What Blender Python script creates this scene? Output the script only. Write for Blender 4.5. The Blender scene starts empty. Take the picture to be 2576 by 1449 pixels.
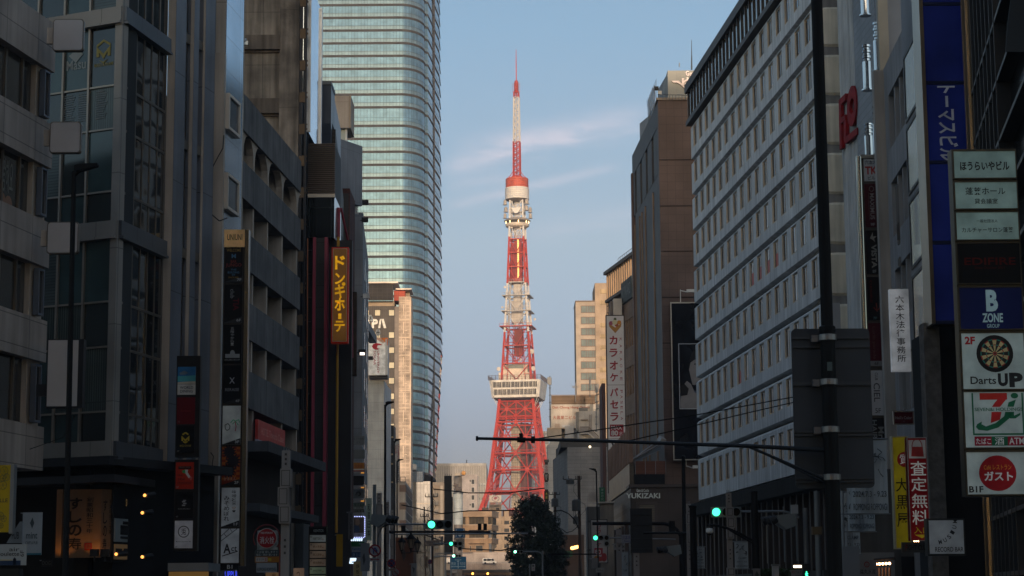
import bpy, bmesh, math, random
from mathutils import Vector, Matrix
R = math.radians
random.seed(7)
sc = bpy.context.scene
# ------------------------------------------------------------------ camera, world, sun, exposure
F = 4905.0                     # focal length in photo units (photo = 2576 x 1449)
PITCH, ROLL = math.atan(765.5 / F), 0.007
CAM = Vector((0, 0, 1.6))
_f = Vector((0, math.cos(PITCH), math.sin(PITCH)))
_r0 = Vector((1, 0, 0)); _u0 = Vector((0, -math.sin(PITCH), math.cos(PITCH)))
_r = _r0 * math.cos(ROLL) - _u0 * math.sin(ROLL)
_u = _u0 * math.cos(ROLL) + _r0 * math.sin(ROLL)
cd = bpy.data.cameras.new('camera'); cam = bpy.data.objects.new('camera', cd)
sc.collection.objects.link(cam); sc.camera = cam
cd.sensor_width = 36; cd.lens = F / 2576 * 36; cd.clip_start = 0.5; cd.clip_end = 6000
m3 = Matrix((_r, _u, -_f)).transposed()
cam.matrix_world = Matrix.Translation(CAM) @ m3.to_4x4()

SUN_EL, SUN_AZ = 7.5, -1.5     # low evening sun behind the camera, a little to its right
sundir = Vector((-math.sin(R(SUN_AZ)) * math.cos(R(SUN_EL)), -math.cos(R(SUN_AZ)) * math.cos(R(SUN_EL)), math.sin(R(SUN_EL))))
w = bpy.data.worlds.new('World'); sc.world = w; w.use_nodes = True
nt = w.node_tree; N = nt.nodes; L = nt.links
for n in list(N): N.remove(n)
out = N.new('ShaderNodeOutputWorld'); bg = N.new('ShaderNodeBackground'); sky = N.new('ShaderNodeTexSky')
sky.sky_type = 'NISHITA'; sky.sun_disc = False; sky.sun_elevation = R(SUN_EL)
sky.sun_rotation = math.pi + R(SUN_AZ)
sky.altitude = 20; sky.air_density = 1.0; sky.dust_density = 1.6; sky.ozone_density = 1.5
bg.inputs[1].default_value = 0.15
L.new(bg.outputs[0], out.inputs[0])
sd = bpy.data.lights.new('sun', 'SUN'); sun = bpy.data.objects.new('sun', sd); sc.collection.objects.link(sun)
sd.energy = 2.0; sd.angle = R(0.5); sd.color = (1.0, 0.77, 0.56)
sun.rotation_euler = sundir.to_track_quat('Z', 'Y').to_euler()
sc.view_settings.view_transform = 'Standard'; sc.view_settings.look = 'None'
sc.view_settings.exposure = 0.75; sc.view_settings.gamma = 1
sc.cycles.max_bounces = 6; sc.cycles.glossy_bounces = 3; sc.cycles.diffuse_bounces = 3

# thin evening clouds in the sky, laid out by direction
def ray(u, v):
    d = _f + _r * ((u - 1288) / F) + _u * ((724.5 - v) / F)
    return d / d.y
def P(u, v, Y): return CAM + ray(u, v) * Y
def VM(op, a, b=None):
    n = N.new('ShaderNodeMath'); n.operation = op
    for i, x in enumerate((a, b)):
        if x is None: continue
        if isinstance(x, (int, float)): n.inputs[i].default_value = x
        else: L.new(x, n.inputs[i])
    return n.outputs[0]
tc = N.new('ShaderNodeTexCoord'); sp = N.new('ShaderNodeSeparateXYZ'); L.new(tc.outputs['Generated'], sp.inputs[0])
ax = VM('DIVIDE', sp.outputs[0], VM('MAXIMUM', VM('ABSOLUTE', sp.outputs[1]), 0.02))
az = VM('DIVIDE', sp.outputs[2], VM('MAXIMUM', VM('ABSOLUTE', sp.outputs[1]), 0.02))
cb = N.new('ShaderNodeCombineXYZ'); L.new(ax, cb.inputs[0]); L.new(az, cb.inputs[1])
mp = N.new('ShaderNodeMapping'); mp.inputs['Scale'].default_value = (26, 120, 1); mp.inputs['Rotation'].default_value = (0, 0, -0.2)
L.new(cb.outputs[0], mp.inputs[0])
nz = N.new('ShaderNodeTexNoise'); nz.inputs['Scale'].default_value = 1.0; nz.inputs['Detail'].default_value = 9; nz.inputs['Roughness'].default_value = .62
nz.inputs['Distortion'].default_value = 0.4
L.new(mp.outputs[0], nz.inputs[0])
tot = None
for (u0, v0, u1, v1, wd, am) in ((1130, 385, 1650, 280, 26, .42), (1110, 522, 1570, 415, 11, .34), (1300, 590, 1700, 520, 24, .14), (1105, 425, 1400, 370, 20, .34), (1120, 470, 1330, 440, 14, .2), (1240, 360, 1640, 325, 20, .2)):
    a = ray(u0, v0); b = ray(u1, v1)
    dx, dz = b.x - a.x, b.z - a.z; ln = math.hypot(dx, dz); dx /= ln; dz /= ln
    rx = VM('SUBTRACT', ax, a.x); rz = VM('SUBTRACT', az, a.z)
    al = VM('ADD', VM('MULTIPLY', rx, dx), VM('MULTIPLY', rz, dz))
    ac = VM('SUBTRACT', VM('MULTIPLY', rz, dx), VM('MULTIPLY', rx, dz))
    wob = VM('MULTIPLY', VM('SUBTRACT', nz.outputs[0], 0.5), wd * 2.2 / F)
    q = VM('DIVIDE', VM('ADD', ac, wob), wd / F)
    g = VM('POWER', 2.718, VM('MULTIPLY', VM('MULTIPLY', q, q), -0.7))
    t = VM('DIVIDE', VM('SUBTRACT', al, ln * .5), ln * .5)
    e = VM('MAXIMUM', VM('SUBTRACT', 1, VM('POWER', VM('ABSOLUTE', t), 4)), 0)
    k = VM('MULTIPLY', VM('MULTIPLY', g, e), am)
    tot = k if tot is None else VM('ADD', tot, k)
tot = VM('MULTIPLY', tot, VM('MINIMUM', VM('MAXIMUM', VM('SUBTRACT', VM('MULTIPLY', nz.outputs[0], 3.2), 0.85), 0.15), 1.3))
tot = VM('MULTIPLY', VM('MINIMUM', VM('MULTIPLY', tot, .9), 0.8), VM('GREATER_THAN', sp.outputs[1], 0.0))
mixc = N.new('ShaderNodeMix'); mixc.data_type = 'RGBA'
tint = N.new('ShaderNodeMix'); tint.data_type = 'RGBA'; tint.blend_type = 'MULTIPLY'
L.new(VM('GREATER_THAN', sp.outputs[1], 0.0), tint.inputs[0]); L.new(sky.outputs[0], tint.inputs[6])
rmp = N.new('ShaderNodeValToRGB'); rmp.color_ramp.elements[0].position = 0; rmp.color_ramp.elements[0].color = (.34, .33, .62, 1)
rmp.color_ramp.elements[1].position = .40; rmp.color_ramp.elements[1].color = (.64, .68, .72, 1)
for ps_, cl_ in ((.08, (.42, .40, .63)), (.18, (.67, .605, .665)), (.296, (.60, .675, .745)), (.9, (1.25, 1.18, 1.15))): rmp.color_ramp.elements.new(ps_).color = (*cl_, 1); L.new(az, rmp.inputs[0]); L.new(rmp.outputs[0], tint.inputs[7])
L.new(tot, mixc.inputs[0]); L.new(tint.outputs[2], mixc.inputs[6]); mixc.inputs[7].default_value = (3.6, 3.25, 3.6, 1)
L.new(mixc.outputs[2], bg.inputs[0])
CLOUD = mixc

# ------------------------------------------------------------------ materials
MATS = {}
def M(name, col, rough=.75, metal=0., noise=(.35, .25), dirt=0., tiles=None, bump=0., emit=None, spec=.25, grain=None):
    """Procedural surface: base colour with a world-space noise, optional vertical streaks (dirt), joints (tiles = w, h, mortar, dark, jitter)."""
    if name in MATS: return MATS[name]
    m = bpy.data.materials.new(name); m.use_nodes = True; t = m.node_tree; n = t.nodes; l = t.links
    b = n['Principled BSDF']; b.inputs['Roughness'].default_value = rough; b.inputs['Metallic'].default_value = metal
    b.inputs['Specular IOR Level'].default_value = spec
    c = (col[0], col[1], col[2], 1)
    geo = n.new('ShaderNodeNewGeometry')
    def mul(src, fac_out, lo, hi):
        mr = n.new('ShaderNodeMapRange'); mr.inputs[3].default_value = lo; mr.inputs[4].default_value = hi
        mr.inputs[1].default_value = .3; mr.inputs[2].default_value = .7
        l.new(fac_out, mr.inputs[0])
        mx = n.new('ShaderNodeMix'); mx.data_type = 'RGBA'; mx.blend_type = 'MULTIPLY'; mx.inputs[0].default_value = 1
        l.new(src, mx.inputs[6]); l.new(mr.outputs[0], mx.inputs[7]); return mx.outputs[2]
    rgb = n.new('ShaderNodeRGB'); rgb.outputs[0].default_value = c; src = rgb.outputs[0]
    if tiles:
        uv = n.new('ShaderNodeUVMap'); br = n.new('ShaderNodeTexBrick')
        wd, ht, mo, dk, ji = tiles[:5]
        br.offset = tiles[5] if len(tiles) > 5 else 0.0; br.squash = 1
        br.inputs['Scale'].default_value = 1; br.inputs['Brick Width'].default_value = wd; br.inputs['Row Height'].default_value = ht
        br.inputs['Mortar Size'].default_value = mo; br.inputs['Mortar Smooth'].default_value = 0.2
        br.inputs['Color1'].default_value = tuple(x * (1 - ji) for x in c[:3]) + (1,)
        br.inputs['Color2'].default_value = tuple(min(1, x * (1 + ji)) for x in c[:3]) + (1,)
        br.inputs['Mortar'].default_value = tuple(x * dk for x in c[:3]) + (1,)
        l.new(uv.outputs[0], br.inputs[0]); src = br.outputs[0]
    if noise:
        z = n.new('ShaderNodeTexNoise'); z.inputs['Scale'].default_value = noise[0]; z.inputs['Detail'].default_value = 5
        l.new(geo.outputs['Position'], z.inputs[0]); src = mul(src, z.outputs[0], 1 - noise[1], 1 + noise[1] * .6)
    if dirt:
        mp = n.new('ShaderNodeMapping'); mp.inputs['Scale'].default_value = (2.6, 2.6, .16); l.new(geo.outputs['Position'], mp.inputs[0])
        z = n.new('ShaderNodeTexNoise'); z.inputs['Scale'].default_value = 1; z.inputs['Detail'].default_value = 6
        l.new(mp.outputs[0], z.inputs[0]); src = mul(src, z.outputs[0], 1 - dirt, 1 + dirt * .3)
    l.new(src, b.inputs['Base Color'])
    if bump:
        z = n.new('ShaderNodeTexNoise'); z.inputs['Scale'].default_value = 6; z.inputs['Detail'].default_value = 5
        l.new(geo.outputs['Position'], z.inputs[0]); bp = n.new('ShaderNodeBump'); bp.inputs['Strength'].default_value = bump; bp.inputs['Distance'].default_value = .05
        l.new(z.outputs[0], bp.inputs['Height']); l.new(bp.outputs[0], b.inputs['Normal'])
    if emit:
        l.new(src, b.inputs['Emission Color']); b.inputs['Emission Strength'].default_value = emit
    MATS[name] = m; return m
def glass(name, col, rough=.08, metal=.0, spec=.6, wav=.15, tiles=None, var=.3):
    """Opaque window glass: dark tint, glossy, slightly wavy, each pane its own tone."""
    if name in MATS: return MATS[name]
    m = M(name, col, rough, metal, noise=(.5, var), tiles=tiles, spec=spec)
    n = m.node_tree.nodes; l = m.node_tree.links; b = n['Principled BSDF']
    geo = n['Geometry'] if 'Geometry' in n else n.new('ShaderNodeNewGeometry')
    z = n.new('ShaderNodeTexNoise'); z.inputs['Scale'].default_value = .6; z.inputs['Detail'].default_value = 1
    l.new(geo.outputs['Position'], z.inputs[0]); bp = n.new('ShaderNodeBump'); bp.inputs['Strength'].default_value = wav; bp.inputs['Distance'].default_value = .03
    l.new(z.outputs[0], bp.inputs['Height']); l.new(bp.outputs[0], b.inputs['Normal'])
    b.inputs['IOR'].default_value = 1.6
    return m
def face(col, e=0., rough=.45):
    col = tuple(x * .82 for x in col); return M('sign_%d_%d_%d_%d' % (int(col[0] * 999), int(col[1] * 999), int(col[2] * 999), int(e * 100)), col, rough, noise=(1.2, .12) if e < .08 else (1.6, .34), emit=e * .5 or None, spec=.12)
def lamp(name, col, s):
    if name in MATS: return MATS[name]
    m = M(name, col, .4, noise=None); b = m.node_tree.nodes['Principled BSDF']
    b.inputs['Emission Color'].default_value = (*col, 1); b.inputs['Emission Strength'].default_value = s; return m

# ------------------------------------------------------------------ geometry helpers
WLOC = {}
class Pl:
    """A vertical plane: s runs to the right along it, d towards the viewer's side, z up."""
    def __init__(s, u0, Y0, u1, Y1, v=800):
        a = P(u0, v, Y0); b = P(u1, v, Y1); s.o = Vector((a.x, a.y, 0)); e = Vector((b.x - a.x, b.y - a.y, 0))
        s.L = e.length; s.ex = e.normalized(); n = Vector((s.ex.y, -s.ex.x, 0))
        if n.dot(s.o - CAM) > 0: n = -n
        s.n = n
    def sz(s, u, v):
        d = ray(u, v); t = (s.o - CAM).dot(s.n) / d.dot(s.n); p = CAM + d * t
        return (p - s.o).dot(s.ex), p.z
    def pt(s, a, z, d=0.): return s.o + s.ex * a + s.n * d + Vector((0, 0, z))
    def px(s, u0, v0, u1, v1):
        vm, um = (v0 + v1) / 2, (u0 + u1) / 2
        return s.sz(u0, vm)[0], s.sz(u1, vm)[0], s.sz(um, v1)[1], s.sz(um, v0)[1]
def FR(u, Y, v=800): return Pl(u, Y, u + 60, Y, v)
class MB:
    def __init__(s): s.v = []; s.f = []; s.uv = []
    def quad(s, pts, uvs=None):
        i = len(s.v); s.v += [Vector(p) for p in pts]; s.f.append(tuple(range(i, i + len(pts))))
        s.uv.append(uvs or [(p[0], p[2]) for p in pts]); return s
    def box(s, pl, a0, a1, z0, z1, d0=0., d1=-.3):
        if a0 > a1: a0, a1 = a1, a0
        if z0 > z1: z0, z1 = z1, z0
        if d0 < d1: d0, d1 = d1, d0
        p = pl.pt
        A, B, C, D = p(a0, z0, d0), p(a1, z0, d0), p(a1, z1, d0), p(a0, z1, d0)
        E, G, H, I = p(a0, z0, d1), p(a1, z0, d1), p(a1, z1, d1), p(a0, z1, d1)
        s.quad((A, B, C, D), [(a0, z0), (a1, z0), (a1, z1), (a0, z1)])
        s.quad((G, E, I, H), [(a1, z0), (a0, z0), (a0, z1), (a1, z1)])
        s.quad((B, G, H, C), [(d0, z0), (d1, z0), (d1, z1), (d0, z1)])
        s.quad((E, A, D, I), [(d1, z0), (d0, z0), (d0, z1), (d1, z1)])
        s.quad((D, C, H, I), [(a0, d0), (a1, d0), (a1, d1), (a0, d1)])
        s.quad((E, G, B, A), [(a0, d1), (a1, d1), (a1, d0), (a0, d0)])
        return s
    def pbox(s, pl, u0, v0, u1, v1, d0=0., d1=-.3):
        a0, a1, z0, z1 = pl.px(u0, v0, u1, v1); return s.box(pl, a0, a1, z0, z1, d0, d1)
    def frame(s, pl, a0, a1, z0, z1, w, d0, d1):
        s.box(pl, a0, a1, z0, z0 + w, d0, d1); s.box(pl, a0, a1, z1 - w, z1, d0, d1)
        s.box(pl, a0, a0 + w, z0 + w, z1 - w, d0, d1); s.box(pl, a1 - w, a1, z0 + w, z1 - w, d0, d1); return s
    def prism(s, pl, poly, d0, d1):
        f = [pl.pt(a, z, d0) for a, z in poly]; b = [pl.pt(a, z, d1) for a, z in poly]
        s.quad(f, list(poly)); s.quad(b[::-1], list(poly)[::-1])
        for i in range(len(poly)):
            j = (i + 1) % len(poly); s.quad((f[j], f[i], b[i], b[j]), [(0, poly[j][1]), (0, poly[i][1]), (d1 - d0, poly[i][1]), (d1 - d0, poly[j][1])])
        return s
    def disc(s, pl, a, z, r, d0, d1, n=28, ry=None):
        ry = ry or r
        return s.prism(pl, [(a + r * math.cos(2 * math.pi * i / n), z + ry * math.sin(2 * math.pi * i / n)) for i in range(n)], d0, d1)
    def tube(s, p, q, r0, r1=None, n=8, cap=True):
        p = Vector(p); q = Vector(q); r1 = r0 if r1 is None else r1; ax = (q - p)
        if ax.length < 1e-6: return s
        ax.normalize(); t = Vector((0, 0, 1)) if abs(ax.z) < .9 else Vector((1, 0, 0)); x = ax.cross(t).normalized(); y = ax.cross(x)
        c = [(math.cos(2 * math.pi * i / n), math.sin(2 * math.pi * i / n)) for i in range(n)]
        A = [p + (x * a + y * b) * r0 for a, b in c]; B = [q + (x * a + y * b) * r1 for a, b in c]; ln = (q - p).length
        for i in range(n):
            j = (i + 1) % n; s.quad((A[i], A[j], B[j], B[i]), [(i / n, 0), ((i + 1) / n, 0), ((i + 1) / n, ln), (i / n, ln)])
        if cap: s.quad(A[::-1]); s.quad(B)
        return s
    def path(s, pts, r, n=8):
        for a, b in zip(pts, pts[1:]): s.tube(a, b, r, r, n)
        return s
    def lathe(s, c, prof, n=24):
        c = Vector(c); rings = [[c + Vector((r * math.cos(2 * math.pi * i / n), r * math.sin(2 * math.pi * i / n), z)) for i in range(n)] for r, z in prof]
        for a, b in zip(rings, rings[1:]):
            for i in range(n):
                j = (i + 1) % n; s.quad((a[i], a[j], b[j], b[i]), [(i, a[i].z), (i + 1, a[i].z), (i + 1, b[i].z), (i, b[i].z)])
        s.quad(rings[0][::-1]); s.quad(rings[-1]); return s
    def ball(s, c, r, n=12, sq=1.):
        return s.lathe(c, [(max(.001, r * math.sin(math.pi * k / 8)), -r * sq * math.cos(math.pi * k / 8)) for k in range(9)], n)
    def bar(s, p, q, w):
        return s.tube(p, q, w * .6, w * .6, 4, cap=False)
    def build(s, name, mat, parent=None, label=None, smooth=False, kind=None, base=None):
        me = bpy.data.meshes.new(name)
        if parent is not None: off = WLOC[parent.name]
        elif base is not None: off = Vector(base)
        else: off = Vector((0, 0, 0))
        me.from_pydata([v - off for v in s.v], [], s.f); ul = me.uv_layers.new(name='UVMap')
        k = 0; flat = []
        for u in s.uv:
            for a in u: flat += [a[0], a[1]]
        ul.data.foreach_set('uv', flat)
        b = bmesh.new(); b.from_mesh(me); bmesh.ops.recalc_face_normals(b, faces=b.faces); b.to_mesh(me); b.free()
        if smooth: me.polygons.foreach_set('use_smooth', [True] * len(me.polygons))
        me.materials.append(mat)
        o = bpy.data.objects.new(name, me); sc.collection.objects.link(o)
        if parent is not None: o.parent = parent; WLOC[o.name] = off
        else: o.location = off; WLOC[o.name] = off
        if label: o['label'] = label
        if kind: o['kind'] = kind
        return o
def tag(o, label, cat, group=None, kind=None):
    o['label'] = label; o['category'] = cat
    if group: o['group'] = group
    if kind: o['kind'] = kind
    return o
def thing(name, label, cat, loc, group=None):
    o = bpy.data.objects.new(name, None); sc.collection.objects.link(o); o.location = loc; o.empty_display_size = .3
    WLOC[o.name] = Vector(loc); return tag(o, label, cat, group)
def base(pl, s=0., d=0., z=0.): return pl.pt(s, z, d)
def dup(root, loc, label=None, rotz=0.):
    r = root.copy(); sc.collection.objects.link(r); r.location = loc; r.rotation_euler = (0, 0, rotz); WLOC[r.name] = Vector(loc)
    if label: r['label'] = label
    for ch in list(root.children):
        c = ch.copy(); sc.collection.objects.link(c); c.parent = r
        for g in list(ch.children):
            d = g.copy(); sc.collection.objects.link(d); d.parent = c
    return r
_G = {}
def glyph(text, bold):
    k = (text, bold)
    if k not in _G:
        c = bpy.data.curves.new('lettering', 'FONT'); c.body = text; c.offset = bold; c.resolution_u = 3
        o = bpy.data.objects.new('lettering', c); me = bpy.data.meshes.new_from_object(o)
        vs = [(v.co.x, v.co.y) for v in me.vertices]; fs = [tuple(p.vertices) for p in me.polygons]
        bpy.data.objects.remove(o); bpy.data.curves.remove(c); bpy.data.meshes.remove(me)
        if vs:
            x0 = min(a for a, b in vs); x1 = max(a for a, b in vs); y0 = min(b for a, b in vs); y1 = max(b for a, b in vs)
            vs = [((a - x0) / max(1e-6, x1 - x0), (b - y0) / max(1e-6, y1 - y0)) for a, b in vs]
            _G[k] = (vs, fs, (x1 - x0) / max(1e-6, y1 - y0))
        else: _G[k] = ([], [], 1)
    return _G[k]
def put_text(mb, pl, text, a0, a1, z0, z1, d, rot=0, vert=False, bold=.012, fit=True):
    """rot = 90 reads downwards (turned clockwise)."""
    if vert:
        ch = [c for c in text]; h = (z1 - z0) / len(ch)
        for i, c in enumerate(ch):
            if c == ' ': continue
            if c == 'ー': put_text(mb, pl, '|', (a0 + a1) / 2 - (a1 - a0) * .06, (a0 + a1) / 2 + (a1 - a0) * .06, z1 - (i + .92) * h, z1 - (i + .08) * h, d, bold=bold)
            else: put_text(mb, pl, c, a0, a1, z1 - (i + .93) * h, z1 - (i + .07) * h, d, bold=bold)
        return mb
    if any(ord(c) > 0x3000 for c in text): bold = min(bold, .006 if any(ord(c) > 0x3400 for c in text) else .03)
    vs, fs, asp = glyph(text, bold); i0 = len(mb.v)
    for x, y in vs:
        if rot == 90: x, y = y, 1 - x
        elif rot == -90: x, y = 1 - y, x
        mb.v.append(pl.pt(a0 + (a1 - a0) * x, z0 + (z1 - z0) * y, d))
    for f in fs:
        mb.f.append(tuple(i0 + i for i in f)); mb.uv.append([(0, 0)] * len(f))
    return mb
def sign_panel(root, pl, u0, v0, u1, v1, col, e, d0, texts=(), th=.06, name='panel', draw=None, rough=.4):
    """A lit or painted panel with its lettering. texts: (string, x0, y0, x1, y1, colour, opts); x, y are fractions from the top left."""
    a0, a1, z0, z1 = pl.px(u0, v0, u1, v1)
    pn = MB().box(pl, a0, a1, z0, z1, d0, d0 - th).build(name, face(col, e, rough), root)
    by = {}
    for t in texts:
        s, x0, y0, x1, y1, c = t[:6]; o = dict(t[6]) if len(t) > 6 else {}
        te = o.pop('e', e); k = (c, te); mb = by.setdefault(k, MB())
        A0, A1 = a0 + (a1 - a0) * x0, a0 + (a1 - a0) * x1; Z1, Z0 = z1 - (z1 - z0) * y0, z1 - (z1 - z0) * y1
        if s == '#box': mb.box(pl, A0, A1, Z0, Z1, d0 + .004 + o.get('l', 0), d0 - .01)
        elif s == '#disc': mb.disc(pl, (A0 + A1) / 2, (Z0 + Z1) / 2, abs(A1 - A0) / 2, d0 + .004 + o.get('l', 0), d0 - .01, ry=abs(Z1 - Z0) / 2)
        elif s == '#poly': mb.prism(pl, [(a0 + (a1 - a0) * x, z1 - (z1 - z0) * y) for x, y in o['p']], d0 + .004 + o.get('l', 0), d0 - .01)
        elif s == '#line': 
            for (x, y), (x2, y2) in zip(o['p'], o['p'][1:]):
                pa = (a0 + (a1 - a0) * x, z1 - (z1 - z0) * y); pb = (a0 + (a1 - a0) * x2, z1 - (z1 - z0) * y2)
                mb.tube(pl.pt(pa[0], pa[1], d0 + .004), pl.pt(pb[0], pb[1], d0 + .004), o.get('w', .02), n=5)
        else: put_text(mb, pl, s, A0, A1, Z0, Z1, d0 + .008 + o.get('l', 0), o.get('rot', 0), o.get('vert', False), o.get('bold', .012))
    for (c, te), mb in by.items(): mb.build('lettering', face(c, te), pn)
    return pn
# ------------------------------------------------------------------ palette
BEIGE = M('beige_panel', (.36, .295, .25), .7, dirt=.25, tiles=(2.6, 1.0, .02, .45, .04))
CONC = M('raw_concrete', (.25, .215, .18), .9, dirt=.55, noise=(.5, .5), bump=.5, tiles=(1.5, 3.6, .02, .5, .06))
CONC2 = M('dark_concrete', (.155, .148, .146), .9, dirt=.35, noise=(.6, .3), bump=.4, tiles=(2.1, 30, .02, .5, .05))
DIVID = M('beige_render', (.46, .38, .31), .85, dirt=.3)
DARK = M('dark_metal', (.022, .022, .025), .5, .3)
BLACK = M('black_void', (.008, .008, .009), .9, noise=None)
STEEL = M('brushed_steel', (.42, .40, .37), .3, .9)
CHROME = M('chrome', (.7, .7, .7), .08, 1.0, noise=None)
GOLD = M('gold_mirror', (.95, .62, .30), .38, 1.0, noise=(3, .2))
ALU = M('aluminium_frame', (.30, .255, .215), .4, .6)
BRONZE = M('bronze_frame', (.16, .135, .11), .4, .6)
WHITEP = M('white_paint', (.62, .60, .57), .6, dirt=.2)
LGREY = M('light_grey_panel', (.40, .41, .42), .6, dirt=.15, tiles=(3.2, 2.0, .015, .6, .03))
POLEBLK = M('black_pole_paint', (.007, .007, .008), .6, 0, spec=.12)
GALV = M('galvanised_steel', (.16, .17, .18), .5, .6)
ASPH = M('asphalt', (.05, .05, .052), .9, bump=.4, noise=(1.5, .3))
PAVE = M('paving', (.16, .15, .14), .85, tiles=(.6, .3, .01, .6, .1, .5))
KERB = M('kerb_stone', (.28, .27, .26), .85)
PAINT = M('road_paint', (.7, .7, .68), .7)
EARTH = M('city_ground', (.10, .10, .10), .9)

# ------------------------------------------------------------------ the setting
X = Vector((1, 0, 0))
class W(Pl):
    def __init__(s, o, ex, n): s.o = Vector(o); s.ex = Vector(ex).normalized(); s.n = Vector(n).normalized(); s.L = 1
WY = W((0, 0, 0), (1, 0, 0), (0, -1, 0))        # d runs towards the viewer (-Y)
def sheet(name, x0, y0, x1, y1, z, m):
    o = MB().quad([(x0, y0, z), (x1, y0, z), (x1, y1, z), (x0, y1, z)], [(x0, y0), (x1, y0), (x1, y1), (x0, y1)]).build(name, m); o['kind'] = 'structure'; return o
sheet('ground', -3000, -600, 3000, 5000, -.02, EARTH)
sheet('road', -9, -300, 9, 580, 0, ASPH)
for sx in (-1, 1):
    k = MB().box(WY, sx * 9, sx * 9.2, -.02, .14, 300, -580).build('kerb', KERB); k['kind'] = 'structure'
    k = MB().box(WY, sx * 9.2, sx * 14, -.02, .13, 300, -580).build('pavement', PAVE); k['kind'] = 'structure'
mb = MB()
for i in range(0, 110):
    for x in (-3, 0, 3):
        y = -100 + i * 6; mb.quad([(x - .07, y, .004), (x + .07, y, .004), (x + .07, y + 3, .004), (x - .07, y + 3, .004)])
mb.build('road_marking', PAINT)['kind'] = 'structure'

# unseen blocks added behind the viewpoint to keep low sun off the facades
for i, (x0, x1, y, h, dp) in enumerate(((-76, -44, -60, 86, 40), (-42, -14, -64, 88, 36), (-17, 20, -150, 108, 30), (14, 45, -62, 90, 36), (46, 92, -84, 84, 36))):
    t = thing('shade_block', 'plain grey block added behind the viewpoint to cast shade', 'building', ((x0 + x1) / 2, y, 0), 'added shade blocks behind the viewpoint')
    MB().box(WY, x0, x1, 0, h, -y + dp, -y).build('wall', M('shade_block_wall', (.20, .19, .18), .8, tiles=(3.2, 3.6, .5, .35, .05)), t)
    MB().box(WY, x0 + 3, x1 - 3, h, h + 2.4, -y + dp - 4, -y + 4).build('roof', M('shade_block_roof', (.2, .2, .2)), t)

# ------------------------------------------------------------------ left side, near to far
# beige panelled building at the left edge
A = Pl(0, 64, 124, 68, 600)
_, zr = A.sz(116, 45); sE = A.sz(125, 600)[0]
t = thing('panelled_building', 'beige panelled low-rise with ribbon windows at the left edge', 'building', base(A, sE - 4))
zz = [A.sz(117, v)[1] for v in (46, 170, 306, 418, 557, 673, 808, 913, 1076, 1186)]
MB().box(A, -12, sE - .5, zz[-1], zz[0] - .1, -.5, -38).build('wall', M('dark_recess', (.05, .045, .04)), t)
for k in range(0, 10, 2):
    MB().box(A, -12, sE, zz[k + 1], zz[k], 0, -.55).build('parapet', BEIGE, t)
MB().box(A, sE - .5, sE, zz[-1], zz[0] - .3, -.56, -38).build('end_wall', M('beige_end', (.48, .40, .33), .8, dirt=.3), t)
GCURT = glass('curtained_glass', (.035, .034, .032), .12, var=.6, tiles=(.35, 9, .03, .5, .45))
for k in range(1, 9, 2):
    z1, z0 = zz[k], zz[k + 1]
    wn = MB().box(A, -12, sE - 1.25, z0, z1, -.35, -.45).build('window', GCURT, t)
    f = MB()
    for a in (-6, -3.6, -1.2, .6, sE - 2.1): f.box(A, a, a + .12, z0, z1, -.28, -.36)
    f.box(A, -12, sE - 1.25, z0, z0 + .08, -.28, -.36); f.build('frame', BRONZE, wn)
    sh = MB().box(A, sE - 1.2, sE - .12, z0, z1, -.18, -.5).build('pillar', DIVID, t)
    fr = MB().frame(A, sE - 1.05, sE - .55, z0 + .1, z1 - .15, .07, .1, -.1).build('side_window', M('blue_grey_frame', (.16, .18, .22), .4, .4), t)
    MB().box(A, sE - .98, sE - .62, z0 + .17, z1 - .22, .02, -.02).build('pane', GCURT, fr)
put = MB(); put_text(put, A, '사랑해요', *A.px(20, 415, 55, 470)[:2], *A.px(10, 395, 55, 480)[2:], -.33); put.build('lettering', face((.25, .24, .2)), t)
mb = MB()
for (u, v) in ((12, 495), (36, 503), (52, 512)):
    s, z = A.sz(u - 8, v); mb.disc(A, s, z, .28, -.32, -.34)
mb.build('window_sticker', face((.3, .16, .1)), t)

# square blank signs hung on that building
WS = M('blank_sign_face', (.46, .42, .40), .35, noise=(.8, .1))
for i, (u0, v0, u1, v1, lb) in enumerate(((133, 48, 210, 128, 'blank square white sign box, topmost on the panelled building'),
        (125, 306, 203, 385, 'blank square white sign box, second from the top beside the glass corner'),
        (118, 558, 197, 638, 'blank square white sign box crossed by the lamp post, third from the top'),
        (117, 853, 200, 1025, 'tall blank white sign box in a dark case behind the lamp post'))):
    p = FR(u0, 66 - i * .0, (v0 + v1) / 2); a0, a1, z0, z1 = p.px(u0, v0, u1, v1)
    t = thing('blank_sign', lb, 'sign', base(p, (a0 + a1) / 2, 0, z0), 'blank sign boxes on the panelled building')
    if i < 3:
        r = .10; n = 5; poly = []
        for cx, cz, s0 in ((a1 - r, z1 - r, 0), (a0 + r, z1 - r, 90), (a0 + r, z0 + r, 180), (a1 - r, z0 + r, 270)):
            for k in range(n + 1): q = R(s0 + 90 * k / n); poly.append((cx + r * math.cos(q), cz + r * math.sin(q)))
        MB().prism(p, poly, 0, -.22).build('case', BRONZE, t)
        cx, cz = (a0 + a1) / 2, (z0 + z1) / 2
        MB().prism(p, [(cx + (a - cx) * .94, cz + (z - cz) * .94) for a, z in poly], .02, -.01).build('face', WS, t)
        MB().box(p, a0 - .22, a0, z0 + .25 * (z1 - z0), z1 - .25 * (z1 - z0), -.05, -.2).build('bracket', DIVID, t)
    else:
        MB().box(p, a0, a1 + .12, z0, z1, 0, -.4).build('case', DARK, t)
        MB().box(p, a0 + .04, a1 - .06, z0 + .04, z1 - .04, .02, -.01).build('face', WS, t)
        MB().box(p, a0 - .35, a0, z0 + .4, z0 + .8, -.05, -.2).build('bracket', DARK, t)

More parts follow.
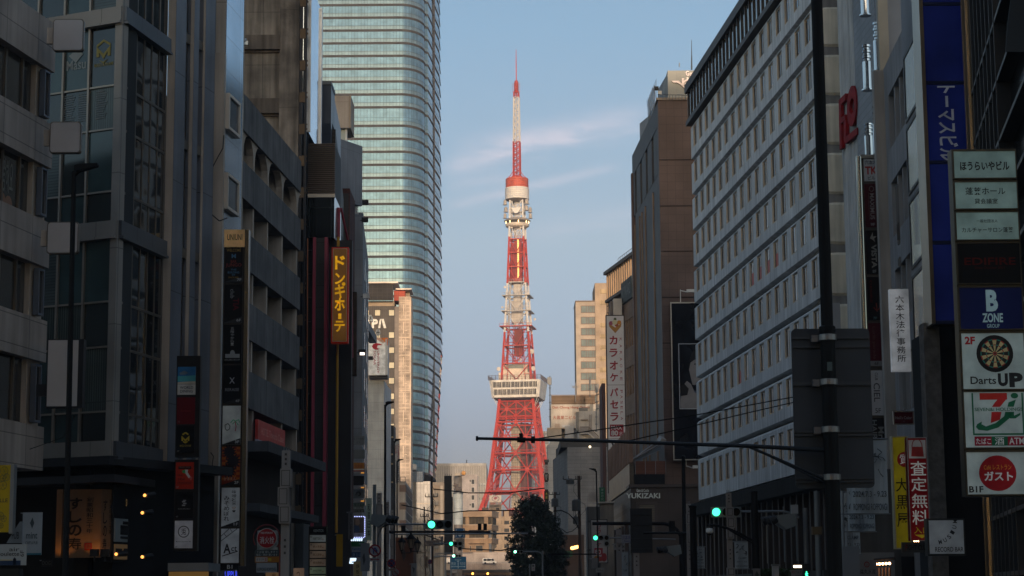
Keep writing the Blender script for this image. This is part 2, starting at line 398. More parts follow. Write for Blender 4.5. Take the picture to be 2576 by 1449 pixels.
# glass corner building
B1 = Pl(112, 76.6, 297, 75, 550); B2 = Pl(297, 75, 413, 79.7, 550)
t = thing('glass_building', 'glass corner building with belt courses and teal panes beside the panelled building', 'building', base(B1, B1.L))
L1, L2 = B1.L, B2.L
belts = [B1.sz(290, v) [1] for v in (20, 55, 555, 593, 1109, 1146)]
top = belts[0] + 9
TEAL = glass('teal_glass', (.026, .056, .058), .12, spec=.5, var=.5)
TEALP = glass('pale_blind_glass', (.065, .085, .083), .2, spec=.4, tiles=(9, .12, .02, .6, .12))
DGL = glass('dark_street_glass', (.012, .016, .018), .03, spec=1., wav=.25)
BELT = M('belt_course', (.26, .235, .21), .55, .2, tiles=(2.7, 3, .02, .5, .03))
MB().box(B1, -6, L1 - .2, belts[5], top, -.4, -1.2).box(B2, 1.0, L2, belts[5], top, -.3, -1).build('core_wall', M('core_dark', (.03, .033, .035)), t)
for k in (0, 2, 4):
    MB().box(B1, -6, L1 + .02, belts[k + 1], belts[k], .16, -.3).box(B1, -6, L1 + .02, belts[k + 1] - .12, belts[k + 1] - .02, .24, -.3).build('belt', BELT, t)
    MB().box(B2, -.02, L2, belts[k + 1], belts[k], .16, -.3).box(B2, -.02, L2, belts[k + 1] - .12, belts[k + 1] - .02, .24, -.3).build('belt', M('belt_street', (.10, .105, .115), .4, .5, tiles=(1.6, 3, .02, .5, .03)), t)
MB().box(B1, L1 - .28, L1 + .05, belts[5], top, .1, -.3).build('corner_post', BELT, t)
rows = []
for za, zb, vs in ((belts[0], top, ()), (belts[2], belts[1], (213, 322, 479)), (belts[4], belts[3], (756, 870, 1033))):
    cut = [za] + sorted(B1.sz(290, v)[1] for v in vs) + [zb]; rows += list(zip(cut, cut[1:]))
us = [-60, 20, 82, 149, 214, 291]
fr = MB(); cols1 = [B1.sz(u, 550)[0] for u in us]; cols1[-1] = L1 - .28
random.seed(3)
for (z0, z1) in rows:
    for i in range(5):
        a0, a1 = cols1[i], cols1[i + 1]
        MB().box(B1, a0, a1, z0, z1, -.06, -.16).build('window', random.choice((TEAL, TEAL, TEALP, glass('striped_blind_glass', (.06, .082, .075), .25, spec=.4, tiles=(.11, 9, .03, .45, .25)), glass('black_teal_glass', (.012, .02, .021), .06, spec=.6, var=.7))), t)
        fr.box(B1, a1 - .045, a1 + .045, z0, z1, .05, -.06)
    fr.box(B1, -6, L1 - .28, z0 - .04, z0 + .03, .02, -.06)
fr.build('mullion_grid', ALU, t)
fr = MB(); n = 6
for (z0, z1) in rows:
    for i in range(n):
        a0, a1 = L2 * i / n, L2 * (i + 1) / n
        MB().box(B2, a0, a1, z0, z1, -.06, -.12).build('window', DGL, t)
        fr.box(B2, a1 - .04, a1 + .04, z0, z1, -.03, -.06)
    fr.box(B2, 0, L2, z0 - .05, z0 + .05, -.02, -.06)
fr.build('mullion_grid', BRONZE, t)
# stickers and blinds in the upper corner windows
mb = MB(); put_text(mb, B1, 'MASU KIWAMI', *B1.px(236, 157, 283, 166), -.04)
s, z = B1.sz(259, 129); h = .34
mb.prism(B1, [(s - h, z - .2), (s - h, z + .22), (s, z - .1), (s + h, z + .22), (s + h, z - .2), (s + h - .13, z - .2), (s + h - .13, z), (s, z - .3), (s - h + .13, z), (s - h + .13, z - .2)], -.03, -.05)
mb.prism(B1, [(s - h, z + .3), (s, z + .5), (s + h, z + .3), (s + h, z + .2), (s, z + .4), (s - h, z + .2)], -.03, -.05)
mb.prism(B1, [(s - .22, z - .33), (s, z - .5), (s + .22, z - .33), (s, z - .42)], -.03, -.05)
mb.build('lettering', face((.33, .27, .08)), t)
mb = MB(); put_text(mb, B1, 'Masu', *B1.px(166, 150, 214, 175), -.04); s, z = B1.sz(190, 138)
mb.prism(B1, [(s - .35, z), (s, z + .25), (s + .35, z), (s, z - .33)], -.03, -.05).build('lettering', face((.30, .32, .31)), t)
mb = MB()
for k in range(13):
    zz_ = B1.sz(200, 238 + k * 5.6)[1]
    for u0 in (160, 195, 240): mb.box(B1, B1.sz(u0, 250)[0], B1.sz(u0 + 20 + (k * 7 % 9), 250)[0], zz_, zz_ + .035, -.03, -.05)
mb.build('menu_lettering', face((.22, .24, .24)), t)
# ground storey: dark recess with a lit paper-coloured shop front under the overhang
Z5 = belts[5]
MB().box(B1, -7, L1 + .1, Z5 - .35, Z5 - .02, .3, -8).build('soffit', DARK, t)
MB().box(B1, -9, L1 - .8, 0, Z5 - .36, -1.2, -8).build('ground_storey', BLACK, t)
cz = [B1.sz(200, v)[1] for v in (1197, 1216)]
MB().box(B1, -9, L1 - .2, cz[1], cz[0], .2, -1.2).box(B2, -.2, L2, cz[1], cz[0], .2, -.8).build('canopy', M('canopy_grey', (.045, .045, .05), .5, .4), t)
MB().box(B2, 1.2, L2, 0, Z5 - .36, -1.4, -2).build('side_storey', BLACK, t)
PAPER = M('lit_paper_wall', (.15, .085, .042), .8, noise=(.5, .35), emit=.004)
t2 = thing('restaurant_front', 'dim paper-coloured restaurant wall with brush calligraphy under the glass corner building', 'shop front', base(B1, L1 - 2, -1, 0))
S1 = FR(160, 75.6, 1300)
wl = MB().pbox(S1, 170, 1231, 253, 1403, 0, -.3).pbox(S1, 141, 1231, 155, 1403, 0, -.3).build('wall_panel', PAPER, t2)
mb = MB(); put_text(mb, S1, '創業昭和三十年', *S1.px(218, 1250, 234, 1342), .02, vert=True); put_text(mb, S1, 'すしの寿', *S1.px(172, 1250, 206, 1385), .02, vert=True, bold=.03)
mb.build('lettering', face((.012, .008, .006)), wl)
mb = MB(); a = S1.px(213, 1366, 231, 1384); mb.frame(S1, *a, .05, .03, 0); put_text(mb, S1, '寿', a[0] + .06, a[1] - .06, a[2] + .06, a[3] - .06, .02); mb.build('seal', face((.22, .02, .012)), wl)
S2 = Pl(254, 75.6, 284, 76.1, 1300)
w2 = MB().box(S2, 0, S2.L, *S2.px(254, 1231, 284, 1400)[2:], 0, -.2).build('wall_panel', PAPER, t2)
mb = MB(); put_text(mb, S2, 'すしの寿', *S2.px(258, 1255, 268, 1385), .02, vert=True); put_text(mb, S2, '創業昭和三十年', *S2.px(274, 1255, 280, 1345), .02, vert=True); mb.build('lettering', face((.012, .008, .006)), w2)
t3 = thing('display_window', 'dark restaurant display with pale poster board between spotlights', 'shop window', base(S2, 3, -.5, 0))
S3 = Pl(284, 76, 352, 78.5, 1300)
MB().box(S3, 0, S3.L, *S3.px(284, 1228, 352, 1415)[2:], 0, -.4).build('recess', BLACK, t3)
bd = MB().pbox(S3, 286, 1306, 345, 1364, .05, -.02).build('poster_board', face((.16, .19, .20), .06), t3)
mb = MB()
for (u0, v0, u1, v1) in ((300, 1322, 330, 1346), (306, 1312, 324, 1320), (300, 1350, 334, 1356)): mb.pbox(S3, u0, v0, u1, v1, .07, .03)
mb.build('printed_picture', face((.02, .022, .024)), bd); MB().pbox(S3, 334, 1316, 343, 1346, .07, .03).build('printed_picture', face((.16, .035, .02)), bd)
lb = MB().pbox(S3, 286, 1370, 346, 1408, .05, -.02).build('lower_board', M('amber_board', (.34, .2, .09), .7, emit=.05), t3)
mb = MB(); [mb.pbox(S3, u, 1380, u + 15, 1396, .07, .03) for u in (288, 308, 326)]; mb.build('printed_picture', BLACK, lb)
mb = MB(); put_text(mb, S3, 'SUSHIROKU', *S3.px(315, 1257, 343, 1275), .03); mb.build('lettering', face((.5, .3, .12), .25), t3)
MB().pbox(Pl(350, 78.4, 392, 79.2, 1300), 352, 1225, 388, 1449, 0, -1).build('wall_pier', M('brown_pier', (.13, .10, .08), .8), t3)
BULB = lamp('spot_bulb', (1, .40, .09), 1.3)
for (u, v, lb) in ((364, 1246, 'lit spotlight under the canopy, highest of the restaurant lamps'), (358, 1290, 'lit spotlight above the poster board'), (292, 1394, 'tilted lit spotlight at the foot of the paper wall'), (358, 1401, 'lit spotlight low beside the amber board')):
    p = P(u, v, 74.6); t4 = thing('spotlight', lb, 'lamp', p, 'restaurant spotlights')
    MB().ball(p, .062, 10).build('bulb', BULB, t4, smooth=True); MB().tube(p + Vector((.05, .05, 0)), p + Vector((.32, .3, .04)), .09, .12).build('housing', DARK, t4)
for (u, v) in ((238, 1392), (264, 1392)):
    p = P(u, v, 74.9); t4 = thing('floodlight', 'black square floodlight turned to the paper wall', 'lamp', p, 'unlit restaurant floodlights')
    MB().box(FR(u, 74.9, v), -.17, .17, p.z - .12, p.z + .16, .1, -.06).build('housing', DARK, t4); MB().tube(p, p - Vector((0, 0, .3)), .03).build('stem', DARK, t4)
for (u, v, e) in ((240, 1402, 9), (150, 1402, 7)):
    l = bpy.data.lights.new('wall_uplight', 'SPOT'); l.energy = e; l.color = (1, .45, .12); l.spot_size = R(110); l.shadow_soft_size = .1
    o = bpy.data.objects.new('wall_uplight', l); sc.collection.objects.link(o); o.location = P(u, v, 75.1); o.rotation_euler = Vector((0, -.45, -1)).to_track_quat('Z', 'Y').to_euler()

# stepped building of beige fins and blue-grey panels
FIN = M('beige_fin', (.48, .39, .31), .6, dirt=.25); BLUEP = M('blue_grey_panel', (.19, .195, .22), .4, .3, dirt=.15, tiles=(3, 4.7, .02, .35, .04))
t = thing('fin_building', 'tall building of beige fins and blue grey metal panels right of the glass corner', 'building', P(470, 1400, 82).to_2d().to_3d())
gw = glass('slot_glass', (.03, .036, .045), .08, spec=.9)
Y = 80.; segs = ((413, 433, 'f'), (433, 460, 'p'), (460, 471, 'w'), (471, 480, 'f'), (480, 493, 'p'), (493, 503, 'w'), (503, 509, 'f'), (509, 534, 'p'))
for u0, u1, k in segs:
    if k == 'f': MB().box(FR(u0, Y, 550), 0, (u1 - u0) / F * Y, 0, 32, 0, -4).build('fin', FIN, t)
    else:
        Y2 = Y + (u1 - u0) * .045; q = Pl(u0, Y, u1, Y2, 550)
        if k == 'p': MB().box(q, 0, q.L, 0, 32, 0, -.3).build('panel_wall', BLUEP, t)
        else:
            fr = MB(); zb = 2.
            while zb < 31:
                wn = MB().box(q, 0, q.L, zb, zb + 4.3, -.3, -.5).build('window', gw, t)
                fr.box(q, 0, q.L, zb + 4.3, zb + 4.7, .0, -.5).box(q, 0, q.L, zb + 1.4, zb + 1.5, -.2, -.3); zb += 4.7
            fr.build('spandrel', BRONZE, t)
        Y = Y2
# slim building with mirror-blue side panels
t = thing('slim_tower', 'slim tower with a beige edge and mirror blue side panels, above the golden column', 'building', P(560, 1400, 87).to_2d().to_3d())
q0 = FR(534, 84.6, 550); MB().box(q0, 0, 27 / F * 84.6, 0, 40, 0, -6).build('front_wall', M('beige_edge_wall', (.48, .40, .33), .7, dirt=.2, tiles=(2, 3.1, .02, .5, .03)), t)
MB().box(q0, -.35, 29 / F * 84.6, 0, q0.sz(545, 138)[1], .35, -1).build('front_pier', FIN, t)
q = Pl(562, 84.6, 606, 87.6, 550)
MB().box(q, 0, q.L, 0, 40, 0, -1.2).build('side_wall', M('mirror_blue_panel', (.46, .53, .62), .12, .85, noise=(.3, .25), tiles=(2.4, 1.55, .015, .35, .06)), t)
for (u0, v0, u1, v1) in ((566, 247, 595, 337), (562, 445, 592, 536)):
    a = q.px(u0, v0, u1, v1); a = (a[0], min(a[1], q.L + .4), a[2], a[3])
    wn = MB().box(q, a[0] + .06, a[1] - .06, a[2] + .06, a[3] - .06, .12, .06).build('window', glass('side_window_glass', (.09, .10, .115), .1), t)
    MB().frame(q, *a, .13, .2, .0).build('frame', M('cream_frame', (.62, .52, .42), .5), wn)
# cable down the facade
mb = MB(); pts = [P(u, v, 83.9) for u, v in ((563, 340), (561, 372), (548, 395), (535, 420), (533, 540), (552, 556), (572, 548))]
tag(mb.path(pts, .025, 5).build('cable', DARK, base=pts[0]), 'black cable looping down the slim tower edge', 'cable')
mb = MB(); pts = [P(u, v, 83.9) for u, v in ((530, 1138), (537, 1148), (534, 1168), (540, 1186))]
tag(mb.path(pts, .02, 5).build('cable', DARK, base=pts[0]), 'short loose cable low on the beige edge of the slim tower', 'cable')
t = thing('shop_awning', 'pale ledge over a warm lit shop entrance below the black sign stack', 'awning', P(460, 1430, 77))
MB().pbox(FR(422, 77, 1420), 422, 1416, 525, 1437, 0, -3).build('ledge', M('ledge_grey', (.2, .2, .2), .7), t)
MB().pbox(FR(422, 77.5, 1440), 424, 1438, 522, 1475, 0, -.3).build('lit_strip', M('amber_strip', (.4, .22, .06), .6, emit=.12), t)

# golden sign column
q = FR(557, 83.2, 800); a0, a1, z0, z1 = q.px(557, 578, 613, 1424)
t = thing('sign_column', 'tall golden sign column of tenant panels from seventh floor to basement', 'sign', base(q, (a0 + a1) / 2, 0, z0))
q = Pl(562, 83.2, 612, 83.25, 900); q = FR(556, 83.2, 900)
def colbox(v0, v1, l=0., r=0.):   # edges of the column follow the true vertical
    return q.px(560, v0, 610, v1)
aL, aR = q.sz(561, 1000)[0], q.sz(609, 1000)[0]
MB().box(q, aL - .07, aR + .2, z0, z1, -.02, -.5).build('case', M('column_case', (.06, .052, .045), .3, .8), t)
MB().box(q, aL - .06, aR + .02, q.sz(585, 622)[1], z1, .06, -.02).build('crown', GOLD, t)
MB().box(q, aR + .03, aR + .2, z0, z1, .05, -.05).build('edge_strip', M('gold_edge', (.6, .42, .24), .15, 1., noise=None), t)
mb = MB(); put_text(mb, q, 'UNIUNI', aL + .08, aR - .08, q.sz(585, 605)[1], q.sz(585, 590)[1], .07); mb.build('lettering', face((.10, .06, .03)), t)
def cpanel(v0, v1, col, e, texts):
    u0 = 561 + (1000 - (v0 + v1) / 2) * .0135; u1 = u0 + 45
    sign_panel(t, q, u0, v0, u1, v1, col, e, .03, texts)
WH = (.62, .64, .62)
TAB = lambda c=(.03, .03, .03), e=0: ('#poly', 0, 0, 0, 0, c, dict(p=[(0, 1), (1, .84), (1, 1)], e=e))
def FL(s, c=(.45, .45, .45)): return (s, .70, .90, .95, .97, c, dict(l=.006, e=.05))
cpanel(619, 710, (.014, .012, .012), .0, (('WELCOME', .1, .08, .9, .16, (.40, .24, .05)), ('#line', 0, 0, 0, 0, (.4, .24, .05), dict(p=[(.08, .05), (.5, .02), (.92, .05)], w=.015)), ('M', .38, .22, .62, .34, (.10, .25, .42)), ('BAR', .34, .39, .66, .47, (.30, .05, .04)), ('JUNGO', .06, .48, .94, .60, (.30, .05, .04)), ('THIS', .34, .63, .66, .68, (.08, .22, .36)), ('BUILDING', .18, .70, .82, .76, (.08, .22, .36)), ('7F', .4, .78, .6, .83, (.08, .22, .36)), ('SINCE 2000', .22, .85, .78, .89, (.4, .24, .05)), TAB((.05, .05, .05)), FL('7F')))
cpanel(716, 812, (.012, .011, .011), .0, (('club', .34, .12, .56, .36, (.28, .28, .27), dict(rot=90)), ('TIA', .5, .36, .82, .68, (.16, .012, .02), dict(rot=90)), TAB((.05, .05, .05)), FL('6F')))
cpanel(817, 914, (.010, .010, .010), .0, (('五階やから！', .38, .06, .58, .55, (.45, .45, .43), dict(vert=True)), ('#disc', .36, .66, .64, .86, (.42, .42, .40)), ('#box', .10, .76, .9, .86, (.42, .42, .40)), ('げんせいランド', .08, .885, .92, .935, (.45, .45, .43))))
cpanel(919, 1015, (.008, .008, .009), .0, (('X', .35, .32, .65, .48, (.42, .42, .42)), ('RERAISE', .12, .60, .9, .68, (.26, .26, .27)), TAB(), FL('4F', (.3, .3, .3))))
cpanel(1021, 1118, (.40, .42, .40), .10, (('#line', 0, 0, 0, 0, (.05, .05, .05), dict(p=[(.14, .5), (.3, .46), (.42, .52), (.4, .6), (.26, .64), (.16, .6), (.14, .5)], w=.018)), ('#line', 0, 0, 0, 0, (.3, .06, .08), dict(p=[(.7, .40), (.76, .54), (.72, .66)], w=.02)), ('#line', 0, 0, 0, 0, (.05, .28, .14), dict(p=[(.45, .44), (.6, .36), (.72, .40), (.9, .36), (.95, .44)], w=.02)), ('#line', 0, 0, 0, 0, (.05, .28, .14), dict(p=[(.55, .48), (.72, .40), (.88, .50)], w=.018)), TAB(), FL('3F')))
ck = [('#box', (i % 5) * .2, j * .067, (i % 5) * .2 + .2, j * .067 + .067, (.36, .10, .015)) for j in range(13) for i in range(5) if (i + j) % 2 == 0]
def star(cx, cy, r, n=14): return ('#poly', 0, 0, 0, 0, (.022, .018, .022), dict(l=.004, p=[(cx + (r if k % 2 else r * .62) * math.cos(math.pi * k / n), cy + .5 * (r if k % 2 else r * .62) * math.sin(math.pi * k / n)) for k in range(2 * n)]))
cpanel(1124, 1220, (.22, .03, .012), .03, ck + [star(.4, .14, .42), star(.62, .38, .46), star(.38, .62, .46), ('かまえん', .12, .80, .8, .88, (.5, .3, .2), dict(l=.008)), TAB(), FL('2F')])
cpanel(1227, 1325, (.40, .43, .45), .12, (('みそめぼれ', .14, .2, .44, .86, (.02, .02, .025), dict(vert=True)), ('味噌と米', .58, .06, .82, .46, (.02, .02, .025), dict(vert=True)), ('♡', .6, .49, .8, .56, (.3, .12, .05)), ('#poly', 0, 0, 0, 0, (.02, .02, .02), dict(p=[(.6, .58), (.8, .58), (.75, .63), (.65, .63)])), TAB(), FL('1F')))
cpanel(1330, 1416, (.40, .43, .46), .12, (('A', .14, .44, .55, .72, (.015, .015, .02), dict(bold=.03)), ('ct', .58, .52, .9, .66, (.015, .015, .02)), ('#line', 0, 0, 0, 0, (.015, .015, .02), dict(p=[(.08, .8), (.95, .66)], w=.02)), ('#line', 0, 0, 0, 0, (.04, .04, .05), dict(p=[(0, .22), (.45, 0)], w=.015)), ('#line', 0, 0, 0, 0, (.04, .04, .05), dict(p=[(0, .36), (.9, 0)], w=.015)), ('#line', 0, 0, 0, 0, (.04, .04, .05), dict(p=[(.16, .14), (.32, .24)], w=.012)), ('#line', 0, 0, 0, 0, (.04, .04, .05), dict(p=[(.5, 0), (.62, .1)], w=.012))))
cpanel(1418, 1434, (.012, .012, .014), 0, (('B1', .36, .2, .66, .8, (.4, .42, .44), dict(e=.05)),))
for i in range(6): pass
mb = MB(); put_text(mb, q, 'UPPUL', *q.px(566, 1437, 600, 1452), .03); mb.build('lettering', lamp('blue_neon', (.05, .08, 1), .5), t)
# black sign stack
q = FR(440, 78.2, 1100)
for (va, vb, lb, pans) in ((895, 1150, 'black sign stack with a beach photo panel, red panel and gold hexagon panel', (
        (923, 966, (.02, .10, .22), .10, (('#poly', 0, 0, 0, 0, (.05, .22, .24), dict(p=[(0, .55), (1, .5), (1, .86), (0, .86)])), ('#poly', 0, 0, 0, 0, (.10, .13, .16), dict(p=[(.1, .36), (.36, .22), (.6, .36), (.4, .46), (.12, .46)])), ('#poly', 0, 0, 0, 0, (.34, .30, .24), dict(p=[(0, .9), (1, .84), (1, 1), (0, 1)])))),
        (967, 993, (.38, .37, .34), .08, (('WORLD', .14, .18, .88, .44, (.02, .03, .05)), ('DINING', .16, .54, .86, .80, (.02, .03, .05)))),
        (1000, 1067, (.13, .008, .012), .02, (('Bordeaux', .22, .46, .78, .54, (.25, .03, .03)), ('7F', .04, .88, .2, .96, (.2, .1, .1)))),
        (1072, 1139, (.008, .008, .009), 0, (('#poly', 0, 0, 0, 0, (.42, .30, .03), dict(e=.05, p=[(.28, .56), (.28, .36), (.5, .50), (.72, .36), (.72, .56), (.63, .56), (.63, .48), (.5, .59), (.37, .48), (.37, .56)])), ('#line', 0, 0, 0, 0, (.42, .30, .03), dict(e=.05, w=.03, p=[(.34, .32), (.5, .25), (.66, .32)])), ('#line', 0, 0, 0, 0, (.42, .30, .03), dict(e=.05, w=.03, p=[(.38, .58), (.5, .63), (.62, .58)])), ('MASU KIWAMI', .2, .70, .82, .78, (.38, .28, .05)), ('6F', .04, .9, .18, .97, (.2, .2, .2)))))),
    (1156, 1386, 'lower black sign stack with a red map panel and a white crest panel', (
        (1163, 1230, (.34, .022, .008), .05, (('#box', .14, .15, .86, .26, (.03, .01, .01)), ('Modern Italian', .2, .16, .8, .20, (.2, .12, .1), dict(l=.006)), ('#poly', 0, 0, 0, 0, (.04, .26, .08), dict(p=[(.34, .32), (.52, .27), (.54, .42), (.38, .40)])), ('#poly', 0, 0, 0, 0, (.5, .48, .45), dict(p=[(.52, .28), (.68, .28), (.66, .38), (.84, .56), (.72, .60), (.54, .42)])), ('#poly', 0, 0, 0, 0, (.4, .1, .08), dict(p=[(.80, .52), (.94, .58), (.86, .68), (.80, .66), (.76, .58)])), ('Il Buon', .1, .44, .38, .52, (.03, .01, .01)), ('& Rural', .14, .58, .5, .68, (.03, .01, .01)), ('#box', .1, .74, .9, .76, (.03, .01, .01)), ('#box', .1, .80, .9, .82, (.03, .01, .01)), ('5F', .04, .9, .18, .97, (.25, .2, .2)))),
        (1238, 1304, (.008, .008, .009), 0, (('#box', .38, .34, .56, .39, (.45, .45, .45)), ('#box', .44, .41, .62, .46, (.45, .45, .45)), ('#box', .38, .48, .56, .53, (.45, .45, .45)), ('#box', .44, .30, .6, .33, (.45, .45, .45)), ('SUSHIROKU', .16, .62, .84, .66, (.36, .36, .36)), ('4F', .04, .9, .18, .97, (.2, .2, .2)))),
        (1310, 1379, (.40, .40, .43), .12, (('#line', 0, 0, 0, 0, (.03, .03, .03), dict(w=.018, p=[(.5 + .3 * math.cos(k * .2618), .4 + .2 * math.sin(k * .2618)) for k in range(25)])), ('兎', .36, .28, .64, .52, (.03, .03, .03)), ('Modern Japanese Bar', .08, .74, .94, .79, (.05, .05, .05)), ('3F', .04, .92, .18, .98, (.1, .1, .1)))))) ):
    um = 446 - (.5 * (va + vb) - 1000) * .019
    a = q.px(um - 3, va, um + 57, vb)
    t = thing('sign_stack', lb, 'sign', base(q, (a[0] + a[1]) / 2, 0, a[2]), 'black sign stacks by the glass corner')
    MB().box(q, *a, 0, -.4).build('case', M('black_sign_case', (.012, .011, .011), .4), t)
    for (v0, v1, c, e, tx) in pans:
        uu = 447 - ((v0 + v1) / 2 - 960) * .019; sign_panel(t, q, uu, v0, uu + 45, v1, c, e, .03, tx)
# open-deck concrete building with bays
A = Pl(607, 100, 755, 116.5, 700)
t = thing('deck_building', 'dark concrete building with stacked open bays behind the golden sign column', 'building', base(A, A.L / 2))
LA = A.L; zt = A.sz(610, 230)[1]; fl = 3.62; sl = 1.95
MB().box(A, -.3, LA, 0, zt - .1, -2.6, -14).build('back_wall', M('shaded_bay_back', (.05, .042, .036), .9, dirt=.4), t)  # recess shade put into the back wall colour
divs = [A.sz(u, 700)[0] for u in (612, 641, 677, 714, 751)]
for k in range(5):
    z1 = zt - k * fl; MB().box(A, -.3, LA, z1 - sl, z1, 0, -2.7).build('parapet', CONC2, t)
    if k < 4:
        zl, zh = z1 - fl, z1 - sl
        for s in divs:
            d = MB().box(A, s - .16, s + .16, zl, zh, -.12, -2.6)
            if k == 0:
                for sg in (-1, 1):   # rounded haunches of the top arcade
                    pr = [(s + sg * .16, zh), (s + sg * .16, zh - 1.1)] + [(s + sg * (.16 + 1.1 * (1 - math.cos(R(q)))), zh - 1.1 + 1.1 * math.sin(R(q))) for q in (20, 40, 60, 75)] + [(s + sg * 1.26, zh)]
                    d.prism(A, pr if sg < 0 else pr[::-1], -.12, -.5)
            d.build('bay_divider', DIVID, t)
zl = zt - 4 * fl - sl
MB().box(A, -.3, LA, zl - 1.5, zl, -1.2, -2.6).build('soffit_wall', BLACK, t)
for u in (641, 714, 751): MB().box(A, A.sz(u, 1100)[0] - .16, A.sz(u, 1100)[0] + .16, zl - 1.6, zl, -.12, -2.5).build('bay_divider', DIVID, t)
for v0, v1, pr in ((1116, 1142, 1.6), (1270, 1290, 1.2)):
    z1 = A.sz(615, v0)[1]; z0 = A.sz(615, v1)[1]; MB().box(A, -.3, LA + .4, z0, z1, pr, -1).build('ledge', M('ledge_dark', (.06, .06, .066), .7, dirt=.3), t)
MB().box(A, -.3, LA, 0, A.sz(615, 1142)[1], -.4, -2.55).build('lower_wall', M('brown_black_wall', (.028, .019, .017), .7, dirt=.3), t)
MB().box(A, A.sz(762, 1380)[0] - .4, A.sz(775, 1380)[0], 0, A.sz(615, 1290)[1], .1, -.4).build('ground_pier', M('grey_pier', (.10, .10, .10), .8), t)
ts = thing('red_banner_sign', 'red lit banner sign under the lowest concrete parapet', 'sign', base(A, A.sz(672, 1090)[0], .3, zl - 1.4))
a0, a1 = A.sz(637, 1090)[0], A.sz(706, 1110)[0]; zb = A.sz(637, 1100)[1]
pn = MB().box(A, a0, a1, zb - .1, zb + .95, .25, .1).build('panel', face((.30, .035, .03), .12), ts)
MB().box(A, a0, a1, zb - .32, zb - .1, .25, .1).box(A, a0, a1, zb - .55, zb - .45, .25, .1).build('stripe', face((.25, .3, .4), .05), pn)
mb = MB(); put_text(mb, A, 'HOTEL Towards Classe', a0 + .8, a1 - .5, zb + .2, zb + .6, .27); mb.build('lettering', face((.42, .2, .18), .1), pn)

# raw concrete slab block with a steel gantry and the mirror-blue curtain wall
q = FR(600, 124, 200)
t = thing('concrete_tower', 'tall raw concrete block with recessed bands behind the open deck building', 'building', base(q, 9))
a = q.px(596, -60, 703, 430); s703 = q.sz(703, 200)[0]; s752 = q.sz(752, 200)[0]; ztop = a[3]
MB().box(q, a[0] - 4, s703, 0, ztop, -.5, -14).build('wall', CONC, t)
MB().box(q, s703, s752, 0, ztop, 0, -14).build('pilaster', M('pilaster_concrete', (.21, .175, .145), .9, dirt=.55, noise=(.8, .45), bump=.5, tiles=(9, 6.6, .015, .5, .04)), t)
for v0, v1 in ((86, 122), (246, 283), (400, 430)):
    z1, z0 = q.sz(650, v0)[1], q.sz(650, v1)[1]
    MB().box(q, a[0] - 4, s703, z0, z1, -.12, -.5).box(q, a[0] - 4, s703 - .1, z0 - .16, z0, -.35, -.49).build('band', M('shaded_stained_band', (.135, .11, .09), .9, dirt=.5, bump=.4), t)  # colour darkened for the shade of each step; the streaks are stains
tv = MB().tube(P(613, 104, 123.2), P(621, 104, 123.2), .22).tube(P(619, 104, 123.2), P(619, 114, 123.2), .2).build('vent_pipe', STEEL, t)
s775 = q.sz(774, 200)[0]
MB().box(q, s752, s775 - .1, 0, ztop, -1.2, -1.6).build('gap_wall', BLACK, t)
g = MB(); g.box(q, s752 + .05, s752 + .22, 0, ztop, .1, -.2).box(q, s775 - .2, s775 - .06, 0, ztop, .1, -.2)
br = MB()
for i in range(17):
    v = 5 + i * 80; z = q.sz(765, v)[1]
    br = MB(); br.box(q, s752 + .1, s775, z - .05, z + .07, .06, -.06).box(q, s752 + .1, s775, z + .28, z + .36, .06, -.06).box(q, s752 + .05, s752 + .42, z - .35, z + .3, .14, .0).build('gantry_bracket', M('rusty_bracket', (.13, .085, .05), .7, .3), t)
g.build('gantry_post', DARK, t)
c = Pl(777, 125, 806, 131.5, 200)
zc = c.sz(790, 359)[1]
MB().box(c, 0, c.L, zc, ztop, 0, -3).build('curtain_wall', M('sky_blue_glass', (.62, .70, .80), .05, .92, noise=(.4, .18), tiles=(4, 3.1, .012, .4, .05)), t)
MB().box(c, -.06, .16, zc, ztop, .12, -.2).box(c, c.L - .3, c.L + .05, zc, ztop, .12, -.2).build('edge_trim', M('white_trim', (.5, .52, .55), .3, .6), t)

# pink-striped discount store
q = FR(775, 127.5, 900)
t = thing('discount_store', 'dark discount store facade with pink vertical stripes and a louvred plant box', 'building', base(q, 1.2))
u_ = lambda u, v=900: q.sz(u, v)[0]
a = q.px(774, 360, 843, 488); lv = MB()
n = 26
for i in range(n):
    z = a[2] + (a[3] - a[2]) * i / n; lv.box(q, a[0], a[1], z + .03, z + (a[3] - a[2]) / n * .55, .12, -.1)
MB().box(q, a[0], a[1] - .05, a[2], a[3], -.12, -5).build('plant_box', M('plant_dark', (.03, .028, .027), .6), t)
lv.build('louvre', M('bronze_louvre', (.17, .135, .11), .45, .5), t)
MB().box(q, a[0], a[1], a[2] - .25, a[2] - .02, .15, -.2).build('light_rail', M('cream_rail', (.6, .5, .4), .4), t)
a = q.px(776, 491, 841, 598); MB().box(q, *a, .05, -5).build('gloss_box', M('gloss_black_panel', (.012, .014, .014), .08, spec=.7, tiles=(1.45, 9, .03, 2.5, 0)), t)
zf = a[2]
MB().box(q, q.sz(752, 900)[0], q.sz(881, 900)[0], 0, zf, -1.0, -1.6).build('wall', M('black_facade', (.016, .016, .018), .5), t)
MB().box(q, u_(793), u_(816), 2.4, zf, .0, -1).build('panel_wall', M('charcoal_panel', (.035, .036, .04), .35, .3, tiles=(1.5, 1.45, .02, .4, .05)), t)
PINK = M('pink_tube', (.30, .045, .075), .4)
MB().box(q, u_(785.5), u_(793), 2.4, zf, .2, -.9).box(q, u_(815), u_(822.5), 2.4, zf, .2, -.9).build('pink_stripe', PINK, t)
MB().tube(P(768, 600, 126.6), P(764, 1310, 126.6), .07).tube(P(774, 600, 126.6), P(771, 1310, 126.6), .04).build('red_pipe', M('copper_pipe', (.30, .11, .05), .5, .4), t)
mb = MB()
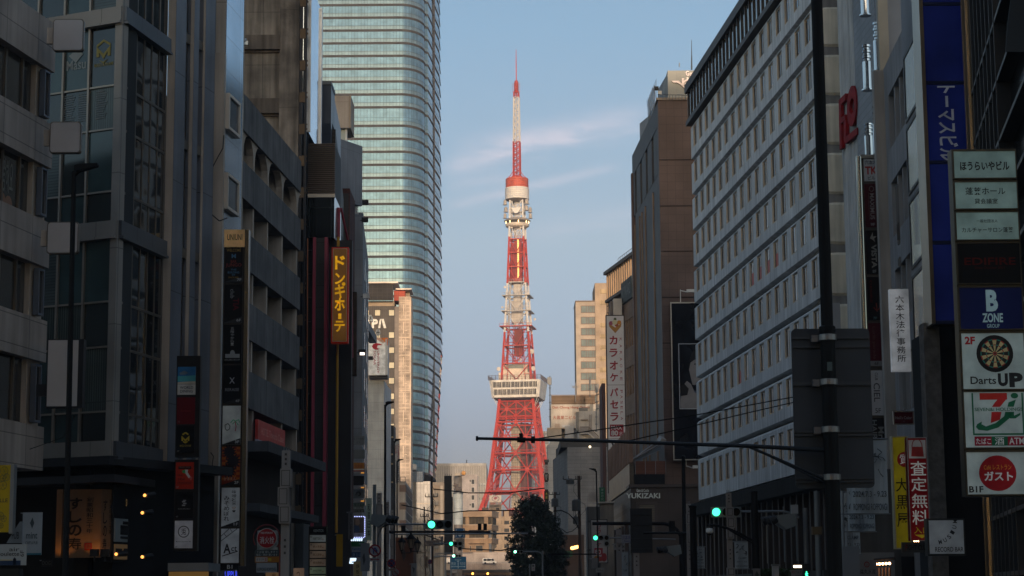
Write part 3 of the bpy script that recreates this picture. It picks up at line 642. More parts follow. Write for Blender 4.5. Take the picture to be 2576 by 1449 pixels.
for i in range(14): z = 5 + i * 1.6; mb.box(q, u_(754), u_(783), z, z + .08, -.3, -.5)
for u in (754, 760, 781): mb.box(q, u_(u), u_(u) + .07, 2, zf, -.3, -.5)
mb.build('fire_stair_frame', DARK, t)
sd_ = Pl(826, 128, 883, 137, 900)
MB().box(sd_, 0, sd_.L, 0, sd_.sz(850, 560)[1], -.6, -4).build('side_wall', M('black_facade', (.016, .016, .018), .5), t)
z = sd_.sz(853, 520)[1]; MB().box(FR(849, 130.5, 600), 0, .16, FR(849, 130.5, 600).sz(851, 598)[1], FR(849, 130.5, 600).sz(851, 522)[1], 0, -.3).build('pink_fin', PINK, t)
pts = [P(858, 525, 131), P(874, 600, 133), P(884, 720, 136), P(886, 900, 137)]
MB().path(pts, .09).build('pink_edge', PINK, t)
YEL = M('yellow_pipe', (.42, .22, .02), .5)
MB().tube(P(851, 596, 127.2), P(851, 620, 127.2), .1).tube(P(849, 862, 127.2), P(846, 1340, 127.2), .09).build('yellow_pole', YEL, t)
MB().tube(P(879, 720, 131), P(874, 1449, 131), .09).build('yellow_edge', M('ochre_edge', (.25, .13, .03), .6), t)
mb = MB()
for v in range(880, 1330, 28): mb.tube(P(823, v, 129), P(846, v + 6, 130), .05, n=5).tube(P(828, v, 129.5), P(842, v + 30, 130), .04, n=5)
for u in (829, 838, 858, 866): mb.tube(P(u, 870, 130), P(u - 3, 1320, 130), .06, n=5)
mb.build('steel_lattice', DARK, t)
# amber katakana sign of the store
q2 = FR(834, 126, 740); a = q2.px(833.5, 622, 876.5, 863)
t = thing('vertical_sign', 'amber katakana sign in a red frame on the dark store front', 'sign', base(q2, (a[0] + a[1]) / 2, 0, a[2]))
MB().box(q2, *a, 0, -.6).build('case', face((.48, .03, .010), .12), t)
a0, a1, z0, z1 = a
pn = MB().box(q2, a0 + .13, a1 - .13, z0 + .13, z1 - .13, .05, -.02).build('panel', M('amber_panel', (.24, .10, .018), .5, noise=(.7, .25), emit=.10), t)
MB().frame(q2, a0 + .09, a1 - .09, z0 + .09, z1 - .09, .035, .06, .02).build('inner_frame', face((.5, .4, .3)), pn)
mb = MB(); H = z1 - z0; aw = (a1 - a0)
for i, ch in enumerate(('ド', 'ン', '・', 'キ', 'ホ', 'ー', 'テ')):
    y = z1 - H * (.09, .27, .372, .39, .53, .695, .77)[i]; h = H * (.145, .12, .03, .145, .135, .06, .115)[i]
    if ch == 'ー': mb.box(q2, a0 + aw * .42, a0 + aw * .60, y - h * .95, y, .075, .03)
    elif ch == '・': mb.disc(q2, a0 + aw * .72, y - h / 2, .12, .075, .03, 14)
    else: put_text(mb, q2, ch, a0 + aw * .2, a1 - aw * .2, y - h, y, .075, bold=.035)
mb.build('lettering', face((.85, .40, .012), .7), pn)
# rusty boxed sign beside it
q2 = FR(879, 138, 800); a = q2.px(879, 736, 897, 945)
t = thing('rusty_sign_case', 'dark rusty sign case hanging right of the amber sign', 'sign', base(q2, a[0], 0, a[2]))
MB().box(q2, *a, 0, -.5).build('case', M('rusty_case', (.055, .032, .02), .7, noise=(1.5, .6)), t); MB().box(q2, a[0] + .1, a[1], a[3], a[3] + .05, 0, -.4).build('cap', DARK, t)

# navy-black stepped block with a slanted side
q = FR(806, 134, 350); c = Pl(832, 134, 857, 146, 400)
t = thing('navy_block', 'navy black block with a sloping roof edge behind the mirror blue curtain wall', 'building', base(q, 1))
a = q.px(800, 213, 832, 300); NAVY = M('navy_panel', (.022, .028, .042), .35, .3, tiles=(1.6, 2.3, .02, .5, .05))
MB().box(q, -2, a[1], q.sz(820, 300)[1], a[3], 0, -3).build('wall', NAVY, t)
MB().box(q, -2, a[1], 0, q.sz(820, 300)[1], -1.2, -3).build('recess', BLACK, t); MB().box(q, -2, a[1] + .05, a[3], a[3] + .25, .1, -3).build('roof_edge', M('grey_edge', (.2, .21, .22), .5), t)
zA = a[3]; MB().prism(c, [(0, zA), (0, c.sz(838, 330)[1]), (c.L * .35, 0), (c.L, 0), (c.L, c.sz(857, 325)[1])], 0, -1.5).build('side_wall', M('navy_side', (.035, .05, .078), .35, .3, tiles=(3, 4.2, .015, .5, .04)), t)
MB().prism(c, [(c.L * .1, 0), (c.L * .1, c.sz(843, 355)[1]), (c.L, c.sz(857, 505)[1]), (c.L, 0)], .25, .02).build('louvre_side', M('dark_louvre_side', (.04, .036, .034), .5, .3, tiles=(9, .3, .08, .4, .05)), t)
# cream roof box
q = FR(840, 175, 280)
t = thing('roof_plant_box', 'cream rooftop plant box raised on a white post behind the navy block', 'roof box', base(q, 0, 0, q.sz(860, 347)[1]))
CREAMB = M('cream_box', (.40, .33, .275), .7, dirt=.2, tiles=(2.4, 2.9, .02, .6, .03))
MB().pbox(q, 836, 241, 877, 322, 0, -4).build('box', CREAMB, t); MB().pbox(q, 876.8, 239, 882, 321, -.1, -4).build('side', M('cream_side', (.33, .26, .2), .7), t)
MB().pbox(q, 853, 322, 868, 360, -.4, -2).build('glazing', M('pale_panel', (.36, .39, .36), .4), t); MB().pbox(q, 868, 322, 872, 360, -.3, -.8).build('post', WHITEP, t)
# pale grey panelled block, brick block
q = Pl(853, 160, 911.5, 163, 450)
t = thing('grey_panel_block', 'pale grey panelled block with a large blank wall left of the glass skyscraper', 'building', base(q, 1))
GP = M('pale_grey_panel', (.205, .215, .24), .55, dirt=.15, tiles=(1.23, 4.3, .012, .45, .03))
MB().box(q, -.5, q.L, q.sz(905, 517)[1], q.sz(853, 348)[1], 0, -8).build('wall', GP, t)
MB().box(q, -.5, q.L * .75, 0, q.sz(905, 517)[1], -.9, -8).build('lower_wall', GP, t)
mb = MB()
for i in range(5): z = q.sz(903, 520 + i * 4)[1]; mb.box(q, q.L * .72, q.L * .93, z - .07, z, -.2, -1)
mb.build('ladder_rung', WHITEP, t)
q = FR(848, 148, 600)
t = thing('brick_block', 'narrow red brown brick block behind the amber katakana sign', 'building', base(q, .5))
MB().pbox(q, 845, 474, 877, 1449, 0, -5).build('wall', M('red_brick', (.095, .036, .028), .85, noise=(.4, .3), tiles=(.45, .16, .02, .55, .2, .5)), t)
c = Pl(876.5, 148, 886, 152, 600); MB().box(c, 0, c.L, 0, c.sz(877, 476)[1] - .3, 0, -2).build('side_wall', M('brick_side', (.06, .052, .05), .8), t)
# tall grey block over the street with slot windows
q = FR(880, 172, 900); c = Pl(911, 172, 926, 196, 900)
t = thing('grey_street_block', 'tall grey tiled block with tall slot windows left of the white solar sign', 'building', base(q, 1))
MB().box(q, -2.5, q.sz(911, 900)[0], 0, q.sz(905, 535)[1], 0, -1).build('wall', M('grey_tile_panel', (.15, .16, .18), .6, dirt=.2, tiles=(1.15, 3.2, .015, .45, .04)), t)
MB().box(c, 0, c.L, 0, c.sz(912, 540)[1], 0, -4).build('side_wall', M('grey_side', (.20, .20, .21), .65, dirt=.2, tiles=(4, 3.2, .02, .5, .04)), t)
for i in range(7):
    z = c.sz(915, 640 + i * 95)[1]
    for s in (.25, .55, .82): MB().box(c, c.L * s, c.L * s + 2.2, z - 2.0, z, .05, -.2).build('window', glass('slot_glass', (.03, .036, .045), .08, spec=.9), t)

# floodlights on brackets
for (u, v, Y, du, lb, lit) in ((919, 509, 168, -12, 'upper black floodlight on a bracket against the skyscraper', 0), (918, 553, 168, -12, 'lower black floodlight on a bracket against the skyscraper', 0), (911, 886, 150, -18, 'lit floodlight on a bracket beside the rusty sign case', 1), (921, 745, 172, -14, 'small white floodlight box below the top of the grey block', 0), (932, 901, 215, 10, 'dark spotlight hanging in front of the white solar sign', 0)):
    p = P(u, v, Y); t = thing('wall_floodlight', lb, 'floodlight', p, 'floodlights on brackets along the left side')
    MB().box(FR(u, Y, v), -.28, .28, p.z - .2, p.z + .2, .15, -.2).build('housing', DARK if v != 745 else WHITEP, t)
    MB().tube(p, P(u + du, v + 2, Y), .04, n=6).build('bracket', DARK, t)
    if lit: MB().box(FR(u, Y, v), -.15, .2, p.z - .24, p.z - .05, .22, .16).build('lens', lamp('flood_lens', (1, .85, .7), 1.6), t)

# round-cornered glass skyscraper
t = thing('glass_skyscraper', 'tall round cornered glass skyscraper with dark floor bands left of the lattice tower', 'building', (-45, 625, 0))
xf = lambda u: (u - 1288) / F * 600
def footprint(o=0., e=0.):
    pts = [(-78, 600 - o)]; cx, cy, r = xf(1003), 611.5, 11.5
    pts += [(cx - 12, 600 - o)]
    k = 12; x1 = xf(1063)
    for i in range(k + 1):
        a = R(90 * i / k) * .97; pts.append((cx + (x1 - cx + o) * math.sin(a), cy - (r + o) * math.cos(a)))
    pts += [(x1 + .9 + o * .9, 612), (x1 + 3.3 + o + e, 640), (x1 + 3.3 + o + e, 652), (-78, 652)]
    return pts
def ring(mb, z0, z1, p0, p1, caps=False):
    acc = 0
    for i in range(len(p0) - 1):
        a, b, c_, d_ = p0[i], p0[i + 1], p1[i], p1[i + 1]; ln = math.hypot(b[0] - a[0], b[1] - a[1])
        mb.quad(((a[0], a[1], z0), (b[0], b[1], z0), (d_[0], d_[1], z1), (c_[0], c_[1], z1)), [(acc, z0), (acc + ln, z0), (acc + ln, z1), (acc, z1)]); acc += ln
    if caps:
        mb.quad([(x, y, z0) for x, y in p0][::-1]); mb.quad([(x, y, z1) for x, y in p1])
SKYG = glass('skyscraper_glass', (.115, .215, .31), .03, .3, wav=.15, spec=.12, tiles=(1.02, 30, .05, .30, .10), var=.25)
SPAN = glass('spandrel_glass', (.145, .225, .285), .08, .25, wav=.1, spec=.12, tiles=(1.02, 30, .05, .35, .08), var=.2)
BAND = M('floor_band_metal', (.055, .055, .062), .9, spec=.05)
zt_ = lambda v: 1.6 + (1490 - v) * 600 / F
zs = [38, 42.2]; 
while zs[-1] < 232:
    zs.append(zs[-1] + (6.0 if abs(zs[-1] - zt_(306)) < 2.2 else 4.19))
def grow(z): 
    v = 1490 - (z - 1.6) * F / 600
    return .5 * max(-1.2, (900 - abs(v - 850)) / 900) if v < 850 else .5 - (v - 850) / 350 * 1.9
for i, (z0, z1) in enumerate(zip(zs, zs[1:])):
    e0 = grow(z0) * 1.2; e1 = grow(z1) * 1.2; h = z1 - z0
    g = MB(); ring(g, z0 + .75, z0 + 1.9, footprint(0, e0), footprint(0, e0)); sp_ = g.build('spandrel_glazing', SPAN, t)
    g = MB(); ring(g, z0 + 1.9, z1, footprint(0, e0), footprint(0, e1)); g.build('glazing', SKYG, t)
    g = MB(); ring(g, z0, z0 + .32, footprint(.14, e0), footprint(.14, e0), True); ring(g, z0 + .45, z0 + .75, footprint(.10, e0), footprint(.10, e0), True)
    ring(g, z0, z0 + .75, footprint(.02, e0), footprint(.02, e0)); ring(g, z0 + 1.84, z0 + 1.94, footprint(.06, e0), footprint(.06, e0))
    # louvre on the street side
    x1 = xf(1063); q0, q1 = (x1 + .9, 612), (x1 + 3.3 + e0, 640)
    for (f0, f1) in ((0.02, .47), (.53, 1.0)):
        A_ = [(q0[0] + (q1[0] - q0[0]) * f, q0[1] + (q1[1] - q0[1]) * f) for f in (f0, f1)]
        for kk in range(2):
            zz_ = z0 - .1 + kk * .35
            g.quad([(A_[0][0], A_[0][1], zz_), (A_[1][0], A_[1][1], zz_), (A_[1][0] + .03, A_[1][1] - .1, zz_ + .1), (A_[0][0] + .03, A_[0][1] - .1, zz_ + .1)])
            g.quad([(A_[0][0] + .03, A_[0][1] - .1, zz_ + .1), (A_[1][0] + .03, A_[1][1] - .1, zz_ + .1), (A_[1][0] + .03, A_[1][1] - .1, zz_ + .28), (A_[0][0] + .03, A_[0][1] - .1, zz_ + .28)])
    g.build('floor_band', BAND, t)
g = MB(); x1 = xf(1063); g.tube((x1 + 2.1, 625.6, 38), (x1 + 2.3, 625.6, 232), .35, n=6); g.build('corner_joint', BAND, t)
MB().tube(P(1092, 1140, 600), P(1092, 1060, 600), .25).build('antenna_rod', DARK, t)
g = MB(); ring(g, 0, 38, footprint(-2, -2), footprint(-2, -2)); g.build('podium_wall', glass('podium_glass', (.10, .11, .11), .1, .3, tiles=(1.5, 4, .06, .4, .2)), t)

# dark hotel with a perforated bronze strip
q = FR(900, 470, 1000)
t = thing('dark_hotel', 'dark ribbed hotel with small square windows and white roof letters in front of the skyscraper', 'building', base(q, 6))
a = q.px(895, 770, 992, 1449); HD = M('dark_ribbed_cladding', (.085, .072, .064), .7, tiles=(.5, 60, .06, .6, .05))
MB().box(q, a[0], a[1], 0, a[3], 0, -14).build('wall', HD, t)
MB().pbox(q, 992, 771, 1003.5, 1480, -.1, -12).build('light_strip', M('taupe_strip', (.22, .185, .165), .7, tiles=(9, 3.7, .03, .7, .03)), t)
pz = q.px(1003, 747, 1034, 1480)
MB().box(q, pz[0], pz[1], 0, pz[3], .4, -8).build('screen_wall', M('bronze_mesh', (.37, .285, .225), .6, noise=(.45, .45), tiles=(1.05, .9, .12, 1.35, .12)), t)
mb = MB()
for i in range(9):
    z = pz[3] - 1.5 - i * 4.3; mb.box(q, pz[0] + .2, pz[1] - .2, z, z + .18, .48, .4).box(q, pz[0] + 1.0, pz[0] + 1.25, z - 3.2, z - .4, .48, .4).box(q, pz[0] + 1.4, pz[0] + 2., z - 2.6, z - 2.4, .48, .4)
mb.box(q, pz[1] - .15, pz[1] + .02, 0, pz[3], .5, .4).box(q, pz[0], pz[1], pz[3] - .15, pz[3], .5, .4); mb.build('screen_rib', M('pale_rib', (.6, .47, .36), .6), t)
for v in (780, 836, 874, 912, 951, 990, 1028, 1066, 1104, 1142):
    for u in (915, 943.5, 978.5):
        if v != 780 and v != 836 and u < 970: continue
        b = q.px(u, v, u + 13, v + 14); wn = MB().box(q, *b, .08, 0).build('window', M('cream_blind', (.52, .46, .33), .5), t); MB().frame(q, b[0] - .14, b[1] + .14, b[2] - .14, b[3] + .14, .15, .14, 0).build('frame', DARK, wn)
MB().pbox(q, 895, 718, 990, 758, 2.2, 1.2).build('roof_signboard', M('black_mesh_board', (.02, .017, .016), .7, tiles=(1.2, .9, .06, 2.2, .2)), t)
MB().pbox(q, 895, 714, 1003, 717.5, 3.2, -8).pbox(q, 996, 727, 1036, 730.5, 1.2, -8).build('roof_slab', M('white_slab', (.68, .58, .50), .6), t)
MB().pbox(q, 991, 731, 1019.5, 757, .3, -6).build('roof_room', M('red_room', (.33, .05, .025), .6, tiles=(1.4, 1.2, .05, .7, .1)), t); MB().pbox(q, 1019.5, 730, 1030, 747, -2, -5).pbox(q, 900, 757, 992, 771, -.2, -8).build('roof_pier', M('tan_pier', (.3, .23, .17), .7), t)
mb = MB()
for u0, u1, chx in ((913, 934, 'A'), (935.6, 951, 'P'), (951.5, 972, 'A')):
    b = q.px(u0, 803, u1, 826)
    if chx == 'A':
        x0, x2, zb, zt2 = b; xm = x0 + (x2 - x0) * .48; w_ = (x2 - x0) * .3
        mb.prism(q, [(xm - w_ * .3, zt2), (x0 + w_ * .9, zb), (x0, zb), (xm - w_ * .85, zt2)], .5, .2).prism(q, [(xm - w_ * .3, zt2), (xm + w_ * .7, zt2), (x2, zb), (x2 - w_, zb)], .5, .2)
    else: put_text(mb, q, chx, *b, .5, bold=.05)
mb.build('lettering', face((.75, .72, .66), .12), t)

# white block with the solar sign
q = FR(928, 330, 1000)
t = thing('white_panel_block', 'slim white panelled block under the solar sign', 'building', base(q, 2))
WPAN = M('white_metal_panel', (.33, .345, .36), .5, dirt=.2, tiles=(2.6, 1.6, .02, .55, .03))
a = q.px(925, 957, 966, 1449); MB().box(q, a[0], a[1], 0, a[3], 0, -9).build('wall', WPAN, t)
c = Pl(966, 330, 984, 344, 1000); MB().box(c, 0, c.L, 0, a[3] - .3, 0, -4).build('side_wall', M('white_side_panel', (.38, .39, .41), .5, dirt=.2, tiles=(4, 4.8, .02, .5, .03)), t)
q2 = FR(928, 328, 900); a = q2.px(927, 850, 975.5, 943.5)
t = thing('roof_sign', 'white roof sign with a red leaf mark and orange corner', 'sign', base(q2, (a[0] + a[1]) / 2, 0, a[2] - .6))
pn = sign_panel(t, q2, 927, 850, 975.5, 943.5, (.80, .79, .78), .12, 0, (  # faint glow added to lift the sign out of shade
    ('#poly', 0, 0, 0, 0, (.62, .16, .03), dict(p=[(.62, 0), (1, 0), (1, .22), (.86, .12)])), ('#poly', 0, 0, 0, 0, (.60, .36, .27), dict(p=[(.28, 0), (.62, 0), (.86, .12), (.74, .14)])),
    ('#poly', 0, 0, 0, 0, (.40, .012, .03), dict(p=[(.18, .23), (.24, .17), (.40, .14), (.58, .15), (.73, .19), (.62, .20), (.48, .20), (.44, .26), (.50, .29), (.58, .28), (.50, .32), (.36, .32), (.24, .29)])),
    ('UNIVERGY', .45, .345, .56, .955, (.34, .02, .035), dict(rot=90)), ('SOLAR', .26, .345, .38, .735, (.34, .02, .035), dict(rot=90))), th=.4)
MB().box(Pl(975.5, 328, 980, 336, 900), 0, 6, a[2], a[3] - .2, 0, -.4).build('side_case', M('white_side_case', (.4, .4, .41), .5), t)
MB().box(q2, a[0] + .1, a[1] - .1, a[2] - .5, a[2] - .3, -.4, -3).box(q2, a[0] + .1, a[1] - .1, a[2] - .2, a[2], -.2, -3).build('base_rail', DARK, t)
ant = thing('satellite_dish', 'grey satellite dish above the solar sign', 'antenna', P(951, 846, 329)); 
pc = P(951.5, 836, 329); MB().lathe(pc, [(.02, -.05), (.3, 0), (.36, .02)], 16).build('stub', GALV, ant); MB().disc(FR(951, 329, 836), 0.0, pc.z, .42, 0, -.08, 20, ry=.62).build('dish', M('dish_grey', (.3, .31, .33), .5), ant); MB().tube(P(951, 822, 329), P(951, 850, 329), .05).build('mast', GALV, ant)
ac = thing('rooftop_stair', 'white rooftop stair and air conditioners left of the hotel letters', 'roof equipment', P(936, 858, 300))
sp2 = Pl(922, 300, 945, 318, 830); zq = [sp2.sz(925, 815)[1], sp2.sz(944, 847)[1]]
MB().prism(sp2, [(0, zq[1] - 1), (0, zq[0] + .3), (sp2.L, zq[1] + .2), (sp2.L, zq[1] - 1)], .2, -1).build('stair', M('stair_grey', (.16, .17, .19), .7), ac)
for u, v in ((931, 796), (934, 801), (923, 842)): MB().pbox(FR(u, 299, v), u - 4, v - 4, u + 3, v + 7, 0, -.8).build('unit', WHITEP, ac)
for (u0, v0, u1, v1, tx, col, lb, Y) in ((991, 1105, 1005.5, 1157, 'UNIVERGY', (.42, .42, .42), 'small hanging white banner with red upright letters', 345), (990.5, 1158, 1006, 1216, 'SECURITY', (.33, .33, .34), 'small hanging grey banner with dark upright letters', 345)):
    q2 = FR(u0, Y, v0); t = thing('hanging_banner', lb, 'banner', base(q2, .5, 0, q2.sz(u0, v1)[1]))
    dk = tx == 'SECURITY'
    sign_panel(t, q2, u0, v0, u1, v1, col, 0, 0, ((tx, .62, .25, .9, .98, (.03, .03, .04) if dk else (.34, .02, .03), dict(rot=90)), ('PROTECTION' if dk else 'SOLAR', .2, .15 if dk else .3, .48, .98 if dk else .7, (.30, .04, .04) if not dk else (.2, .2, .2), dict(rot=90))))
    MB().tube(P(u0 - 6, v0 + 4, Y), P(u0, v0 + 4, Y), .1).build('bracket', DARK, t)
t = thing('slim_dark_block', 'thin dark block between the white panelled block and the hotel', 'building', base(FR(983, 348, 1200), .4))
MB().pbox(FR(982, 348, 1200), 981, 1070, 990, 1449, 0, -6).build('wall', M('black_slim', (.02, .018, .018), .6), t)
mb = MB(); [mb.pbox(FR(982, 348, 1200), 983.5, v, 989, v + 4, .3, 0) for v in (1098, 1141, 1165, 1211)]; mb.build('lamp_box', M('warm_box', (.5, .36, .2), .6), t)
# ------------------------------------------------------------------ lattice tower
TY = 1100.; TH = R(-9)
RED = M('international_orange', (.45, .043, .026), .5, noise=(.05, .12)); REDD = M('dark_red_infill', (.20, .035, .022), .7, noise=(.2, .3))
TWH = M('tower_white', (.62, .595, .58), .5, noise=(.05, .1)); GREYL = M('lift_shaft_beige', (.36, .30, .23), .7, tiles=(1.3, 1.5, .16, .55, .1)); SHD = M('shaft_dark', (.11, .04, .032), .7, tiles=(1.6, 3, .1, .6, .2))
tx = lambda u, v: P(u, v, TY).x
tz = lambda v: P(1304, v, TY).z
def half(pts, z):
    for (z0, h0), (z1, h1) in zip(pts, pts[1:]):
        if z0 <= z <= z1: return h0 + (h1 - h0) * (z - z0) / (z1 - z0)
    return pts[0][1] if z < pts[0][0] else pts[-1][1]
cT = math.cos(TH)
PX = TY / F
HW = sorted([(-2, 33), (tz(1330), 23.0)] + [(tz(v), w_ * PX / 2 / cT) for v, w_ in ((1281, 165), (1238, 138.5), (1185, 122), (1107, 106), (1064, 94.5), (1005, 83), (957, 74), (823, 58), (711, 45.5), (597, 36.5), (500, 32))])
CX = {v: c for v, c in ()}
cx_, cy_ = tx(1304.5, 975), TY + 2
ex, ey = Vector((math.cos(TH), math.sin(TH), 0)), Vector((-math.sin(TH), math.cos(TH), 0))
def T(a, b, z): return Vector((cx_, cy_, 0)) + ex * a + ey * b + Vector((0, 0, z))
t = thing('lattice_tower', 'tall red and white lattice broadcasting tower with two observation decks, centre of the view', 'tower', (cx_, cy_, 0))
def corner(i, z):
    h = half(HW, z); s = ((-1, -1), (1, -1), (1, 1), (-1, 1))[i]; return T(s[0] * h, s[1] * h, z)
def facept(i, f, z):
    a, b = corner(i, z), corner((i + 1) % 4, z); return a + (b - a) * f
zl = [-2] + [tz(v) for v in (1330, 1281, 1238, 1185, 1143, 1099, 1064, 1005)]
for i in range(4):
    mb = MB()
    for z0, z1 in zip(zl, zl[1:]):
        w_ = .95 if z0 > tz(1110) else 1.1; mb.tube(corner(i, z0), corner(i, z1), w_, w_, 6)
    mb.build('leg', RED, t)
# lower lattice: nodes alternate between mid-face and quarter points
lv = [(-2, 'm'), (tz(1330), 'q'), (tz(1281), 'q'), (tz(1238), 'm'), (tz(1185), 'q'), (tz(1143), 'm'), (tz(1104), 'q'), (tz(1064), 'm')]
for i in range(4):
    mb = MB()
    for (z0, k0), (z1, k1) in zip(lv[2:], lv[3:]):
        n0 = [0, .5, 1] if k0 == 'm' else [0, .26, .74, 1]; n1 = [0, .5, 1] if k1 == 'm' else [0, .26, .74, 1]
        for f in (.26, .74) : mb.bar(facept(i, f, z0), facept(i, f, z1), .42)
        for m_, q_, zm, zq_ in ((k0 == 'm', k1 == 'q', z0, z1), (k1 == 'm', k0 == 'q', z1, z0)):
            if m_ and q_:
                for a, b in ((0, .26), (.5, .26), (.5, .74), (1, .74)): mb.bar(facept(i, a, zm), facept(i, b, zq_), .6)
        mb.bar(facept(i, 0, z1), facept(i, 1, z1), .85); 
        mb.bar(facept(i, 0, z1 + 1.6), facept(i, 1, z1 + 1.6), .35)
        for f in n1[1:-1]:
            c0 = facept(i, f, z1); mb.tube(c0 - ey * .3, c0 + ey * .3, 1.25, 1.25, 8)
    for a, b in ((0, .26), (.5, .26), (.5, .74), (1, .74)): mb.bar(facept(i, a, lv[2][0] if False else tz(1281)), facept(i, b, tz(1330) if False else tz(1281) - 9), .8)
    mb.bar(facept(i, 0, tz(1330)), facept(i, .5, -2), .9); mb.bar(facept(i, 1, tz(1330)), facept(i, .5, -2), .9)
    mb.build('lattice_face', RED, t)
    # secondary lacing along the legs
    if i == 2: continue
    mb = MB(); n = 22; z0, z1 = tz(1281), tz(1064)
    for k in range(n):
        za, zb = z0 + (z1 - z0) * k / n, z0 + (z1 - z0) * (k + 1) / n
        for f0, f1 in ((.0, .07), (1., .93)):
            mb.bar(facept(i, f0, za), facept(i, f1, zb), .11); mb.bar(facept(i, f1, zb), facept(i, f0, zb), .13)
        mb.bar(facept(i, .07, za), facept(i, .07, zb), .28); mb.bar(facept(i, .93, za), facept(i, .93, zb), .28)
    mb.build('lacing', RED, t)
mb = MB()
for za in (tz(1238), tz(1185), tz(1143), tz(1104)):
    for i in range(4): mb.bar(facept(i, .5, za), facept((i + 1) % 4, .5, za), .5); mb.bar(corner(i, za), T(0, 0, za), .4)
mb.build('cross_brace', RED, t)
def shaft(x0, x1, v0, v1, m_, y0=-6, y1=6, nm='lift_shaft'):
    p = W(T(0, 0, 0), ex, -ey); return MB().box(p, x0, x1, tz(v1), tz(v0), -y0, -y1).build(nm, m_, t)
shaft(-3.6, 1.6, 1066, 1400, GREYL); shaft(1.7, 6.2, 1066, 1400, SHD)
p = W(T(0, 0, 0), ex, -ey)
# enclosed plant floors under the main deck
h = half(HW, tz(1030)); mb = MB().box(p, -h + 1.4, h - 1.4, tz(1052), tz(1010), h - 1.2, -h + 1.2); mb.build('plant_room', M('rust_red_wall', (.13, .035, .024), .7, tiles=(5.2, 4.8, .12, .6, .08)), t)
mb = MB()
for i in range(4):
    zs_ = [tz(v) for v in (1064, 1050, 1032, 1012)]
    for z in zs_: mb.bar(facept(i, 0, z), facept(i, 1, z), .7)
    mb.bar(facept(i, 0, zs_[0] - 2.2), facept(i, 1, zs_[0] - 2.2), .6)
    for a in (.0, .5):
        mb.bar(facept(i, a, zs_[3]), facept(i, a + .5, zs_[1]), .7); mb.bar(facept(i, a + .5, zs_[3]), facept(i, a, zs_[1]), .7)
    for f in (.24, .5, .76): mb.bar(facept(i, f, zs_[0]), facept(i, f, zs_[3]), .6)
    for f in (.24, .76): c0 = facept(i, f, zs_[2]); mb.tube(c0 - ey * .4, c0 + ey * .4, 1.2, 1.2, 8)
    for k in range(24): mb.bar(facept(i, k / 24, tz(1058)), facept(i, (k + 1) / 24, tz(1052)), .22); mb.bar(facept(i, k / 24, tz(1052)), facept(i, (k + 1) / 24, tz(1058)), .22)
mb.build('upper_truss', RED, t)
# main observation deck
h1, h0 = 129 * PX / 2 / cT, 118 * PX / 2 / cT; zt0, zt1 = tz(1004), tz(961)
def octo(h, c): return [(-h + c, -h), (h - c, -h), (h, -h + c), (h, h - c), (h - c, h), (-h + c, h), (-h, h - c), (-h, -h + c)]
def deck(mb, za, zb, ha, hb, c=1.5):
    A, B = octo(ha, c), octo(hb, c)
    for k in range(8):
        j = (k + 1) % 8; mb.quad((T(*A[k], za), T(*A[j], za), T(*B[j], zb), T(*B[k], zb)), [(0, za), (9, za), (9, zb), (0, zb)])
    mb.quad([T(*q, za) for q in A][::-1]); mb.quad([T(*q, zb) for q in B]); return mb
hm = lambda f: h0 + (h1 - h0) * f
d = deck(MB(), zt0, zt1, h0, h1).build('observation_deck', M('deck_white', (.68, .63, .575), .5), t)
DW = glass('deck_glass', (.007, .009, .010), .6, spec=.02)
zz2 = zt1 - zt0
for f0, f1 in ((.14, .47), (.57, .89)):
    mb = MB(); fr = MB(); zA, zB = zt0 + zz2 * f0, zt0 + zz2 * f1
    for fi, (dirv, nrm) in enumerate(((ex, -ey),)):
        pl_ = W(T(0, 0, 0), dirv, nrm); n = 30; hx = hm(f0) - 1.4
        for k in range(n):
            if k in (0,): pass
            s0 = -hx + 2 * hx * k / n; s1 = -hx + 2 * hx * (k + 1) / n
            w0 = .10 if k % 3 else .28
            mb.quad((pl_.pt(s0 + w0, zA, hm(f0) + .06), pl_.pt(s1 - .1, zA, hm(f0) + .06), pl_.pt(s1 - .1, zB, hm(f1) + .06), pl_.pt(s0 + w0, zB, hm(f1) + .06)))
    w_ = mb.build('window_band', DW, d)
deck(MB(), zt0 - .5, zt0 - .05, h0 * .9, h0 * .98).build('deck_underside', M('deck_under', (.12, .10, .09), .8), t)
mb = MB(); ph = h1 + .3
for i in range(4):
    s = ((-1, -1), (1, -1), (1, 1), (-1, 1)); a, b = s[i], s[(i + 1) % 4]
    for zz3 in (.8, 1.7, 2.6): mb.bar(T(a[0] * ph, a[1] * ph, zt1 + zz3), T(b[0] * ph, b[1] * ph, zt1 + zz3), .16)
    for k in range(14):
        f = k / 14; q0 = (a[0] + (b[0] - a[0]) * f) * ph, (a[1] + (b[1] - a[1]) * f) * ph; mb.bar(T(*q0, zt1), T(*q0, zt1 + 2.6), .22)
mb.build('deck_railing', M('rail_brown', (.14, .10, .08), .6, .3), t)
mb = MB()
for s in (-1, 1):
    for k in (-1, 1):
        hh = half(HW, tz(1030)); mb.bar(T(s * hh, k * hh * .9, tz(1030)), T(s * h0 * .93, k * h0 * .9, zt0), .3); mb.bar(T(s * hh, k * hh * .5, tz(1026)), T(s * h0 * .95, k * h0 * .5, zt0), .25)
mb.build('deck_strut', TWH, t)
# penthouse on the deck
z = lambda v: tz(v)
mb = MB().box(p, -10.5, 8, z(958), z(938), 5.5, -7).box(p, -8, 6, z(938), z(918), 5, -6); ph_ = mb.build('deck_house', M('deck_house_white', (.62, .52, .42), .6, noise=(.3, .25)), t)
MB().box(p, -6.2, 3.8, z(928), z(919.5), 5.15, 4.9).build('window_band', glass('house_glass', (.10, .12, .10), .5), ph_)
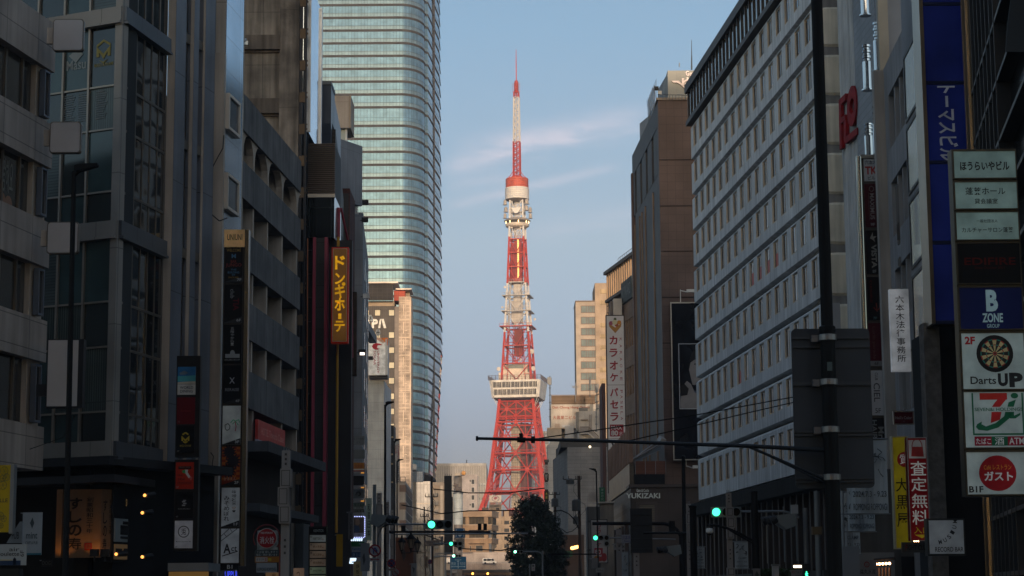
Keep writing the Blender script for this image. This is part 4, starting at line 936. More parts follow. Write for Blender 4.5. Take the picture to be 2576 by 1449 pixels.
# upper shaft of the tower: colour zones
zones = [(957, 837, RED), (837, 714, TWH), (714, 597, RED), (597, 500, TWH)]
plat = {957: 1.0, 916: 1, 871: 1, 823: 1.35, 784: 1.3, 745: 1.35, 711: 1, 672: 1, 636: 1, 602: 1, 560: 1, 534: 1, 500: 1}
pv = sorted(plat, reverse=True)
for va, vb, m_ in zones:
    for i in range(4): MB().tube(corner(i, z(va)), corner(i, z(vb)), .68 if va > 700 else .6, .6 if va > 700 else .5, 6).build('leg', m_, t)
for k, (va, vb) in enumerate(zip(pv, pv[1:])):
    m_ = [mm for a, b, mm in zones if b - 4 <= (va + vb) / 2 <= a + 4][0]; mb = MB(); ZA, ZB = z(va), z(vb)
    for i in range(4):
        a0_, a1_, b0_, b1_ = corner(i, ZA), corner(i, ZB), corner((i + 1) % 4, ZA), corner((i + 1) % 4, ZB); mid = facept(i, .5, ZA)
        mb.bar(a1_, mid, .38); mb.bar(b1_, mid, .38); mb.bar(a1_, b1_, .45)
        for f in (.33, .66):
            zz3 = ZA + (ZB - ZA) * f; mb.bar(facept(i, 0, zz3), facept(i, .25, zz3), .22); mb.bar(facept(i, 1, zz3), facept(i, .75, zz3), .22)
        for f in (.2, .8): mb.bar(facept(i, f, ZA), facept(i, f, ZB), .25)
    # ragged core: lift guide, ladders, feeder bundle
    hc = half(HW, ZA) * .36
    for s0, s1 in ((-1, -1), (1, -1), (1, 1), (-1, 1), (0, -1), (-.4, -1.1), (.5, -1.1)): mb.bar(T(s0 * hc, s1 * hc, ZA), T(s0 * hc * .95, s1 * hc * .95, ZB), .26)
    nk = 6
    for q_ in range(nk):
        z0_, z1_ = ZA + (ZB - ZA) * q_ / nk, ZA + (ZB - ZA) * (q_ + 1) / nk; sg = 1 if q_ % 2 else -1
        mb.bar(T(-hc * sg, -hc, z0_), T(hc * sg, -hc, z1_), .28); mb.bar(T(-hc, -hc, z1_), T(hc, -hc, z1_), .22); mb.bar(T(-hc, -hc * sg, z0_), T(-hc, hc * sg, z1_), .2)
    mb.build('lattice_section', m_, t)
    # platform with railing
    hp = half(HW, ZB) * plat[vb] + .4; mb = MB(); mb.box(p, -hp, hp, ZB - .35, ZB + .15, hp, hp - 2.4).box(p, -hp, hp, ZB - .35, ZB + .15, -hp + 2.4, -hp).box(p, -hp, -hp + 2, ZB - .35, ZB + .15, hp - 2.4, -hp + 2.4).box(p, hp - 2, hp, ZB - .35, ZB + .15, hp - 2.4, -hp + 2.4)
    for f in range(9): mb.bar(T(-hp + 2 * hp * f / 8, -hp, ZB), T(-hp + 2 * hp * f / 8, -hp, ZB + 1.5), .13)
    mb.bar(T(-hp, -hp, ZB + 1.5), T(hp, -hp, ZB + 1.5), .13); mb.build('platform', RED if m_ is RED else M('platform_grey', (.44, .40, .36), .6), t)
# solid core pieces: lift cabin, stair slabs, lit machine windows
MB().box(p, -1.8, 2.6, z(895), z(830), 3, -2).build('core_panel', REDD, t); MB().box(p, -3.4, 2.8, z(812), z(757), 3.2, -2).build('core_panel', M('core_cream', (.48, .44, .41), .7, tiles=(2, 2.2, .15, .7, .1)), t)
MB().box(p, -3.4, 2.8, z(712), z(610), 2.6, -2.4).build('core_panel', M('core_red', (.27, .03, .022), .7, tiles=(1.2, 2.2, .12, .55, .25)), t)
MB().box(p, -2.2, 2.2, z(757), z(715), 2.2, -2).build('core_panel', M('core_cream', (.48, .44, .41), .7), t)
mb = MB()
for k in range(22): v = 604 + k * 4.9; mb.box(p, .35, 1.25, z(v) - .55, z(v) + .35, 3.1, 2.7)
mb.build('lift_lamp', lamp('amber_lamp', (1, .55, .16), .9), t)
MB().prism(p, [(-3, z(700)), (3.2, z(700)), (1.2, z(712)), (-1.2, z(712))], 3.3, 2.8).build('counterweight', RED, t)
# ring deck and round top deck
ct_ = T(0, 0, 0); r_ = 7.1
MB().lathe(ct_, [(5.2, z(572)), (6.6, z(569)), (6.9, z(565)), (6.7, z(562))], 32).build('ring_deck', M('ring_cream', (.58, .50, .43), .5), t, smooth=False)
MB().lathe(ct_, [(6.3, z(562)), (6.9, z(556))], 32).build('ring_window', M('ring_glass', (.05, .045, .035), .2), t)
MB().lathe(ct_, [(7.5, z(556)), (7.7, z(554.5)), (6.3, z(550)), (5.8, z(549))], 32).build('ring_roof', M('ring_grey', (.30, .26, .23), .6), t)
mb = MB()
for a in (200, 232, 275, 318, 340): mb.tube(ct_ + Vector((6.85 * math.cos(R(a)), 6.85 * math.sin(R(a)), z(562))), ct_ + Vector((6.95 * math.cos(R(a)), 6.95 * math.sin(R(a)), z(557))), .28, n=6)
mb.build('ring_lamp', lamp('ring_lamp', (1, .66, .3), 2.4), t)
def drum(v0, v1, r, m_, nm, n):
    prof = []
    for k in range(n):
        za, zb = z(v1) + (z(v0) - z(v1)) * k / n, z(v1) + (z(v0) - z(v1)) * (k + 1) / n
        prof += [(r - .2, za), (r, za + .12), (r, zb - .12), (r - .2, zb)]
    MB().lathe(ct_, prof, 36).build(nm, m_, t)
drum(472, 501, 6.95, TWH, 'top_deck_lower', 6); drum(448.5, 472, 6.6, M('top_red', (.46, .075, .035), .5), 'top_deck_upper', 5)
MB().lathe(ct_, [(4.2, z(507)), (6.6, z(501.5))], 32).build('top_deck_underside', M('deck_under', (.12, .10, .09), .8), t)
mb = MB()
for v, s, r_ in ((512, -6.3, .9), (512, 6.2, 1.1), (530, -5.9, 1.0), (528, 6.1, 1.0), (533, 8.2, .9), (546, -6.4, .8), (548, 8.3, .9)):
    c = T(s, -4.5, z(v)); mb.lathe(c, [(r_ * .7, -1.2), (r_ * 1.5, -1.1), (r_ * 1.5, -.9), (r_, -.8), (r_, 1.2), (r_ * .6, 1.9), (.1, 2.1)], 12)
mb.build('radome', M('radome_grey', (.36, .32, .29), .6), t)
MB().prism(p, [(-3, z(524)), (3, z(524)), (.8, z(538)), (-.8, z(538))], 4.4, 3.4).build('hopper_panel', TWH, t)
for (u, v, r_, m2) in ((1270, 722, 1.1, 0), (1327, 757, 1.4, 0), (1338, 884, 2.1, 1), (1308, 905, 1.5, 0), (1341, 927, 2.1, 1), (1254.5, 928, 1.8, 0), (1264, 773, 1.0, 0), (1345, 803, 1.1, 0)):
    c = P(u, v, TY - 3); MB().tube(c, c + Vector((.2, .9, 0)), r_ * .66, r_ * .35, 14).build('dish', M('dish_white', (.55, .5, .46), .5), t)
mb = MB()
for a in range(12): 
    q_ = R(a * 30); mb.bar(ct_ + Vector((5.4 * math.cos(q_), 5.4 * math.sin(q_), z(449))), ct_ + Vector((5.4 * math.cos(q_), 5.4 * math.sin(q_), z(444))), .3)
mb.lathe(ct_, [(4.6, z(449)), (3.4, z(443)), (2.6, z(442))], 16); mb.build('mast_foot', RED, t)
# antenna mast
def mast(v0, v1, w0, w1, m_, n):
    mb = MB(); ZA, ZB = z(v0), z(v1)
    for i in range(4):
        s = ((-1, -1), (1, -1), (1, 1), (-1, 1)); a, b = s[i], s[(i + 1) % 4]; mb.bar(T(a[0] * w0, a[1] * w0, ZA), T(a[0] * w1, a[1] * w1, ZB), .5)
        for k in range(n):
            f0, f1 = k / n, (k + 1) / n; wa, wb = w0 + (w1 - w0) * f0, w0 + (w1 - w0) * f1; za, zb = ZA + (ZB - ZA) * f0, ZA + (ZB - ZA) * f1
            aa, bb = (a, b) if k % 2 else (b, a); mb.bar(T(aa[0] * wa, aa[1] * wa, za), T(bb[0] * wb, bb[1] * wb, zb), .28); mb.bar(T(a[0] * wb, a[1] * wb, zb), T(b[0] * wb, b[1] * wb, zb), .26)
    mb.bar(T(0, 0, ZA), T(0, 0, ZB), .55); mb.build('mast', m_, t)
mast(445, 355, 1.95, 1.85, RED, 12); mast(355, 243, 1.75, 1.45, TWH, 14); mast(243, 229, 1.4, 1.35, RED, 2)
mb = MB()
for k in range(6): mb.tube(T(0, 0, z(231) + k * 1.05), T(0, 0, z(231) + k * 1.05 + .85), 1.35, 1.35, 8)
mb.tube(T(0, 0, z(231)), T(0, 0, z(201)), 1.0, 1.0, 8); mb.build('antenna_panel', M('antenna_red', (.36, .035, .03), .5), t)
mb = MB().tube(T(0, 0, z(201)), T(0, 0, z(150)), .32, .28, 6).tube(T(0, 0, z(150)), T(0, 0, z(122)), .24, .14, 6)
for s in (-1, 1):
    for k in range(4): mb.bar(T(s * 1.2, 0, z(228 - k * 6)), T(s * 2.1, 0, z(228 - k * 6)), .12)
    mb.bar(T(s * 2.1, 0, z(230)), T(s * 2.1, 0, z(206)), .12); mb.bar(T(s * 4.6, -1, z(446)), T(s * 1.8, -1, z(428)), .3)
mb.build('spire', RED, t)

# ------------------------------------------------------------------ far buildings round the tower
def wins(pl, t, us, vs, w_, h_, m_, frame=None, d=.05, sub=True):
    for v in vs:
        for u in us:
            b = pl.px(u, v, u + w_, v + h_); wn = MB().box(pl, *b, d, -.2).build('window', m_, t)
            if frame: MB().frame(pl, b[0] - .08, b[1] + .08, b[2] - .08, b[3] + .08, .12, d + .08, d - .05).build('frame', frame, wn)
WG = glass('far_window_glass', (.05, .05, .05), .6, spec=.1)
def tower_block(name, lb, u0, u1, v0, Y, m_, depth=20, cat='building'):
    q = FR(u0, Y, (v0 + 1449) / 2); a = q.px(u0, v0, u1, 1449); t = thing(name, lb, cat, base(q, (a[0] + a[1]) / 2))
    MB().box(q, a[0], a[1], -6, a[3], 0, -depth).build('wall', m_, t); return t, q, a
t, q, a = tower_block('ribbed_office_block', 'pale ribbed office block far behind, left of the tower foot', 1096, 1224.5, 1168, 1300, M('ribbed_pale_wall', (.30, .27, .235), .8, noise=None), 60)
mb = MB(); n = 22
for k in range(n):
    s = a[0] + (a[1] - a[0]) * (k + .5) / n; mb.box(q, s - .32, s + .32, a[2], a[3] - 1, .5, 0)
mb.box(q, a[0], a[1], a[3] - 1.2, a[3] + .6, .6, -2); rb = mb.build('rib', M('pale_rib_wall', (.42, .385, .345), .8), t)
for v in (1216, 1234, 1252, 1270, 1288): MB().pbox(q, 1106, v, 1223, v + 8, .2, 0).build('window_row', M('far_blind', (.36, .38, .36), .8, spec=.05, tiles=(2.4, 9, .5, .5, .1)), t)
MB().tube(P(1174, 1170, 1300), P(1174, 1157, 1300), .3).build('antenna_rod', DARK, t)
t, q, a = tower_block('grey_apartment_tower', 'grey blue apartment tower seen through the tower legs', 1326, 1360, 1107, 1420, M('apartment_tower_wall', (.16, .18, .21), .7, tiles=(4.2, 3.3, .7, .55, .25)), 30)
t, q, a = tower_block('apartment_slab', 'hazy apartment slab right of the tower legs', 1358, 1382, 1085, 1380, M('apartment_slab_wall', (.24, .22, .21), .7, tiles=(3.6, 3.3, .6, .55, .2)), 30)
# pale block with stacked windows
q = FR(1163, 750, 1250); t = thing('pale_apartment_block', 'pale pinkish apartment block with a single column of windows behind the brown house', 'building', base(q, 3))
PALE = M('lit_pink_render', (.42, .365, .345), .85, dirt=.15)
a = q.px(1163, 1194, 1202, 1449); MB().box(q, a[0], a[1], -4, a[3], 0, -14).build('wall', PALE, t)
c = Pl(1141, 760, 1163, 750, 1250); MB().box(c, 0, c.L, -4, c.sz(1160, 1195)[1], -.05, -6).build('side_wall', M('shaded_cream_render', (.40, .31, .235), .85, dirt=.15), t)  # lit tone put into the front colour, shaded tone into this side
wins(q, t, (1186,), (1206, 1226, 1245.5, 1265.5), 7.5, 12, WG, WHITEP); wins(q, t, (1181.5,), (1207.5, 1267.5), 3, 4.5, WG)
MB().pbox(q, 1144, 1189, 1158, 1196, -1, -5).build('roof_room', M('cream_room', (.40, .34, .28), .7), t); MB().ball(P(1166, 1190, 749), .9, 8).build('roof_lamp', M('amber_globe', (.6, .3, .1), .3), t)
stt = thing('fire_stair', 'dark outside stair zigzagging on the pale apartment block', 'stair', P(1151, 1238, 748)); mb = MB()
for (a_, b_) in (((1141, 1219), (1153, 1223)), ((1153, 1223), (1146, 1233)), ((1146, 1233), (1161, 1229))): mb.tube(P(*a_, 746), P(*b_, 746), .7, n=5)
mb.build('flight', M('stair_brown', (.10, .08, .07), .7), stt)
# tank, black-draped shaft
cc = P(1152.5, 1318, 600); t = thing('silver_tank', 'round silver tank tower beside the black draped column', 'tank', (cc.x, cc.y, 0))
zt2 = P(1152, 1243, 600).z; MB().lathe((cc.x, cc.y, 0), [(1.45, P(1152, 1320, 600).z), (1.45, zt2 - 4.6), (1.5, zt2 - 4.55), (1.45, zt2 - 4.5), (1.45, zt2)], 28).build('drum', M('silver_drum', (.40, .43, .44), .7, .2, tiles=(2, 3, .04, .6, .1)), t, smooth=True)
MB().lathe((cc.x, cc.y, 0), [(1.6, zt2), (1.6, zt2 + .35), (1.4, zt2 + .4)], 28).build('rim', GALV, t); MB().lathe((cc.x, cc.y, 0), [(1.3, 0), (1.3, P(1152, 1320, 600).z)], 20).build('base', M('tank_base', (.16, .14, .13), .5, tiles=(1, 1.5, .1, .5, .2)), t)
q = FR(1117, 380, 1290); t = thing('draped_column', 'black netted scaffold column standing before the pale buildings', 'scaffold', base(q, .8)); NET = M('black_net', (.018, .017, .017), .9, noise=(1.2, .5), bump=.8)
random.seed(5)
zz4 = [q.sz(1128, v)[1] for v in (1395, 1350, 1300, 1250, 1215, 1197)]; mb = MB()
for k, (z0, z1) in enumerate(zip(zz4, zz4[1:])):
    j = random.uniform(-.08, .08); mb.box(q, q.sz(1117 + j * 8, 1290)[0], q.sz(1138.5 + j * 8 if k < 3 else 1136, 1290)[0], z0, z1, j * .5, -1.6)
mb.build('netting', NET, t); mb = MB()
for u in (1120, 1125, 1130, 1135): mb.tube(P(u, 1199, 379.8), P(u, 1192, 379.8), .05, n=5)
mb.build('pole_top', DARK, t)
# beige block with air conditioners
t, q, a = tower_block('beige_utility_block', 'beige block hung with air conditioners left of the black draped column', 1077, 1118, 1213, 560, M('beige_utility_wall', (.27, .225, .185), .85, dirt=.3), 14)
mb = MB(); wn = []
for k in range(8):
    v = 1240 + k * 22; mb.pbox(q, 1093, v, 1103, v + 9, .9, 0).pbox(q, 1082, v + 6, 1090, v + 14, .5, 0); wn.append(v)
mb.build('air_conditioner', M('ac_grey', (.14, .13, .12), .6), t); MB().pbox(q, 1081, 1220, 1105, 1232, .2, 0).build('louvre_panel', M('tan_panel', (.25, .19, .14), .7), t); MB().pbox(q, 1108, 1222, 1114, 1449, .3, 0).build('pilaster', M('cream_room', (.40, .34, .28), .7), t)
# brown balcony house
q = FR(1164, 650, 1340); t = thing('brown_balcony_house', 'brown flat roofed house with corner balconies above the expressway', 'building', base(q, 5)); TAN = M('tan_tile', (.28, .185, .115), .75, dirt=.15); SAND = M('sand_band', (.36, .28, .215), .8)
c = Pl(1236, 650, 1253, 664, 1340)
def lev(v): return q.sz(1200, v)[1]
MB().box(q, 0, q.sz(1231, 1340)[0], -3, lev(1290), -1.3, -14).build('wall', TAN, t)
for v0, v1, o_ in ((1286.5, 1300, .5), (1321, 1333, .3), (1355, 1367, .2)):
    MB().box(q, -.2, q.sz(1236, 1340)[0] - (0 if v0 < 1340 else 1.7), lev(v1), lev(v0), o_, -1.35).box(c, 0, c.L, lev(v1), lev(v0), o_ * .4, -1).build('balcony_band', TAN if v0 > 1290 else M('tan_parapet', (.33, .23, .155), .8), t); MB().box(q, -.2, q.sz(1236, 1340)[0] - (0 if v0 < 1340 else 1.7), lev(v0) - .05, lev(v0) + .25, o_ + .12, -1.3).box(c, -.1, c.L, lev(v0) - .05, lev(v0) + .25, o_ * .4 + .12, -1).build('coping', SAND, t)
for u0, u1 in ((1171, 1180), (1218, 1228)): MB().pbox(q, u0, 1300, u1, 1395, .1, -1.3).build('pier', TAN, t)
BRN = glass('bronze_blind_glass', (.06, .048, .032), .7, spec=.1, tiles=(.55, 9, .06, .5, .3))
for v0, v1 in ((1301, 1320), (1334, 1355)):
    for u0, u1 in ((1164, 1171), (1180.5, 1218), (1228, 1240)): MB().pbox(q, u0, v0, u1, v1, -.9, -1.25).build('window', BRN, t)
    MB().box(c, .4, c.L - .6, lev(v1), lev(v0), -.5, -.9).build('window', BRN, t)
for u0, u1, v0 in ((1181, 1186, 1372), (1196, 1215, 1371)):
    wn = MB().pbox(q, u0, v0, u1, 1388, -1.1, -1.28).build('window', WG, t); MB().frame(q, *q.px(u0, v0, u1, 1388), .15, -1.05, -1.2).build('frame', SAND, wn)
MB().pbox(q, 1230, 1334, 1236, 1395, -.3, -1.4).build('stair_shaft', M('blue_grey_shaft', (.10, .11, .13), .7), t); MB().pbox(q, 1212, 1276, 1228, 1286, -4, -8).build('roof_box', M('dark_brown_box', (.07, .045, .04), .7), t)
# beige apartment houses by the tree
q = FR(1230, 700, 1330); t = thing('beige_apartment_house', 'beige apartment house with paired windows, half behind the dark tree', 'building', base(q, 8)); BG = M('beige_house_wall', (.38, .285, .205), .85, dirt=.15)
MB().pbox(q, 1250, 1299, 1300, 1449, 0, -12).build('wall', BG, t); MB().pbox(q, 1231, 1270, 1262, 1449, .8, -8).build('stair_tower', BG, t); MB().pbox(q, 1264, 1282, 1298, 1299, -2, -9).build('roof_floor', M('dark_brown_roof', (.06, .03, .028), .8), t); MB().pbox(q, 1268, 1285, 1280, 1299, -1, -3).build('roof_room', BG, t)
wins(q, t, (1250, 1268.5, 1293), (1310, 1329.5, 1349.5, 1369), 12.5, 9, WG, M('tan_frame', (.22, .17, .12), .6)); MB().pbox(q, 1248, 1278, 1256, 1283, .9, .7).build('vent', DARK, t)
q2 = FR(1231, 690, 1255); b = q2.px(1231, 1246, 1261, 1263); t = thing('round_crest_board', 'white rooftop board with a round purple crest on a beige stair tower', 'sign', base(q2, (b[0] + b[1]) / 2, 0, b[2] - 1.2))
sign_panel(t, q2, 1231, 1246, 1261, 1263, (.52, .46, .40), 0, 0, (('#disc', .2, .06, .84, .94, (.10, .06, .14)), ('#disc', .25, .13, .79, .87, (.52, .46, .40), dict(l=.03)), ('#poly', 0, 0, 0, 0, (.28, .06, .09), dict(l=.06, p=[(.32, .42), (.52, .2), (.74, .35), (.6, .5), (.74, .62), (.52, .56), (.5, .8), (.46, .8), (.47, .56), (.32, .7), (.42, .5)]))), th=.4)
mb = MB()
for k in range(9): mb.bar(P(1232 + k * 3.4, 1263, 690), P(1234 + k * 3.4, 1271, 690), .18); mb.bar(P(1235 + k * 3.2, 1263, 690), P(1232 + k * 3.2, 1271, 690), .18)
mb.build('scaffold_base', M('scaffold_grey', (.26, .22, .19), .6), t)
# small striped building, curtain glass, balcony mesh left of centre
q = FR(1008, 430, 1300); t = thing('striped_office', 'small office with brown stripes and a row of tiny side windows', 'building', base(q, 1)); ST = M('stripe_beige', (.29, .26, .235), .8, dirt=.2); SB = M('stripe_brown', (.13, .085, .065), .8)
a = q.px(1006, 1213, 1020, 1449); MB().box(q, a[0], a[1], 0, a[3], 0, -4).build('wall', ST, t); c = Pl(1020, 430, 1036.5, 470, 1300); zc = c.sz(1021, 1212)[1]
MB().box(c, 0, c.L, 0, zc, 0, -4).build('side_wall', ST, t); pitch = 44 * 430 / F
for k in range(5):
    z1 = zc - .8 - k * pitch; MB().box(q, a[0] - .1, a[1] + .05, z1 - 1.5, z1, .12, 0).box(c, 0, c.L, z1 - 1.5, z1, .12, 0).build('stripe', SB, t)
    for s in range(10): MB().box(c, .8 + s * 4, 2.4 + s * 4, z1 - 3.4, z1 - 1.9, .08, 0).build('window', WG, t)
MB().frame(q, a[0], a[1], a[3], a[3] + 1.2, .12, .1, 0).build('roof_rail', DARK, t)
t, q, a = tower_block('curtain_glass_block', 'pinkish curtained glass block below the skyscraper', 1034, 1082, 1211, 520, glass('pink_curtain_glass', (.17, .155, .14), .4, .2, tiles=(.85, 30, .10, .35, .35), var=.6), 16)
mb = MB(); [mb.box(q, a[0], a[1], a[3] - 6 - k * 6.4, a[3] - 5.8 - k * 6.4, .1, 0) for k in range(4)]; mb.build('floor_line', BRONZE, t)
MB().pbox(q, 1033, 1168, 1047, 1182, 1, -4).build('white_ledge', M('pale_ledge', (.5, .46, .43), .7), t); MB().pbox(q, 1033, 1187, 1064, 1212, .6, -6).build('roof_mesh', M('blue_mesh', (.13, .16, .20), .6, tiles=(.5, .5, .08, .6, .2)), t)
# ------------------------------------------------------------------ elevated expressway with vehicles
q = FR(1060, 600, 1420); t = thing('elevated_expressway', 'elevated expressway with a pale noise wall crossing the street', 'bridge', base(q, 15)); z_ = lambda v: q.sz(1200, v)[1]
x0, x1 = q.sz(1000, 1420)[0], q.sz(1430, 1420)[0]
MB().box(q, x0, x1, z_(1388), z_(1470) , -9, -9.4).build('noise_wall', M('noise_wall_beige', (.42, .35, .31), .75, tiles=(3.3, 2.2, .05, .8, .04), dirt=.12), t)
MB().box(q, x0, x1, z_(1433), z_(1417), 0, -.4).build('parapet', M('parapet_beige', (.40, .33, .29), .8, dirt=.2), t); MB().box(q, x0, x1, z_(1440), z_(1433.5), .3, -10).build('deck', DARK, t); MB().box(q, x0, x1, z_(1446), z_(1440.2), -.5, -9).build('girder', M('brown_girder', (.12, .08, .05), .6), t)
mb = MB(); mb.box(q, x0, x1, z_(1416), z_(1415), -.1, -.2)
for k in range(26): s = x0 + (x1 - x0) * k / 26; mb.box(q, s, s + .1, z_(1417), z_(1414.5), -.1, -.2)
mb.build('guard_rail', GALV, t)
for u in (1100, 1180, 1270): MB().box(q, q.sz(u, 1440)[0], q.sz(u, 1440)[0] + 2, 0, z_(1446), -3, -5).build('pier', M('pier_grey', (.2, .18, .17), .8), t)
for u in (1189, 1227): MB().ball(P(u, 1443, 597), .32, 8).build('lamp', lamp('orange_lamp', (1, .35, .05), 5), t)
def car(Y, u0, u1, v0, v1, lb, truck=False):
    q = FR(u0, Y, v0); a = q.px(u0, v0, u1, v1); L_, H_ = a[1] - a[0], a[3] - a[2]; t = thing('truck' if truck else 'van', lb, 'truck' if truck else 'van', base(q, (a[0] + a[1]) / 2, -.9, a[2] - .1))
    X0, X1, Z0, Z1 = a; WHC = M('vehicle_white', (.72, .68, .64), .35, noise=None)
    if truck: MB().box(q, X0, X1 - .9, Z0 + .35, Z1, 0, -1.8).build('cargo_box', WHC, t); MB().prism(q, [(X1 - .85, Z0 + .2), (X1, Z0 + .2), (X1, Z0 + H_ * .55), (X1 - .25, Z0 + H_ * .9), (X1 - .85, Z0 + H_ * .9)], 0, -1.8).build('cab', WHC, t)
    else:
        prof = [(X0, Z0 + .18), (X1, Z0 + .18), (X1, Z0 + H_ * .42), (X1 - L_ * .13, Z0 + H_ * .55), (X1 - L_ * .24, Z1 - .05), (X1 - L_ * .3, Z1), (X0 + .12, Z1), (X0, Z0 + H_ * .75)]
        MB().prism(q, prof, 0, -1.7).build('body', WHC, t)
        for f0, f1 in ((.07, .29), (.32, .60), (.63, .80)):
            g = MB().prism(q, [(X0 + L_ * f0, Z0 + H_ * .5), (X0 + L_ * f1 + (.05 * L_ if f0 > .6 else 0), Z0 + H_ * .5), (X0 + L_ * f1 - (.02 * L_ if f0 > .6 else 0), Z0 + H_ * .88), (X0 + L_ * f0, Z0 + H_ * .88)], .03, -.02); g.build('window', glass('car_glass', (.015, .015, .016), .08), t)
    for f in (.2, .8): MB().disc(q, X0 + L_ * f, Z0 + .2, .3, .03, -.2, 16).build('wheel', BLACK, t)
    if not truck: MB().box(q, X1 - .12, X1 + .02, Z0 + H_ * .3, Z0 + H_ * .42, .02, -.3).build('headlight', M('headlamp', (.6, .6, .6), .2), t)
car(596, 1214, 1249, 1404, 1418, 'white minivan driving right along the expressway wall'); car(597, 1108, 1134, 1404, 1418, 'white box truck behind the blue road sign on the expressway', True)
# ------------------------------------------------------------------ right side, far to near
# rooftop billboard building with lettering
q = FR(1388, 380, 1050); t = thing('lettered_building', 'cream building with red roof lettering and a slatted rooftop screen right of the tower', 'building', base(q, 5)); CRW = M('cream_wall', (.48, .42, .36), .85, dirt=.12)
MB().pbox(q, 1388, 1017, 1515, 1449, 0, -14).build('wall', CRW, t)
MB().pbox(q, 1387, 994, 1497, 1016, -.6, -2).build('screen_back', M('screen_brown', (.13, .085, .055), .8), t); mb = MB(); a = q.px(1387, 992, 1497, 1016.5)
for k in range(44):
    s = a[0] + (a[1] - a[0]) * k / 44; mb.box(q, s, s + .09, a[2], a[3], -.3, -.5)
for zz5 in (a[2] + .3, a[3] - .3, (a[2] + a[3]) / 2): mb.box(q, a[0], a[1], zz5, zz5 + .12, -.2, -.3)
mb.build('screen_slat', M('slat_tan', (.22, .15, .10), .7), t)
mb = MB(); put_text(mb, q, 'Dah Chong Hong (Japan)', *q.px(1390, 1021.5, 1483, 1029.5), .1); put_text(mb, q, '大昌第二ビル', *q.px(1390.5, 1045.5, 1449, 1055), .1, bold=.03); mb.build('lettering', face((.34, .07, .035)), t)
MB().pbox(q, 1396, 1066, 1408, 1082, .4, 0).pbox(q, 1445, 1036, 1452, 1043, .3, 0).build('vent_panel', M('tan_vent', (.36, .28, .22), .7), t); MB().pbox(q, 1376, 1080, 1412, 1106, 3, -1).build('low_block', M('cream_low', (.52, .43, .35), .8), t); MB().pbox(q, 1376, 1079, 1450, 1081.5, 3.2, -1).build('ledge', M('sunny_ledge', (.6, .47, .35), .7), t)
MB().pbox(q, 1420, 1076, 1442, 1106, 4, 1).pbox(q, 1414, 1070, 1434, 1079, .8, 0).build('pale_annex', M('pale_blue_annex', (.46, .44, .43), .7), t)
q2 = FR(1450, 366, 1070); t = thing('white_stair_house', 'white rooftop house with ladder, stair and antennas right of the red lettering', 'roof house', base(q2, 2, 0, q2.sz(1480, 1106)[1])); MB().pbox(q2, 1456, 1034, 1516, 1106, 0, -8).build('wall', M('white_render', (.56, .50, .45), .85, dirt=.15), t)
MB().pbox(q2, 1450, 1036, 1456, 1084, .2, -3).build('side_duct', M('grey_duct', (.24, .22, .2), .6), t); MB().pbox(q2, 1461, 1054.5, 1479, 1057.5, .5, 0).build('hood', M('hood_tan', (.36, .29, .24), .7), t)
mb = MB()
for u in (1482.5, 1488): mb.tube(P(u, 1042, 365.6), P(u, 1090, 365.6), .05, n=5)
for k in range(14): mb.tube(P(1482.5, 1045 + k * 3.3, 365.6), P(1488, 1045 + k * 3.3, 365.6), .04, n=4)
mb.build('ladder', M('ladder_tan', (.4, .32, .26), .6), t); mb = MB()
for k in range(10): mb.tube(P(1459 + k * 2.4, 1074, 365), P(1459 + k * 2.4, 1088, 365), .04, n=4)
for k in range(9): mb.tube(P(1482 + k * 2.9, 1074 + k * 2.7, 365), P(1482 + k * 2.9, 1088 + k * 2.7, 365), .04, n=4)
mb.tube(P(1459, 1074, 365), P(1481, 1074, 365), .06, n=4).tube(P(1481, 1074, 365), P(1506, 1098, 365), .06, n=4); mb.build('stair_rail', M('rail_brown2', (.2, .14, .1), .6), t)
MB().prism(q2, [q2.sz(1459, 1090), q2.sz(1481, 1090), q2.sz(1506, 1112), q2.sz(1500, 1112), q2.sz(1479, 1093), q2.sz(1459, 1093)], 1.2, .1).build('stair', M('white_stair', (.55, .48, .42), .7), t)
mb = MB().pbox(q2, 1457, 1025, 1479, 1033, -.5, -2); mb.build('air_unit', M('unit_grey', (.22, .2, .18), .6), t)
for (u, v0, v1, r, lb, Y) in ((1383.5, 946, 1058, .22, 'grey antenna mast standing clear of the cream building edge', 379), (1500, 965, 1086, .16, 'thick antenna mast on the white stair house', 364), (1484, 948, 1000, .12, 'thin antenna mast in front of the beige tower windows', 364), (1504, 962, 1030, .10, 'thin antenna mast nearest the karaoke sign', 364)):
    t = thing('antenna_mast', lb, 'antenna', P(u, v1, Y), 'antenna masts on the roofs'); MB().tube(P(u, v1, Y), P(u, v0, Y), r * .6, r * .5, 6).build('pole', GALV, t); mb = MB(); mb.tube(P(u, v0 + 4, Y), P(u, v0 + 22, Y), r * 1.5, n=8)
    if u < 1400: mb.tube(P(u - 4, v0 + 3, Y), P(u - 4, v0 + 20, Y), .25, n=6)
    mb.build('radiator', M('antenna_grey', (.27, .26, .25), .5), t); mb = MB(); [mb.tube(P(u - 3, v, Y), P(u + 3, v, Y), .08, n=5) for v in range(int(v0) + 30, int(v1), 18)]; mb.build('clamp', GALV, t)
t = thing('tv_aerial', 'small comb-shaped television aerial on the slatted screen', 'antenna', P(1447, 1000, 378)); mb = MB().tube(P(1447.5, 1010, 378), P(1447.5, 963, 378), .06, n=5)
for k, w_ in enumerate((9, 7, 9, 6)): mb.tube(P(1447 - w_, 971 + k * 1.6, 378), P(1447 + w_, 971 + k * 1.6, 378), .04, n=4)
mb.build('aerial', M('antenna_grey', (.27, .26, .25), .5), t)
